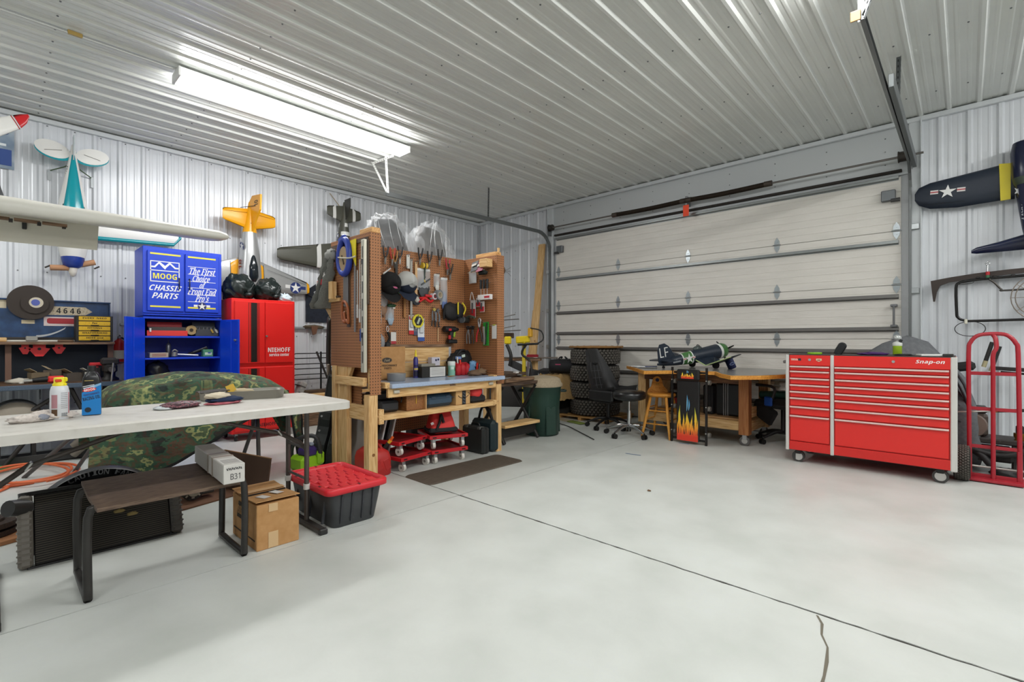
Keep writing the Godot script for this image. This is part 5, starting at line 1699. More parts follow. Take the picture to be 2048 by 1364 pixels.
	for i in 90:
		var a := i * 0.21
		var r := 0.26 + 0.04 * sin(i * 0.37)
		hp.append(V(cos(a) * r * 1.6 + i * 0.002, 0.012 + i * 0.0005, sin(a) * r + 0.05 * sin(i * 0.11)))
	tb(oh, "coil", M("d4683c", 0.5), hp, 0.011, 2, 7)
	tb(oh, "hose_end", M("d4683c", 0.5), [V(0.3, 0.012, 0.1), V(0.55, 0.012, 0.2), V(0.75, 0.012, 0.4), V(0.8, 0.012, 0.9)], 0.011, 4, 7)
	for i in 2:
		var bd := T("brake_disc", ["rusty brake disc on top at the left edge beside the radiator", "second rusty brake disc lying under the first near the radiator"][i], "brake disc", V(3.1, 0.075 - i * 0.045, 6.97), 0, "rusty brake discs on the floor")
		P(B.new().lathe([[0.04, 0.0], [0.15, 0.0], [0.15, 0.008], [0.15, 0.022], [0.15, 0.03], [0.09, 0.03], [0.085, 0.045], [0.04, 0.045]], 36), "disc", N("rusty", ntex("rust_n", 0.06, [[0.0, "2b2220"], [0.6, "41332c"], [1.0, "5b4537"]], 9), V(5, 5, 5), 0.7, 0.3), bd)
	var bb := bx(self, "floor_board", M("a8734c", 0.8), Vector3.ZERO, V(0.4, 0.025, 0.4), 0.003)
	bb.position = V(3.12, 0.013, 6.95)
	bb.rotation_degrees.y = 20
	tag(bb, "tan board on the floor under the rusty brake discs", "board")


# a thin label bent round a can, angles from +x towards +z
func arc_label(parent: Node, called: String, m: Material, r: float, y0: float, y1: float, a0: float, a1: float) -> void:
	var rows := [[], []]
	for i in 9:
		var a := lerpf(a0, a1, i / 8.0)
		rows[0].append(V(cos(a) * r, y0, sin(a) * r))
		rows[1].append(V(cos(a) * r, y1, sin(a) * r))
	P(B.new().sheet(rows), called, m, parent)


func pegboard_mat() -> StandardMaterial3D:
	if not mats.has("pegboard"):
		var im := Image.create(64, 64, true, Image.FORMAT_RGB8)
		var r := RandomNumberGenerator.new()
		r.seed = 2
		for y in 64:
			for x in 64:
				var d := Vector2(x - 31.5, y - 31.5).length()
				var c := Color("9c6840").lerp(Color("a8734b"), r.randf())
				if d < 11.0:
					c = Color("24160e")
				elif d < 13.5:
					c = Color("7d4f2e")
				im.set_pixel(x, y, c)
		im.generate_mipmaps()
		var m := StandardMaterial3D.new()
		m.albedo_texture = ImageTexture.create_from_image(im)
		m.uv1_triplanar = true
		m.uv1_world_triplanar = true
		m.uv1_triplanar_sharpness = 20.0
		m.uv1_scale = Vector3.ONE * 39.37
		m.roughness = 0.6
		m.cull_mode = BaseMaterial3D.CULL_DISABLED
		mats["pegboard"] = m
	return mats["pegboard"]


func bench() -> void:
	var pb := pegboard_mat()
	var hb := M("7d4f2f", 0.7)
	var o := T("pegboard_bench", "pine workbench with brown pegboard back and side wings, tools hung on it", "workbench", V(3.2, 0, 3.92))
	# world x = 3.2 + local, world z = 3.92 + local
	bx(o, "back_pegboard", pb, V(-0.01, 1.637, 0.0), V(0.006, 0.995, 1.42))
	bx(o, "back_pegboard", pb, V(-0.012, 0.98, -0.62), V(0.006, 0.32, 0.2))
	for s in [-1, 1]:
		var zi: float = 0.715 if s > 0 else -0.72
		var zo: float = zi + s * 0.1
		var w := bx(o, "wing_panel", pb, V(0.17, 1.478, zi), V(0.7, 1.316, 0.006))
		bx(w, "outer_panel", pb, V(0.17, 1.55, zo), V(0.7, 1.17, 0.006))
		bx(w, "front_strip", pb, V(0.52, 1.435, (zi + zo) / 2), V(0.006, 1.4, 0.106))
		for x in [-0.16, 0.49]:
			bx(w, "stud", W("pine", 1), V(x, 1.45, (zi + zo) / 2), V(0.04, 1.34, 0.088))
		bx(w, "top_rail", W("pine", 0), V(0.17, 2.115, (zi + zo) / 2), V(0.69, 0.04, 0.088))
		var bl := bx(o, "top_block", W("pine", 0, "fff0e0"), V(0.43 if s > 0 else 0.33, 2.155, (zi + zo) / 2), V(0.2 if s > 0 else 0.32, 0.045, 0.085), 0.003)
		if s < 0:
			bx(bl, "edge_strip", W("pine", 2), V(0.49, 2.19, zi - 0.05), V(0.02, 0.06, 0.02))
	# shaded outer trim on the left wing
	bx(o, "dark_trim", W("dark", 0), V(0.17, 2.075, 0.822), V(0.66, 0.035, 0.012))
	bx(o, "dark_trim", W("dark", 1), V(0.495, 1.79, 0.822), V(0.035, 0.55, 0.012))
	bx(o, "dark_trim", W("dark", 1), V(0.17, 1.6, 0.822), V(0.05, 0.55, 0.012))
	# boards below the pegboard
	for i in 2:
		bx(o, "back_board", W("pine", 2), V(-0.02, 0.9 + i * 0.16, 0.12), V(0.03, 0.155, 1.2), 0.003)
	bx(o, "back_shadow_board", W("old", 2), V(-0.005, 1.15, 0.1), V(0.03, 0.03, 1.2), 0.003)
	# worktop
	var lam := N("blue_laminate", ntex("lam_n", 0.18, [[0.0, "7d95b8"], [0.4, "9db0cb"], [0.55, "c6d1de"], [0.7, "8ba3c6"], [1.0, "e8ecf1"]], 33, 3), V(3.2, 3.2, 3.2), 0.25)
	bx(o, "worktop", lam, V(0.28, 0.803, -0.07), V(0.61, 0.04, 1.42), 0.006)
	bx(o, "apron", W("pine", 2), V(0.52, 0.745, -0.02), V(0.035, 0.09, 1.34), 0.004)
	bx(o, "apron_cap", W("pine", 2), V(0.55, 0.785, -0.4), V(0.04, 0.02, 0.62), 0.003)
	for z in [0.57, -0.6]:
		bx(o, "corner_clip", M("c8c4b2", 0.4, 0.4), V(0.545, 0.75, z), V(0.02, 0.03, 0.06), 0.004)
	bx(o, "name_plate", M("8a6a52", 0.6), V(0.54, 0.77, -0.08), V(0.004, 0.02, 0.07))
	for q in [[0.60, "e0c38f"], [-0.67, "e0c38f"]]:
		bx(o, "end_block", W("pine", 0), V(0.5, 0.81, q[0] + 0.06 if q[0] > 0 else q[0]), V(0.09, 0.05, 0.05), 0.004)
	# posts and rails
	for q in [[0.475, 0.783, 0.088, 0.735, 0.085], [0.475, -0.75, 0.088, 0.735, 0.08], [-0.1, 0.783, 0.07, 0.97, 0.1], [0.03, 0.79, 0.17, 0.97, 0.05], [-0.06, -0.75, 0.085, 0.97, 0.085], [0.02, -0.42, 0.085, 0.8, 0.085], [-0.05, 0.35, 0.085, 0.8, 0.085]]:
		bx(o, "post", W("pine", 1), V(q[0], q[3] / 2, q[1]), V(q[2], q[3], q[4]), 0.004)
	bx(o, "side_rail", W("pine", 0), V(0.2, 0.565, 0.77), V(0.52, 0.13, 0.04), 0.004)
	bx(o, "side_rail", W("pine", 0), V(0.22, 0.845, 0.835), V(0.5, 0.075, 0.04), 0.004)
	bx(o, "side_rail", W("pine", 0), V(0.2, 0.5, -0.75), V(0.52, 0.09, 0.04), 0.004)
	bx(o, "diagonal_brace", W("pine", 1), V(0.13, 0.93, 0.79), V(0.07, 0.28, 0.035), 0.003, V(0, 0, -32))
	cy(o, "knot", M("8a5a2a", 0.7), V(0.519, 0.22, 0.783), V(0.5205, 0.22, 0.783), 0.014)
	bx(o, "lower_shelf", W("ply", 2), V(0.22, 0.545, 0.0), V(0.6, 0.02, 1.5), 0.002)
	bx(o, "shelf_edge", W("pine", 2), V(0.51, 0.53, 0.02), V(0.03, 0.05, 1.42), 0.003)
	bx(o, "shelf_block", W("pine", 0), V(0.5, 0.54, 0.71), V(0.06, 0.13, 0.05), 0.004)
	bx(o, "shelf_block", W("pine", 0), V(0.5, 0.54, -0.68), V(0.06, 0.05, 0.06), 0.004)
	bx(o, "shelf_divider", W("ply", 1), V(0.46, 0.655, 0.22), V(0.1, 0.2, 0.012))
	bx(o, "lower_side_pegboard", pb, V(-0.12, 0.4, 0.0), V(0.006, 0.3, 1.0))
	bx(o, "lower_side_pegboard", pb, V(0.1, 0.73, 0.74), V(0.3, 0.2, 0.006))
	bx(o, "rear_shelf", W("ply", 2), V(-0.32, 1.98, -0.15), V(0.5, 0.03, 1.1))
	for z in [0.35, -0.65]:
		bx(o, "rear_shelf_post", W("pine", 1), V(-0.54, 0.98, z), V(0.06, 1.97, 0.06))
	# side shelf at the back of the left wing
	bx(o, "bracket_shelf", W("pine", 0), V(-0.24, 1.585, 0.78), V(0.5, 0.035, 0.12), 0.003)
	bx(o, "bracket_shelf_top", W("dark", 0), V(-0.24, 1.61, 0.78), V(0.5, 0.02, 0.13), 0.003)
	bx(o, "bracket_brace", W("pine", 0), V(-0.2, 1.44, 0.79), V(0.42, 0.06, 0.03), 0.003, V(0, 0, -42))

	# seats wrapped in plastic
	var film := StandardMaterial3D.new()
	film.albedo_color = Color(0.93, 0.94, 0.95, 0.2)
	film.transparency = BaseMaterial3D.TRANSPARENCY_ALPHA
	film.roughness = 0.3
	film.cull_mode = BaseMaterial3D.CULL_DISABLED
	var cr := M("e8e9ea", 0.25)
	for i in 2:
		var q = [[V(2.9, 2.0, 4.0), "plastic-wrapped dark seat back on the pegboard bench, nearer the yellow aeroplane"], [V(2.92, 2.0, 3.5), "plastic-wrapped grey seat back on the pegboard bench, nearer the garage door"]][i]
		var s := T("wrapped_seat", q[1], "car seat", q[0], -8.0 + i * 10.0, "plastic-wrapped seats")
		s.rotation_degrees.x = 8.0 - i * 14.0
		var sm := M("1d1d1f" if i == 0 else "55514c", 0.6)
		var b := B.new()
		var rr := []
		for k in [[0.0, 0.44, 0.16, 0.02], [0.1, 0.46, 0.15, 0.0], [0.3, 0.42, 0.12, -0.03], [0.42, 0.34, 0.1, -0.06], [0.5, 0.3, 0.07, -0.08], [0.52, 0.22, 0.03, -0.08]]:
			rr.append(rrect(k[2], k[1], k[2] * 0.42).map(func(p): return Vector3(p.x + k[3], k[0] + 0.005, p.y)))
		P(b.loft(rr), "seat_back", sm, s)
		bx(s, "harness_slot", M("151515"), V(0.02, 0.3, 0.0), V(0.06, 0.05, 0.13), 0.01, V(0, 0, 12))
		var fb := lump(V(-0.02, 0.25, 0), V(0.14, 0.31, 0.28), 0.32, 50 + i, 30, 18, false, 3.0)
		P(fb, "plastic_film", film, s)
		var r2 := RandomNumberGenerator.new()
		r2.seed = 7 + i
		for k in 5:
			var a := V(0.1 + r2.randf() * 0.03, 0.08 + r2.randf() * 0.2, -0.2 + r2.randf() * 0.4)
			var e := V(0.06, 0.45 + r2.randf() * 0.14, a.z * 0.6 + (r2.randf() - 0.5) * 0.15)
			tb(s, "film_crease", cr, [a, (a + e) / 2 + V(0.02, 0, 0.02), e], [0.001, 0.0035, 0.0015], 3, 5)
		for sg in [-1, 1]:
			P(lump(V(0.05, 0.0, sg * 0.23), V(0.08, 0.2, 0.07), 0.5, 60 + i * 2 + sg, 14, 10), "gathered_film", film, s)
	var dr := T("grey_case", "grey hard case edge standing behind the wrapped seats on bench", "case", V(2.75, 2.0, 3.72))
	bx(dr, "case", M("6f7577", 0.5), V(0, 0.1, 0), V(0.15, 0.2, 0.2), 0.01)

	outer_wing_items()
	pegboard_items()


func outer_wing_items() -> void:
	var z := 4.742
	# level, long straightedge
	var lv := T("long_level", "long pale metal level with dark slots hung on the pegboard's outer wing", "level", V(3.665, 0.93, z + 0.02))
	bx(lv, "bar", M("c9c5b4", 0.35, 0.4), V(0, 0.57, 0), V(0.055, 1.14, 0.03), 0.003)
	for i in 7:
		bx(lv, "slot", M("3c3a36", 0.6), V(0.0, 0.13 + i * 0.15, 0.0152), V(0.014, 0.1, 0.002))
	for y in [0.32, 0.95]:
		bx(lv, "vial", M("1e1f22", 0.3), V(-0.005, y, 0.0155), V(0.026, 0.045, 0.003))
	for q in [[3.585, 1.91, 0.55, "thin white steel rod with wide tip hung beside the long level"], [3.545, 1.82, 0.42, "short white scraper rod hung left of the thin steel rod"]]:
		var r := T("thin_rod", q[3], "rod", V(q[0], q[1] - q[2], z + 0.01), 0, "rods on the pegboard's outer wing")
		bx(r, "rod", M("cfccc4", 0.4, 0.3), V(0, q[2] / 2, 0.004), V(0.012, q[2], 0.008), 0.002)
		bx(r, "tip", M("d9d6cf", 0.4, 0.3), V(0, 0.06, 0.004), V(0.022, 0.12, 0.012), 0.004)
	var sw := T("hand_saw", "old handsaw with brown wooden handle hung on the outer wing", "saw", V(3.33, 1.37, z + 0.012))
	var sb := B.new()
	sb.prism([Vector2(-0.045, 0.15), Vector2(0.055, 0.13), Vector2(0.05, 0.62), Vector2(-0.03, 0.62)], 0, 0.002)
	P(sb, "blade", M("7b7873", 0.4, 0.6), sw)
	var h := []
	for q in [[-0.05, 0.16], [-0.055, 0.08], [-0.04, 0.02], [0.0, 0.0], [0.02, 0.02], [0.06, -0.01], [0.055, 0.06], [0.05, 0.12], [0.03, 0.16], [-0.02, 0.19]]:
		h.append(V(q[0], q[1], 0.004))
	tb(sw, "handle", M("9c5528", 0.35), h, 0.013, 3, 8, true)
	bx(sw, "grip", M("9c5528", 0.35), V(-0.01, 0.05, 0.004), V(0.03, 0.1, 0.024), 0.01, V(0, 0, 12))
	# blue wheel-shaped tool
	var rl := T("blue_reel", "blue oval reel with tan disc strapped high on the outer wing", "reel", V(3.34, 1.78, z + 0.03))
	var ring := []
	for i in 20:
		var a := TAU * i / 20
		ring.append(V(cos(a) * 0.095, 0.16 + sin(a) * (0.135 if sin(a) < 0 else 0.175), 0.0))
	tb(rl, "housing", M("2a3f9c", 0.35), ring, 0.028, 2, 10, true)
	pl(rl, "disc", M("a58d6c", 0.7), disc(0.085, 26, Vector2(0, 0.15), 0.12), Transform3D(Basis(), V(0, 0, 0.0)), 0.012)
	tb(rl, "hub", M("5a4c3c", 0.6), [V(-0.02, 0.19, 0.014), V(0.0, 0.15, 0.014), V(0.02, 0.11, 0.014)], 0.008)
	tb(rl, "strap", M("c9c2ae", 0.7), [V(-0.13, 0.19, 0.0), V(0.0, 0.165, 0.035), V(0.13, 0.15, 0.02), V(0.2, 0.16, 0.0)], 0.007, 3, 6)
	bx(rl, "blue_nozzle", M("2a3f9c", 0.35), V(-0.03, 0.34, 0.0), V(0.11, 0.06, 0.05), 0.015, V(0, 0, 20))
	var yt := T("yellow_triangle", "yellow plastic speed square hung beside the blue reel", "square", V(3.42, 1.92, z + 0.012))
	pl(yt, "plate", M("e2cf1d", 0.45), [Vector2(0.1, -0.06), Vector2(0.1, 0.18), Vector2(-0.08, 0.17), Vector2(0.0, 0.08)], Transform3D(), 0.006)
	var pr := T("grey_plate", "grey metal ruler strip hung under the yellow speed square", "ruler", V(3.5, 1.28, z + 0.012))
	bx(pr, "strip", M("8a8884", 0.4, 0.5), V(0, 0.32, 0.002), V(0.03, 0.64, 0.004), 0.001)
	var bt := T("blue_tape_loop", "small blue loop hung low on the outer wing beside the level", "loop", V(3.6, 1.2, z + 0.006))
	bx(bt, "loop", M("23478f", 0.6), V(0, 0.05, 0.006), V(0.03, 0.11, 0.012), 0.004)
	# jacket
	var jk := T("grey_jacket", "grey cloth jacket hanging from the back corner of the outer wing", "jacket", V(2.95, 1.53, z + 0.05))
	var rows := []
	var f := FastNoiseLite.new()
	f.seed = 4
	f.frequency = 1.0
	for i in 14:
		var u := i / 13.0
		var r := []
		for j in 13:
			var v := j / 12.0
			var x := lerpf(lerpf(0.1, -0.12, u), lerpf(0.26, 0.06, u), v)
			r.append(V(x, 0.5 - u * 0.52, 0.05 * sin(v * 9.0 + u * 2.0) * (0.4 + u) + 0.04 * f.get_noise_2d(u * 6, v * 6)))
		rows.append(r)
	P(B.new().sheet(rows, V(0, 0, -0.012)), "cloth", N("grey_cloth", ntex("grey_n", 0.05, [[0.0, "5b5c57"], [1.0, "7d7d77"]], 6), V(5, 5, 5), 0.95), jk)
	P(lump(V(0.18, 0.42, 0.0), V(0.07, 0.06, 0.05), 0.4, 9, 16, 10), "collar", M("8b8b86", 0.95), jk)
	var pc := T("red_white_carton", "small red and white carton on the side shelf behind the outer wing", "carton", V(2.98, 1.72, z + 0.04))
	bx(pc, "carton", M("c2303a", 0.6), V(0, 0.04, 0), V(0.2, 0.05, 0.06), 0.003, V(0, 0, 6))
	bx(pc, "white_end", M("e0dcd8", 0.6), V(-0.1, 0.03, 0), V(0.03, 0.05, 0.062), 0.002, V(0, 0, 6))
	bx(pc, "white_carton", M("dcd7d2", 0.6), V(0.06, 0.1, 0), V(0.1, 0.06, 0.05), 0.002, V(0, 0, 8))
	bx(pc, "support", W("pine", 1), V(0.16, -0.05, 0), V(0.06, 0.16, 0.05))
	var pl2 := T("rag_pile", "black and white patterned rag pile on the side shelf", "rags", V(2.85, 1.62, z - 0.03))
	P(lump(Vector3.ZERO, V(0.11, 0.045, 0.06), 0.5, 19, 20, 12), "rags", N("bw_cloth", ntex("bw", 0.06, [[0.0, "15171c"], [0.5, "2b3a52"], [0.6, "d0d0cc"], [1.0, "23262c"]], 6, 3), V(7, 7, 7), 0.9), pl2)
	P(lump(V(0.15, 0, 0), V(0.05, 0.05, 0.05), 0.5, 20, 14, 8), "dark_rag", M("1c1e22", 0.9), pl2)
	var yb := T("yellow_item", "small yellow plastic piece beside the rag pile on side shelf", "tool", V(3.1, 1.62, z - 0.02))
	bx(yb, "piece", M("d8b51f", 0.5), V(0, 0.05, 0), V(0.05, 0.09, 0.05), 0.008)


# thing hung on the pegboard back at height y and depth z
func hang(called: String, label: String, cat: String, y: float, z: float, group := "") -> Node3D:
	var o := T(called, label, cat, V(3.195, y, z), 0, group)
	tb(o, "peg_hook", M("8e9092", 0.35, 0.7), [V(0.0, 0.01, 0), V(0.05, 0.0, 0), V(0.055, 0.015, 0)], 0.003, 0, 5)
	return o


func pegboard_items() -> void:
	var face := Transform3D(Basis(Vector3(0, 0, -1), Vector3.UP, Vector3(1, 0, 0)), Vector3.ZERO)
	var film := StandardMaterial3D.new()
	film.albedo_color = Color(0.86, 0.88, 0.89, 0.42)
	film.transparency = BaseMaterial3D.TRANSPARENCY_ALPHA
	film.roughness = 0.28
	film.cull_mode = BaseMaterial3D.CULL_DISABLED
	var dark := M("202023", 0.5)
	# caps
	for i in 2:
		var q = [[1.92, 4.24, "161617", "161617", "black baseball cap with pink emblem hung by its strap on the pegboard"], [1.945, 4.045, "bdbdb9", "1d2638", "white mesh trucker cap with navy front and brim on the pegboard"]][i]
		var c := hang("baseball_cap", q[4], "cap", q[0], q[1], "caps on the pegboard")
		c.scale = Vector3.ONE * 1.3
		var cr := B.new()
		var rr := []
		for k in 7:
			var a := k / 6.0
			var rad := 0.088 * sqrt(maxf(1.0 - pow(a - 0.0, 2.2), 0.004))
			rr.append(cr.ring(V(0.03 + a * 0.1, -0.11 - a * 0.015, 0), V(0.015, rad, 0), V(0, 0, rad), 20))
		P(cr.loft(rr, true, true), "crown", M(q[2], 0.85), c)
		var fp := B.new()
		rr = []
		for k in 5:
			var a := k / 4.0
			var rad := 0.0895 * sqrt(maxf(1.0 - pow(a * 0.92, 2.2), 0.004))
			var arc := []
			for j in 11:
				var t := deg_to_rad(205.0 + j * 13.0)
				arc.append(V(0.031 + a * 0.095, -0.11 - a * 0.013 + sin(t) * rad, cos(t) * rad))
			rr.append(arc)
		P(fp.sheet(rr, V(0.001, 0.0, 0)), "front_panel", M(q[3], 0.85), c)
		var br := []
		for k in 5:
			var r := []
			for j in 11:
				var t := lerpf(-1.0, 1.0, j / 10.0)
				r.append(V(0.03 + 0.03 * (1 - t * t) + 0.012 * k, -0.175 - k * 0.019 * sqrt(maxf(1 - t * t * 0.8, 0.0)) - 0.012 * (1 - t * t), t * 0.078))
			br.append(r)
		P(B.new().sheet(br, V(-0.003, 0, 0)), "brim", M(q[3], 0.85), c)
		P(B.new().ell(V(0.132, -0.124, 0), V(0.006, 0.008, 0.008), 8, 4), "button", M(q[2], 0.8), c)
		if i == 0:
			pl(c, "emblem", M("c9658a", 0.7), disc(0.026, 12, Vector2.ZERO, 0.013), face.translated(V(0.107, -0.155, 0.0)), 0.004)
			tb(c, "strap", M("c9c9c6", 0.6), [V(0.05, 0.0, 0.0), V(0.06, -0.05, 0.07)], 0.006)
		else:
			for k in 4:
				var t := deg_to_rad(-10.0 + k * 66.0)
				tb(c, "seam", M("d9d9d6", 0.8), [V(0.133, -0.124, 0), V(0.1, -0.12 + sin(t) * 0.058, cos(t) * 0.058), V(0.05, -0.112 + sin(t) * 0.084, cos(t) * 0.084)], 0.0025, 0, 5)
	# long hanging pieces behind and around the caps
	var longs := [["wooden_yardstick", "worn wooden stick hanging below the mesh cap", 1.69, 4.04, 0.25, 0.03, "a3703d"], ["pine_stick", "pale pine stick hung right of the mesh cap", 2.03, 3.9, 0.42, 0.03, "cfa87a"], ["grey_straightedge", "grey metal straightedge hung between the mesh cap and pine stick", 2.05, 3.96, 0.62, 0.028, "a5a29b"], ["white_shim", "white plastic shim pack hung above the mesh cap", 2.09, 4.0, 0.14, 0.04, "d3d2ca"], ["dark_file", "dark steel file hung just right of the black cap", 2.06, 4.14, 0.2, 0.03, "35332f"], ["black_hose_tool", "black tube tool hanging under the black cap by the wing", 1.74, 4.36, 0.2, 0.035, "3c4042"]]
	for q in longs:
		var o := hang(q[0], q[1], "tool", q[2], q[3])
		bx(o, "body", M(q[6], 0.55), V(0.02, -q[4] / 2, 0), V(0.008, q[4], q[5]), 0.002)
		cy(o, "hole_rim", M("55504a"), V(0.0235, -0.012, 0), V(0.0255, -0.012, 0), 0.006, -1, 10)
	# scissors, snips, screwdrivers in the top row
	var row := [[2.08, 4.28, "2f3032", "8f8d88", "grey-handled snips hung at the top left of the pegboard"], [2.075, 4.2, "b3402f", "8a8985", "red-handled long pliers hung above the black cap"], [2.05, 4.17, "a8763c", "4b4945", "tan-handled brush hung above the caps"], [2.1, 4.11, "2b2c2e", "b9b7b1", "black-handled cutters hung above the mesh cap's left side"], [2.12, 3.86, "1f1f21", "8f8c86", "black grip pliers hung left of the yellow tape"], [2.1, 3.74, "26201b", "a78a5b", "dark punch hung right of the yellow tape"], [2.14, 3.6, "26221e", "8c8b88", "long black pliers hung highest at the pegboard's upper right"], [2.05, 3.49, "b0303a", "7d7c79", "red-collared pliers hung at the far upper right"], [2.0, 3.45, "3a332c", "8d8a84", "brown-handled pliers hung beside the plastic tool bags"]]
	for q in row:
		var o := hang("hand_pliers", q[4], "pliers", q[0], q[1], "hand tools in the top row")
		for s in [-1, 1]:
			tb(o, "grip", M(q[2], 0.5), [V(0.035, -0.06, s * 0.004), V(0.04, -0.01, s * 0.02), V(0.045, 0.06, s * 0.03)], [0.007, 0.009, 0.008], 3, 7)
			tb(o, "jaw", M(q[3], 0.35, 0.7), [V(0.035, -0.06, -s * 0.004), V(0.035, -0.12, -s * 0.007)], [0.009, 0.004], 0, 6)
		cy(o, "pivot", M("77756f", 0.4, 0.6), V(0.028, -0.062, 0), V(0.045, -0.062, 0), 0.01, -1, 10)
	var tm := hang("tape_measure", "yellow and black striped tape measure hung in the top row", "tape measure", 2.02, 3.8)
	cy(tm, "case", M("d9b53a", 0.45), V(0.03, -0.02, 0.035), V(0.03, -0.02, -0.03), 0.032)
	cy(tm, "black_band", M("202020", 0.5), V(0.03, -0.02, 0.012), V(0.03, -0.02, 0.0), 0.033)
	cy(tm, "grey_end", M("4c5254", 0.5), V(0.03, -0.02, -0.03), V(0.03, -0.02, -0.045), 0.027)
	tb(tm, "hanging_pliers", M("2a3a33", 0.5), [V(0.04, -0.05, 0.0), V(0.04, -0.17, 0.01)], 0.009)
	tb(tm, "yellow_tip", M("cfae3a", 0.5), [V(0.04, -0.17, 0.01), V(0.04, -0.2, 0.0)], 0.008)
	# clear bags and packs: [y, z, w, h, colour inside, label]
	var packs := [[1.97, 3.8, 0.19, 0.23, "44474a", "wide clear plastic bag holding a dark angled part, under the yellow tape"], [1.9, 3.52, 0.1, 0.3, "5a6ea0", "clear bag of blue strips hanging at a slant right of centre"], [1.93, 3.62, 0.08, 0.14, "d2d0c8", "small clear bag with white tags left of the blue strip bag"], [1.56, 4.21, 0.1, 0.15, "9fb2c2", "clear bag of small white and green fittings under black cap"], [1.54, 4.335, 0.05, 0.2, "a0555c", "narrow pink plastic bag by the left wing"], [1.74, 4.29, 0.12, 0.22, "8a6a52", "brown clear bag behind the black cap"]]
	for q in packs:
		var o := hang("plastic_bag", q[5], "bag", q[0], q[1], "bags on the pegboard back")
		var w: float = q[2]
		var h: float = q[3]
		P(lump(V(0.02, -h * 0.92, 0), V(0.014, h * 0.42, w * 0.36), 0.3, int(w * 1000), 14, 10, false), "contents", M(q[4], 0.6), o)
		var fb := B.new()
		var rr := []
		for k in 5:
			var u := k / 4.0
			var th := 0.004 + 0.018 * sin(u * PI)
			rr.append([V(0.006, -u * h, -w / 2), V(0.02 + th, -u * h, -w * 0.25), V(0.024 + th, -u * h - 0.004, 0), V(0.02 + th, -u * h, w * 0.25), V(0.006, -u * h, w / 2)])
		fb.sheet(rr)
		P(fb, "film", film, o)
		bx(o, "header", M("dcdcd8" if w > 0.08 else q[4], 0.5), V(0.014, -0.012, 0), V(0.008, 0.026, w * 0.9), 0.002)
		if q[5].contains("green"):
			P(lump(V(0.035, -0.02, 0), V(0.02, 0.02, 0.045), 0.6, 3, 14, 8), "green_cap", M("24502f", 0.5), o)
			bx(o, "white_clip", M("e3e3de", 0.5), V(0.05, -0.03, -0.02), V(0.01, 0.012, 0.03), 0.003)
	var ang := hang("angled_bracket", "dark grey angled bracket inside the wide clear bag", "bracket", 1.87, 3.8)
	bx(ang, "bar", M("4a4d50", 0.5), V(0.042, -0.04, -0.01), V(0.008, 0.018, 0.14), 0.002, V(32, 0, 0))
	var gt := hang("green_tag", "small green printed card hanging under the mesh cap's left side", "card", 1.76, 4.1)
	bx(gt, "card", M("7da77f", 0.6), V(0.012, -0.04, 0), V(0.004, 0.075, 0.055), 0.001, V(8, 0, 0))
	# red spring clamps and reel
	var rc := hang("red_clamp", "bright red spring clamp hung in the middle of the pegboard", "clamp", 1.68, 3.8)
	for s in [-1, 1]:
		tb(rc, "jaw", M("c8191f", 0.4), [V(0.04, -0.01 + s * 0.012, 0.0), V(0.05, -0.03 + s * 0.03, -0.06), V(0.05, -0.02 + s * 0.018, -0.1)], [0.016, 0.014, 0.01], 3, 8)
		tb(rc, "handle", M("c8191f", 0.4), [V(0.04, -0.02, 0.0), V(0.05, -0.05 + s * 0.02, 0.08)], [0.014, 0.01], 0, 8)
	var wh := hang("grinding_disc", "dark grinding wheel with pale hub hung left of the red clamp", "wheel", 1.68, 3.9)
	P(B.new().lathe([[0.008, 0.0], [0.055, 0.0], [0.055, 0.015], [0.008, 0.015]], 24, V(0.015, -0.05, 0), Vector3.RIGHT), "wheel", M("25272d", 0.6), wh)
	P(B.new().lathe([[0.008, 0.016], [0.032, 0.016], [0.02, 0.03], [0.008, 0.03]], 16, V(0.015, -0.045, -0.01), Vector3.RIGHT), "hub", M("c4bfb4", 0.5), wh)
	bx(wh, "brass_edge", M("b9a76a", 0.4, 0.5), V(0.03, -0.01, 0.03), V(0.006, 0.02, 0.03), 0.002)
	for q in [[1.72, 3.63, 0.055, "7d8083", "cdbda4", "silver-grey duct tape roll hung at the pegboard's centre right"], [1.7, 3.70, 0.035, "d9d3d6", "a84a4a", "small white tape roll hung between red clamp and duct tape"]]:
		var o := hang("tape_roll", q[5], "tape roll", q[0], q[1], "tape rolls on the pegboard")
		var r: float = q[2]
		P(B.new().lathe([[r * 0.62, 0.0], [r, 0.0], [r, 0.05], [r * 0.62, 0.05], [r * 0.62, 0.0]], 28, V(0.02, -0.02, 0), V(1, 0.0, -0.25).normalized()), "roll", M(q[3], 0.4), o)
		P(B.new().lathe([[r * 0.55, -0.001], [r * 0.64, -0.001], [r * 0.64, 0.052], [r * 0.55, 0.052], [r * 0.55, -0.001]], 24, V(0.02, -0.02, 0), V(1, 0.0, -0.25).normalized()), "core", M(q[4], 0.8), o)
	# knee pads / mask
	var kp := hang("knee_pads", "black knee pads with yellow trim hung beside the duct tape", "knee pads", 1.6, 3.4)
	P(lump(V(0.05, -0.07, 0.05), V(0.05, 0.1, 0.11), 0.2, 33, 20, 12, false), "pad", M("18181a", 0.7), kp)
	P(lump(V(0.06, -0.06, -0.05), V(0.05, 0.09, 0.07), 0.2, 34, 18, 12, false), "pad", M("1c1c1f", 0.7), kp)
	for s in [-1, 1]:
		tb(kp, "yellow_trim", M("d9c22a", 0.5), [V(0.1, 0.03, -0.04 + s * 0.03), V(0.115, -0.03, -0.05 + s * 0.055), V(0.1, -0.1, -0.05 + s * 0.04)], 0.009, 4, 7)
	tb(kp, "strap", M("141415", 0.8), [V(0.05, 0.0, 0.13), V(0.06, -0.08, 0.16), V(0.05, -0.16, 0.15)], 0.012, 4, 6)
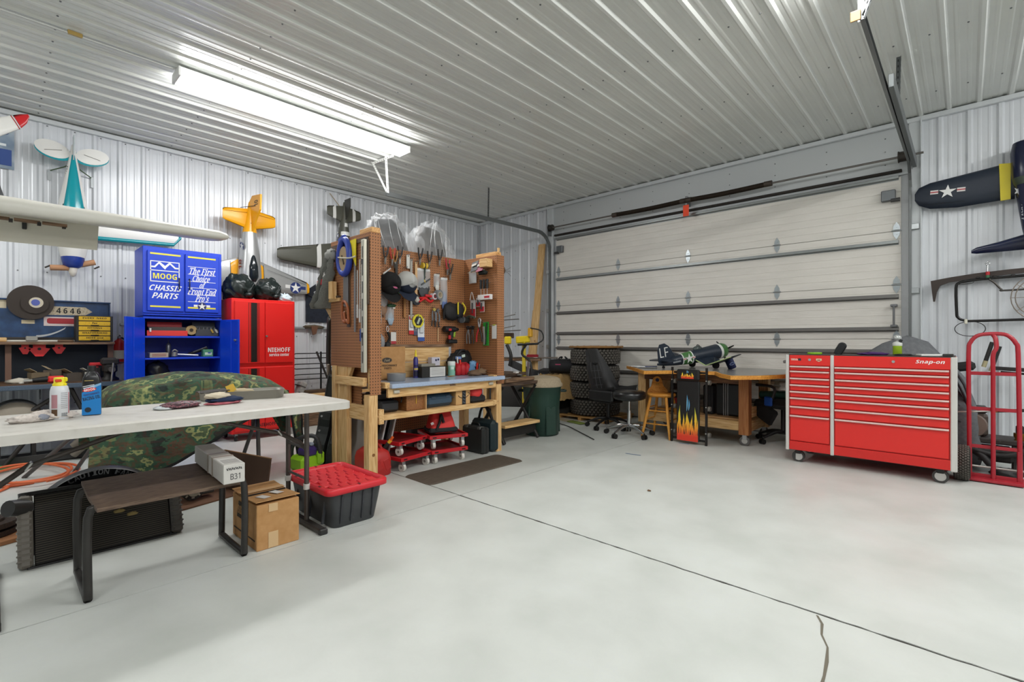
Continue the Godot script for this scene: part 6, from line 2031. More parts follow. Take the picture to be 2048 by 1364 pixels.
	cy(kp, "filter", M("3c3e42", 0.5), V(0.06, -0.16, -0.06), V(0.1, -0.17, -0.06), 0.03)
	# blister packs with the yellow tester
	for q in [[1.47, 3.955, "red and white blister pack hung under the pine stick", "dedcd8", "c4282d", 0.06, 0.2], [1.45, 3.9, "dark blister pack between the red pack and the blue pack", "6a6e78", "4a4f6a", 0.045, 0.19], [1.44, 3.83, "white and blue blister pack right of the yellow tester", "d8dbdf", "3556a0", 0.085, 0.24]]:
		var o := hang("blister_pack", q[2], "pack", q[0], q[1], "blister packs on the pegboard")
		var w: float = q[5]
		var h: float = q[6]
		bx(o, "card", M(q[3], 0.5), V(0.012, -h / 2, 0), V(0.004, h, w), 0.001)
		bx(o, "printed_foot", M(q[4], 0.5), V(0.0145, -h + 0.02, 0), V(0.003, 0.04, w))
		bx(o, "blister", M("c7cacc", 0.2), V(0.022, -h * 0.45, 0), V(0.018, h * 0.4, w * 0.6), 0.006)
		bx(o, "printed_head", M(q[4], 0.5), V(0.0145, -0.03, 0), V(0.003, 0.035, w * 0.9))
	var ty := hang("yellow_tester", "yellow-rimmed black meter with pale screen over the blister packs", "meter", 1.46, 3.89)
	pl(ty, "rim", M("d6c72a", 0.5), disc(0.072, 12, Vector2(0, -0.05)), face.translated(V(0.035, 0, 0)), 0.012)
	pl(ty, "face", M("191a1c", 0.4), disc(0.052, 6, Vector2(0, -0.05)), face.translated(V(0.048, 0, 0)), 0.004)
	bx(ty, "screen", M("aeb79a", 0.3), V(0.053, -0.05, 0), V(0.003, 0.07, 0.024), 0.001, V(-25, 0, 0))
	# pliers pair
	for q in [[1.56, 3.68, "b09a4a", "grey pliers with yellow collar hung left of the black pads"], [1.55, 3.63, "55585c", "grey long-nosed pliers hung against the yellow-collared pliers"]]:
		var o := hang("grey_pliers", q[3], "pliers", q[0], q[1], "grey pliers on the pegboard")
		for s in [-1, 1]:
			tb(o, "grip", M("6b6e72", 0.5), [V(0.03, -0.03, s * 0.01), V(0.04, -0.08, s * 0.022), V(0.04, -0.14, s * 0.018)], [0.008, 0.011, 0.009], 3, 7)
			tb(o, "leg", M("2d2d2e", 0.5), [V(0.03, -0.14, s * 0.018), V(0.03, -0.2, s * 0.024)], 0.007)
		cy(o, "collar", M(q[2], 0.5), V(0.03, -0.02, 0), V(0.05, -0.02, 0), 0.018, -1, 12)
	# drill
	var dr := hang("cordless_drill", "black, red and green cordless drill hung low on the pegboard", "drill", 1.36, 3.45)
	cy(dr, "motor", M("1c1c1e", 0.45), V(0.05, -0.03, 0.1), V(0.05, -0.03, -0.05), 0.034)
	cy(dr, "chuck", M("29292b", 0.4, 0.4), V(0.05, -0.03, -0.05), V(0.05, -0.03, -0.1), 0.024, 0.016)
	bx(dr, "red_badge", M("b3282c", 0.5), V(0.083, -0.035, 0.04), V(0.006, 0.025, 0.04), 0.003)
	bx(dr, "grip", M("1f1f21", 0.5), V(0.05, -0.1, 0.0), V(0.04, 0.1, 0.045), 0.012, V(-10, 0, 0))
	bx(dr, "green_grip", M("8fae2a", 0.5), V(0.055, -0.085, -0.04), V(0.03, 0.07, 0.025), 0.008, V(-8, 0, 0))
	bx(dr, "battery", M("17181a", 0.5), V(0.05, -0.165, -0.01), V(0.07, 0.045, 0.12), 0.01)
	bx(dr, "red_trigger", M("b3282c", 0.5), V(0.06, -0.12, 0.03), V(0.03, 0.05, 0.03), 0.008)
	# carabiner, card, grinder at the left
	var ca := hang("carabiner", "white carabiner clip hanging above the white card", "carabiner", 1.35, 4.25)
	tb(ca, "ring", M("d7d9da", 0.3, 0.6), [V(0.03, 0.0, 0), V(0.03, -0.03, 0.014), V(0.03, -0.06, 0.0), V(0.03, -0.03, -0.014)], 0.004, 4, 6, true)
	tb(ca, "black_strap", M("1b1b1b", 0.8), [V(0.03, -0.06, 0.0), V(0.035, -0.12, -0.02), V(0.03, -0.2, 0.02)], 0.012, 3, 6)
	bx(ca, "charger", M("232325", 0.5), V(0.04, -0.2, 0.01), V(0.04, 0.08, 0.06), 0.01)
	var wc := hang("white_card", "white card with red printed foot hung near the carabiner", "card", 1.29, 4.17)
	bx(wc, "card", M("d7d5d0", 0.5), V(0.012, -0.06, 0), V(0.004, 0.12, 0.062), 0.001)
	bx(wc, "red_print", M("b3333c", 0.5), V(0.0145, -0.105, 0), V(0.002, 0.028, 0.058))
	var gr := hang("grey_grinder", "grey and black angle tool half hidden by the left wing", "grinder", 1.28, 4.38)
	tb(gr, "body", M("8a8d90", 0.4), [V(0.06, 0.0, 0.0), V(0.08, -0.08, -0.03), V(0.08, -0.17, -0.02)], [0.028, 0.034, 0.03], 4, 10)
	tb(gr, "guard", M("17181a", 0.5), [V(0.06, -0.06, 0.05), V(0.09, -0.14, 0.03), V(0.07, -0.2, 0.05)], 0.022, 4, 8)
	var st := hang("paper_strip", "thin tan paper strip hung below the grey pliers", "strip", 1.35, 3.6)
	bx(st, "strip", M("c2a077", 0.8), V(0.008, -0.08, 0), V(0.002, 0.15, 0.014))

	# right wing, inner face looks towards +z at z = 3.2
	var rz := 3.205
	var rh := func(called: String, label: String, cat: String, x: float, y: float) -> Node3D:
		var o := T(called, label, cat, V(x, y, rz))
		tb(o, "peg_hook", M("8e9092", 0.35, 0.7), [V(0, 0.01, 0.0), V(0, 0.0, 0.06), V(0, 0.015, 0.065)], 0.003, 0, 5)
		return o
	var wb: Node3D = rh.call("wood_block", "small pale wood block fixed high on the right wing", "block", 3.6, 2.05)
	bx(wb, "block", W("pine", 0), V(0, 0, 0.05), V(0.12, 0.09, 0.09), 0.004)
	for q in [[3.44, 2.06, "2a2a2a", "black printed booklet hung at the top of right wing", 14], [3.53, 2.05, "8c2347", "purple-red printed booklet beside the wood block", 8]]:
		var o: Node3D = rh.call("booklet", q[3], "booklet", q[0], q[1])
		bx(o, "cover", M(q[2], 0.5), V(0, -0.03, 0.07), V(0.1, 0.13, 0.006), 0.001, V(-25, 0, q[4]))
		bx(o, "print", M("b9b2a8", 0.6), V(0, -0.015, 0.078), V(0.07, 0.03, 0.004), 0, V(-25, 0, q[4]))
	var cp: Node3D = rh.call("cable_ties", "bundle of thin pale ties and a black brush on right wing", "ties", 3.5, 1.97)
	for i in 6:
		tb(cp, "tie", M("cfc6ac" if i < 4 else "191919", 0.6), [V(-0.2 + i * 0.03, 0.01 * i, 0.05), V(0.08, 0.01, 0.05 + i * 0.008)], 0.003, 0, 4)
	P(lump(V(0.05, -0.04, 0.05), V(0.07, 0.025, 0.03), 0.7, 6, 16, 8), "brush", M("1d211d", 0.9), cp)
	var cb: Node3D = rh.call("clear_pouch", "small clear pouch hanging below the booklets", "pouch", 3.365, 1.98)
	bx(cb, "contents", M("b8bcba", 0.4), V(0, -0.07, 0.02), V(0.1, 0.11, 0.012), 0.005)
	bx(cb, "film", film, V(0, -0.06, 0.03), V(0.12, 0.14, 0.012), 0.004)
	for i in 3:
		var o: Node3D = rh.call("screwdriver", ["black-handled screwdriver nearest the corner in its rack", "black-handled screwdriver in the middle of the three", "black-handled screwdriver nearest the wing's front edge"][i], "screwdriver", 3.52 + i * 0.05, 1.83)
		o.set_meta("group", "screwdrivers on the right wing")
		cy(o, "handle", M("161617", 0.4), V(0, -0.055, 0.05), V(0, 0.045, 0.05), 0.014, 0.016)
		cy(o, "shaft", M("a9aaab", 0.3, 0.8), V(0, -0.17, 0.05), V(0, -0.055, 0.05), 0.004)
	var rk: Node3D = rh.call("screwdriver_rack", "white and red card rack under the three screwdrivers", "rack", 3.58, 1.68)
	bx(rk, "card", M("d9d6d4", 0.5), V(0.0, 0, 0.045), V(0.2, 0.055, 0.04), 0.003)
	bx(rk, "red_print", M("b52f3c", 0.5), V(0.05, 0.0, 0.066), V(0.08, 0.022, 0.002))
	for q in [[3.37, 1.66, 0.085, 0.2, "white and red carded cutter hung left of the rack", 1], [3.46, 1.68, 0.07, 0.1, "white carded bit pack hung behind the screwdrivers", 0], [3.52, 1.64, 0.07, 0.12, "pink and white carded blade pack hung below the rack", 0]]:
		var o: Node3D = rh.call("carded_tool", q[4], "pack", q[0], q[1])
		o.set_meta("group", "carded tools on the right wing")
		bx(o, "card", M("d6d3d1", 0.5), V(0, -q[3] / 2, 0.03), V(q[2], q[3], 0.005), 0.001)
		bx(o, "red_foot", M("c2303a", 0.5), V(0, -q[3] * 0.72, 0.034), V(q[2] * 0.95, q[3] * 0.45, 0.003))
		bx(o, "tool", M("3a3a3c", 0.4), V(0, -q[3] * 0.45, 0.042), V(0.016, q[3] * 0.6, 0.014), 0.004)
		if q[5]:
			tb(o, "white_loop", M("dcdcd8", 0.5), [V(-0.04, 0.0, 0.04), V(0.0, 0.09, 0.05), V(0.035, 0.0, 0.045)], 0.004, 4, 5)
	var hl: Node3D = rh.call("head_torch", "dark head torch with silver lens hung in the corner", "torch", 3.3, 1.47)
	cy(hl, "lamp", M("2a2d2a", 0.5), V(-0.02, -0.03, 0.03), V(-0.02, -0.03, 0.1), 0.035)
	cy(hl, "lens_ring", M("b9bcbc", 0.25, 0.7), V(-0.02, -0.03, 0.1), V(-0.02, -0.03, 0.105), 0.037)
	tb(hl, "band", M("49503f", 0.8), [V(0.0, 0.0, 0.05), V(0.06, 0.01, 0.06), V(0.12, -0.01, 0.05)], 0.014, 3, 6)
	for q in [[3.3, 1.36, "8d8f90", "silver needle pliers hung low beside the corner"], [3.37, 1.36, "4a4b4d", "dark needle pliers hung low, right of the silver ones"]]:
		var o: Node3D = rh.call("needle_pliers", q[3], "pliers", q[0], q[1])
		for s in [-1, 1]:
			tb(o, "handle", M(q[2], 0.35, 0.5), [V(s * 0.004, -0.03, 0.04), V(s * 0.02, -0.1, 0.045), V(s * 0.022, -0.19, 0.04)], 0.007, 3, 6)
		cy(o, "head", M("222223", 0.5), V(0, -0.01, 0.03), V(0, -0.01, 0.055), 0.022)
	var sn: Node3D = rh.call("tin_snips", "red and black handled cutters hung beside the green pack", "snips", 3.49, 1.42)
	for s in [-1, 1]:
		tb(sn, "handle", M("c22a30" if s < 0 else "202022", 0.45), [V(0, -0.07, 0.045), V(s * 0.035, -0.15, 0.05), V(s * 0.045, -0.23, 0.045)], 0.009, 3, 7)
	tb(sn, "jaw", M("c4c6c7", 0.3, 0.7), [V(0.0, 0.03, 0.045), V(0.02, 0.01, 0.045), V(0.0, -0.07, 0.045), V(-0.018, 0.0, 0.045)], 0.008, 3, 7, true)
	var gp: Node3D = rh.call("green_pack", "bright green carded tool hung low on the right wing", "pack", 3.57, 1.4)
	bx(gp, "card", M("2f9a35", 0.5), V(0, -0.12, 0.02), V(0.09, 0.26, 0.005), 0.001)
	bx(gp, "blade", M("bfc3c0", 0.3, 0.5), V(-0.02, -0.14, 0.03), V(0.03, 0.2, 0.008), 0.002, V(0, 0, 4))
	bx(gp, "black_grip", M("1b1c1c", 0.5), V(0.015, -0.12, 0.032), V(0.014, 0.24, 0.012), 0.004, V(0, 0, -5))
	var wt: Node3D = rh.call("paper_tag", "white paper note with yellow clip pinned low on right wing", "note", 3.685, 1.36)
	bx(wt, "paper", M("dededa", 0.6), V(0, -0.06, 0.006), V(0.07, 0.15, 0.002))
	bx(wt, "clip", M("b9bd4a", 0.5), V(0, 0.015, 0.008), V(0.04, 0.012, 0.006), 0.001)
	var rr := T("wire_reel", "brown reel with loose wires hung on the outside of the right wing", "reel", V(3.68, 1.98, 3.072))
	cy(rr, "reel", M("4b382a", 0.7), V(-0.01, 0, 0.0), V(-0.01, 0, 0.03), 0.05)
	for i in 3:
		tb(rr, "wire", M("55504a", 0.5), [V(0, 0.0, 0), V(0.02, 0.02 - i * 0.02, -0.06), V(0.01, 0.05 - i * 0.05, -0.12)], 0.002, 3, 4)


func bench_items() -> void:
	var face := Transform3D(Basis(Vector3(0, 0, -1), Vector3.UP, Vector3(1, 0, 0)), Vector3.ZERO)
	var y := 0.824
	var card: Material = mats["cardboard"]
	# big brown carton
	var fb := T("parts_box", "large flat brown carton with black oval badge standing on the blue worktop", "box", V(3.29, y, 4.3))
	bx(fb, "box", card, V(0, 0.16, 0.03), V(0.1, 0.32, 0.42), 0.003)
	pl(fb, "oval_badge", M("2f2a24", 0.6), disc(0.055, 28, Vector2.ZERO, 0.026), face.translated(V(0.051, 0.19, 0.03)), 0.001)
	pl(fb, "oval_line", M("8a7a66", 0.6), disc(0.05, 28, Vector2.ZERO, 0.022), face.translated(V(0.0515, 0.19, 0.03)), 0.001)
	pl(fb, "oval_inner", M("2f2a24", 0.6), disc(0.048, 28, Vector2.ZERO, 0.0205), face.translated(V(0.052, 0.19, 0.03)), 0.001)
	txt(fb, "Ford", 0.06, 0.024, M("cdbb9d"), face.translated(V(0.0535, 0.19, 0.03)), "Droid Serif", false, 0.0006, 0.25)
	txt(fb, "FORD", 0.05, 0.02, M("3a2c1e"), face.translated(V(0.0512, 0.137, 0.115)), "Droid Sans", false, 0.0006, 0.2)
	txt(fb, "PERFORMANCE", 0.165, 0.02, M("2a2018"), face.translated(V(0.0512, 0.138, -0.0)), "Droid Sans", true, 0.0006, 0.2)
	txt(fb, "PARTS", 0.08, 0.02, M("2a2018"), face.translated(V(0.0512, 0.112, 0.02)), "Droid Sans", true, 0.0006, 0.2)
	var bw := T("steel_bowl", "round brushed steel bowl standing before the big brown carton", "bowl", V(3.5, y, 4.33))
	P(B.new().slathe([[0.075, 0.0], [0.083, 0.004], [0.088, 0.07], [0.09, 0.072], [0.082, 0.07], [0.075, 0.012], [0.0, 0.01]], 32), "bowl", M("b5b0a8", 0.3, 0.6), bw)
	bx(self, "white_card", M("dedbd6", 0.6), Vector3.ZERO, V(0.03, 0.09, 0.003), 0.001)
	var wc: Node3D = get_node("white_card_001") if has_node("white_card_001") else get_node("white_card")
	wc.position = V(3.56, y + 0.045, 4.55)
	wc.rotation_degrees = V(0, 20, 12)
	tag(wc, "white and dark card propped on the worktop by the left wing", "card")
	var ct := T("caulk_tube", "purple caulk tube with yellow nozzle standing beside the brown carton", "caulk tube", V(3.32, y, 3.98))
	P(B.new().slathe([[0.024, 0], [0.025, 0.002], [0.025, 0.19], [0.02, 0.2], [0.014, 0.215]], 18), "tube", M("35307a", 0.35), ct)
	P(B.new().slathe([[0.014, 0.2], [0.012, 0.24], [0.004, 0.29]], 12), "nozzle", M("ecd22a", 0.4), ct)
	for q in [[0.015, 0.07, "1d1c33"], [0.08, 0.1, "c9b45a"], [0.115, 0.13, "222040"]]:
		arc_label(ct, "label_band", M(q[2], 0.4), 0.0255, q[0], q[1], -1.6, 1.3)
	var bx1 := T("black_carton", "black and grey carton with white label panel on the worktop", "carton", V(3.34, y, 3.8))
	bx(bx1, "box", M("24231f", 0.6), V(0, 0.055, 0), V(0.12, 0.11, 0.32), 0.003)
	bx(bx1, "label", M("d9d7d2", 0.5), V(0.0605, 0.055, -0.04), V(0.0015, 0.1, 0.2))
	for i in 6:
		bx(bx1, "print_line", M("9a9894", 0.6), V(0.062, 0.092 - i * 0.013, -0.04), V(0.0008, 0.004, 0.17))
	bx(bx1, "spotted_top", M("8d8a7e", 0.7), V(-0.02, 0.125, 0.05), V(0.09, 0.03, 0.18), 0.004)
	var bx2 := T("lilac_carton", "small pale lilac carton with dark dots behind the black carton", "carton", V(3.26, y + 0.112, 3.7))
	bx(bx2, "box", M("c9c6d2", 0.5), V(0, 0.045, 0), V(0.07, 0.09, 0.11), 0.003)
	for q in [[0.06, 0.0], [0.065, -0.03]]:
		pl(bx2, "dot", M("23284d"), disc(0.012, 10), face.translated(V(0.0355, q[0], q[1])), 0.001)
	var ru := T("rubber_bands", "loose tan rubber bands lying in front of the black carton", "rubber bands", V(3.46, y, 3.65))
	for i in 3:
		var p := []
		for k in 12:
			var a := TAU * k / 12
			p.append(V(cos(a) * 0.02 + i * 0.012, 0.003 + i * 0.003, sin(a) * 0.03 - i * 0.012))
		tb(ru, "band", M("b07f45", 0.5), p, 0.0025, 0, 5, true)
	var tn := T("wipes_tub", "white and green cylindrical wipes tub on the blue worktop", "tub", V(3.36, y, 3.54))
	P(B.new().slathe([[0.038, 0], [0.04, 0.003], [0.04, 0.11]], 24), "tub", M("8fc4ad", 0.4), tn)
	P(B.new().slathe([[0.041, 0.11], [0.042, 0.112], [0.042, 0.15], [0.038, 0.156]], 24), "lid", M("dbe4df", 0.35), tn)
	arc_label(tn, "print_band", M("35794f", 0.5), 0.0405, 0.055, 0.09, -1.0, -0.2)
	arc_label(tn, "print_band", M("cfe4d8", 0.5), 0.0405, 0.07, 0.1, 0.0, 0.9)
	var rb := T("red_tool_pouch", "red fabric tool pouch with three pockets on the worktop", "tool pouch", V(3.36, y, 3.4))
	for i in 3:
		P(lump(V(0.02, 0.0, 0.06 - i * 0.065), V(0.035, 0.075, 0.042), 0.2, 70 + i, 16, 10), "pocket", M("b3161f", 0.6), rb)
	bx(rb, "back", M("a0141c", 0.6), V(-0.02, 0.07, 0.0), V(0.03, 0.14, 0.2), 0.01)
	cy(rb, "screwdriver", M("d9382a", 0.4), V(0.0, 0.1, 0.01), V(0.0, 0.17, 0.02), 0.011)
	cy(rb, "brush_handle", M("d8d3cc", 0.4), V(0.0, 0.1, 0.05), V(-0.01, 0.2, 0.05), 0.008)
	var kb := T("black_tool_bag", "large black tool bag slumped in the worktop's right corner", "tool bag", V(3.31, y, 3.36))
	P(lump(V(-0.04, 0, -0.04), V(0.07, 0.16, 0.2), 0.22, 80, 26, 16), "bag", M("151517", 0.7), kb)
	tb(kb, "handle", M("1b1b1d", 0.7), [V(-0.02, 0.2, 0.06), V(0.0, 0.27, 0.0), V(-0.02, 0.26, -0.08), V(-0.03, 0.2, -0.12)], 0.014, 4, 7)
	bx(kb, "blue_print", M("6f86b5", 0.5), V(0.035, 0.19, 0.07), V(0.004, 0.03, 0.07), 0, V(0, -15, 0))
	bx(kb, "white_tag", M("c9d8cc", 0.5), V(0.04, 0.21, 0.0), V(0.006, 0.03, 0.05), 0.003, V(10, 0, 0))
	var bc := T("blue_cloth", "light blue shop cloth draped over the black tool bag", "cloth", V(3.40, y, 3.27))
	P(lump(V(0, 0.0, 0.02), V(0.04, 0.065, 0.055), 0.5, 91, 18, 12), "cloth", M("5b83a8", 0.9), bc)
	P(lump(V(-0.01, 0.08, -0.02), V(0.03, 0.045, 0.05), 0.5, 92, 16, 10), "fold", M("79a3c9", 0.9), bc)
	var gc := T("brown_gloves", "crumpled brown leather gloves at the worktop's right front", "gloves", V(3.55, y, 3.34))
	P(lump(V(0, 0, 0.03), V(0.05, 0.035, 0.09), 0.5, 95, 20, 12), "glove", M("6b5440", 0.9), gc)
	P(lump(V(0.0, 0.015, -0.06), V(0.045, 0.035, 0.07), 0.5, 96, 18, 12), "glove", M("7a624b", 0.9), gc)
	var rm := T("red_markers", "red handled driver standing at the worktop's far right corner", "driver", V(3.42, y, 3.225))
	cy(rm, "handle", M("cf2f22", 0.4), V(0, 0.02, 0), V(0.01, 0.13, 0), 0.012)
	cy(rm, "shaft", M("9a9a97", 0.3, 0.7), V(0.03, 0.0, 0.0), V(0.04, 0.12, -0.008), 0.006)

	# lower shelf
	y = 0.556
	var b1 := T("black_case_bag", "black tool case with red printed figure on the lower shelf", "tool case", V(3.55, y, 4.47))
	bx(b1, "case", M("222325", 0.55), V(0, 0.055, 0.03), V(0.22, 0.1, 0.2), 0.02)
	bx(b1, "upper_case", M("1b1c1d", 0.6), V(-0.06, 0.14, 0.03), V(0.14, 0.08, 0.24), 0.015)
	txt(b1, "10", 0.03, 0.035, M("b3282e"), face.translated(V(0.011, 0.155, -0.03)), "Droid Sans", true)
	txt(b1, "PC", 0.035, 0.022, M("b9b9b6"), face.translated(V(0.011, 0.125, -0.04)), "Droid Sans", true)
	tb(b1, "cord", M("141414"), [V(0.02, 0.12, -0.08), V(0.08, 0.13, -0.11), V(0.1, 0.08, -0.09)], 0.006, 4, 6)
	var b2 := T("wooden_crate", "brown veneered wooden speaker-like box on the lower shelf", "wooden box", V(3.56, y, 4.24))
	bx(b2, "box", N("walnut", ntex("wal_n", 0.03, [[0.0, "6b4223"], [0.5, "8f5d31"], [1.0, "a5713f"]], 25, 5), V(1, 9, 9), 0.5), V(0, 0.085, 0), V(0.24, 0.17, 0.2), 0.004)
	tb(b2, "yellow_cord", M("d3ab35", 0.5), [V(0.1, 0.172, 0.06), V(0.118, 0.17, 0.0), V(0.124, 0.06, -0.005)], 0.004, 4, 5)
	bx(b2, "dark_top", M("2a2119", 0.7), V(-0.03, 0.175, -0.02), V(0.1, 0.012, 0.12), 0.004)
	var b3 := T("blue_case", "slate blue hard plastic tool case on the lower shelf", "tool case", V(3.58, y, 3.95))
	bx(b3, "shell", M("33495a", 0.45), V(0, 0.065, 0), V(0.22, 0.125, 0.34), 0.035)
	bx(b3, "seam", M("26394a", 0.5), V(0, 0.085, 0), V(0.224, 0.006, 0.342), 0.002)
	for z in [-0.09, 0.09]:
		bx(b3, "latch", M("2b3f50", 0.4), V(0.108, 0.095, z), V(0.012, 0.03, 0.05), 0.004)
	bx(b3, "handle", M("1b2630", 0.5), V(0.0, 0.07, 0.175), V(0.1, 0.03, 0.02), 0.006)
	var sm := T("small_cartons", "small pale cartons stacked at the back of the lower shelf", "cartons", V(3.3, y, 3.9))
	bx(sm, "dark_box", M("2f2c29", 0.7), V(0, 0.08, 0), V(0.15, 0.16, 0.24), 0.003)
	bx(sm, "carton", M("c79a7d", 0.7), V(0.02, 0.185, 0.03), V(0.08, 0.05, 0.07), 0.002)
	bx(sm, "carton", M("c9c0b5", 0.7), V(0.02, 0.19, -0.06), V(0.06, 0.06, 0.03), 0.002)
	var b4 := T("shipping_carton", "tan shipping carton with black printed tape and curved arrow on shelf", "carton", V(3.6, y, 3.67))
	bx(b4, "box", M("c99f68", 0.8), V(-0.05, 0.1, 0.0), V(0.3, 0.2, 0.19), 0.003)
	bx(b4, "black_tape", M("20242a", 0.4), V(0.1008, 0.1, -0.01), V(0.001, 0.2, 0.05))
	for i in 6:
		bx(b4, "tape_print", M("5d6870", 0.5), V(0.1016, 0.02 + i * 0.032, -0.01), V(0.0006, 0.006, 0.036), 0, V(-25, 0, 0))
	var ap := []
	for i in 9:
		var a := deg_to_rad(205.0 + i * 16.0)
		ap.append(V(0.102, 0.115 + sin(a) * 0.05, -cos(a) * 0.075 - 0.002))
	tb(b4, "arrow_curve", M("1c1c1c"), ap, 0.003, 0, 5)
	tb(b4, "arrow_head", M("1c1c1c"), [V(0.102, 0.11, -0.058), V(0.102, 0.118, -0.078), V(0.102, 0.095, -0.082)], 0.003, 0, 5)
	var b5 := T("red_duffel", "small red and black duffel bag at the lower shelf's right end", "duffel bag", V(3.6, y, 3.45))
	P(lump(V(0, 0.03, 0), V(0.1, 0.1, 0.11), 0.15, 101, 22, 14), "bag", M("cf3430", 0.7), b5)
	bx(b5, "black_base", M("1b1a1c", 0.7), V(0.0, 0.035, 0), V(0.21, 0.07, 0.21), 0.02)
	tb(b5, "strap", M("17171a", 0.8), [V(0.1, 0.04, -0.03), V(0.07, 0.13, -0.035), V(0.0, 0.2, -0.03)], 0.014, 4, 7)

	# below the bench
	var gc2 := T("gas_can", "red plastic fuel can with yellow nozzle under the bench", "fuel can", V(3.5, 0.0, 4.58))
	var rr := []
	for q in [[0.30, 0.2, 0.0, 0.0], [0.32, 0.22, 0.01, 0.0], [0.32, 0.22, 0.15, 0.0], [0.29, 0.2, 0.20, 0.0], [0.22, 0.14, 0.235, 0.0], [0.2, 0.1, 0.24, 0.0]]:
		rr.append(rrect(q[0], q[1], 0.05).map(func(p): return Vector3(p.x + q[3], q[2], p.y)))
	P(B.new().loft(rr), "body", M("b32622", 0.5), gc2)
	for z in [-0.04, 0.05]:
		bx(gc2, "moulded_panel", M("ab2320", 0.5), V(0.158, 0.1, z - 0.01), V(0.012, 0.1, 0.06), 0.005, V(20, 0, 0))
	tb(gc2, "handle", M("a5211e", 0.5), [V(0.1, 0.225, -0.03), V(0.06, 0.26, -0.03), V(-0.05, 0.26, -0.03), V(-0.1, 0.225, -0.03)], 0.014, 3, 8)
	tb(gc2, "spout_base", M("22201f", 0.5), [V(0.08, 0.22, -0.06), V(0.12, 0.28, -0.09)], 0.018, 0, 10)
	tb(gc2, "spout_yellow", M("e8b02a", 0.4), [V(0.12, 0.28, -0.09), V(0.137, 0.305, -0.1)], 0.016, 0, 10)
	tb(gc2, "spout_orange", M("df5f26", 0.4), [V(0.137, 0.305, -0.1), V(0.155, 0.335, -0.11)], 0.013, 0, 10)
	# wheeled dollies: a duplicated prototype
	var red := M("bf1c25", 0.4)
	var proto := T("car_dolly", "red steel wheel dolly on the floor, lower of the left pair", "dolly", V(3.46, 0, 4.24), 8, "red wheel dollies under the bench")
	bx(proto, "deck", M("7d1419", 0.5), V(0, 0.115, 0), V(0.4, 0.008, 0.36), 0.002)
	for s in [-1, 1]:
		bx(proto, "rim", red, V(0.205 * s, 0.118, 0), V(0.02, 0.035, 0.4), 0.004)
		bx(proto, "rim", red, V(0, 0.118, 0.19 * s), V(0.42, 0.035, 0.02), 0.004)
		for e in [-1, 1]:
			var wx: float = 0.17 * s
			var wz: float = 0.15 * e
			cy(proto, "wheel", M("d8d4cb", 0.4), V(wx, 0.038, wz - 0.014), V(wx, 0.038, wz + 0.014), 0.038, -1, 20)
			cy(proto, "hub", M("9b9890", 0.4, 0.5), V(wx, 0.038, wz - 0.016), V(wx, 0.038, wz + 0.016), 0.012, -1, 12)
			bx(proto, "fork", M("a9abac", 0.3, 0.7), V(wx, 0.082, wz), V(0.05, 0.04, 0.036), 0.004)
			bx(proto, "slot", M("2d0c0e", 0.6), V(0.2155 * s, 0.118, wz), V(0.002, 0.012, 0.04))
	dup(proto, V(3.40, 0.138, 4.26), 14, "red steel wheel dolly stacked on top of the left pair")
	dup(proto, V(3.50, 0.0, 3.80), -12, "red steel wheel dolly on the floor, lower of the right pair")
	dup(proto, V(3.50, 0.138, 3.78), -20, "red steel wheel dolly stacked under the red duffel bag")
	var db := T("red_tool_bag", "red and black tool bag sitting on the stacked red dollies", "tool bag", V(3.5, 0.277, 3.8), -20)
	var rb2 := []
	for q in [[0.2, 0.28, 0.0, 0.0], [0.21, 0.29, 0.03, 0.0], [0.16, 0.24, 0.13, -0.01], [0.09, 0.17, 0.23, -0.02], [0.05, 0.12, 0.29, -0.03], [0.02, 0.08, 0.31, -0.03]]:
		rb2.append(rrect(q[0], q[1], q[0] * 0.3).map(func(p): return Vector3(p.x + q[3], q[2], p.y)))
	P(B.new().loft(rb2), "bag", M("d6332f", 0.65), db)
	bx(db, "base", M("1a1a1b", 0.7), V(0, 0.025, 0), V(0.225, 0.05, 0.30), 0.015)
	tb(db, "strap", M("161617", 0.8), [V(0.11, 0.03, 0.08), V(0.1, 0.12, 0.04), V(0.07, 0.18, 0.02), V(0.095, 0.1, -0.0)], 0.014, 4, 7)
	bx(db, "zip_flap", M("1d1b1b", 0.7), V(0.0, 0.23, -0.1), V(0.08, 0.03, 0.1), 0.01, V(-30, 0, 0))
	bx(db, "white_mark", M("e2dcd8", 0.5), V(0.097, 0.1, 0.12), V(0.003, 0.025, 0.03), 0.001, V(20, 0, 25))
	# cases at the right
	var c1 := T("black_case", "tall black hard case standing in front under the bench's right end", "case", V(3.55, 0, 3.36))
	bx(c1, "shell", M("222524", 0.5), V(0, 0.14, 0), V(0.34, 0.28, 0.11), 0.02)
	bx(c1, "seam", M("151716", 0.5), V(0, 0.14, 0.0), V(0.345, 0.27, 0.012), 0.003)
	for x in [-0.1, 0.1]:
		bx(c1, "latch", M("6d6f6c", 0.4, 0.4), V(x, 0.27, 0.02), V(0.05, 0.03, 0.07), 0.006)
	tb(c1, "handle", M("1b1d1c", 0.5), [V(-0.06, 0.27, 0), V(-0.05, 0.31, 0), V(0.05, 0.31, 0), V(0.06, 0.27, 0)], 0.01, 3, 7)
	var c2 := T("teal_case", "taller dark teal hard case behind the black case under bench", "case", V(3.55, 0, 3.22))
	bx(c2, "shell", M("1d2f33", 0.45), V(0, 0.17, 0), V(0.36, 0.34, 0.12), 0.035)
	tb(c2, "strap", M("161616", 0.8), [V(-0.1, 0.33, 0), V(-0.04, 0.46, 0.01), V(0.06, 0.46, 0.01), V(0.12, 0.33, 0)], 0.014, 3, 7)
	bx(c2, "seam", M("142226", 0.5), V(0, 0.17, 0), V(0.364, 0.3, 0.01), 0.003)
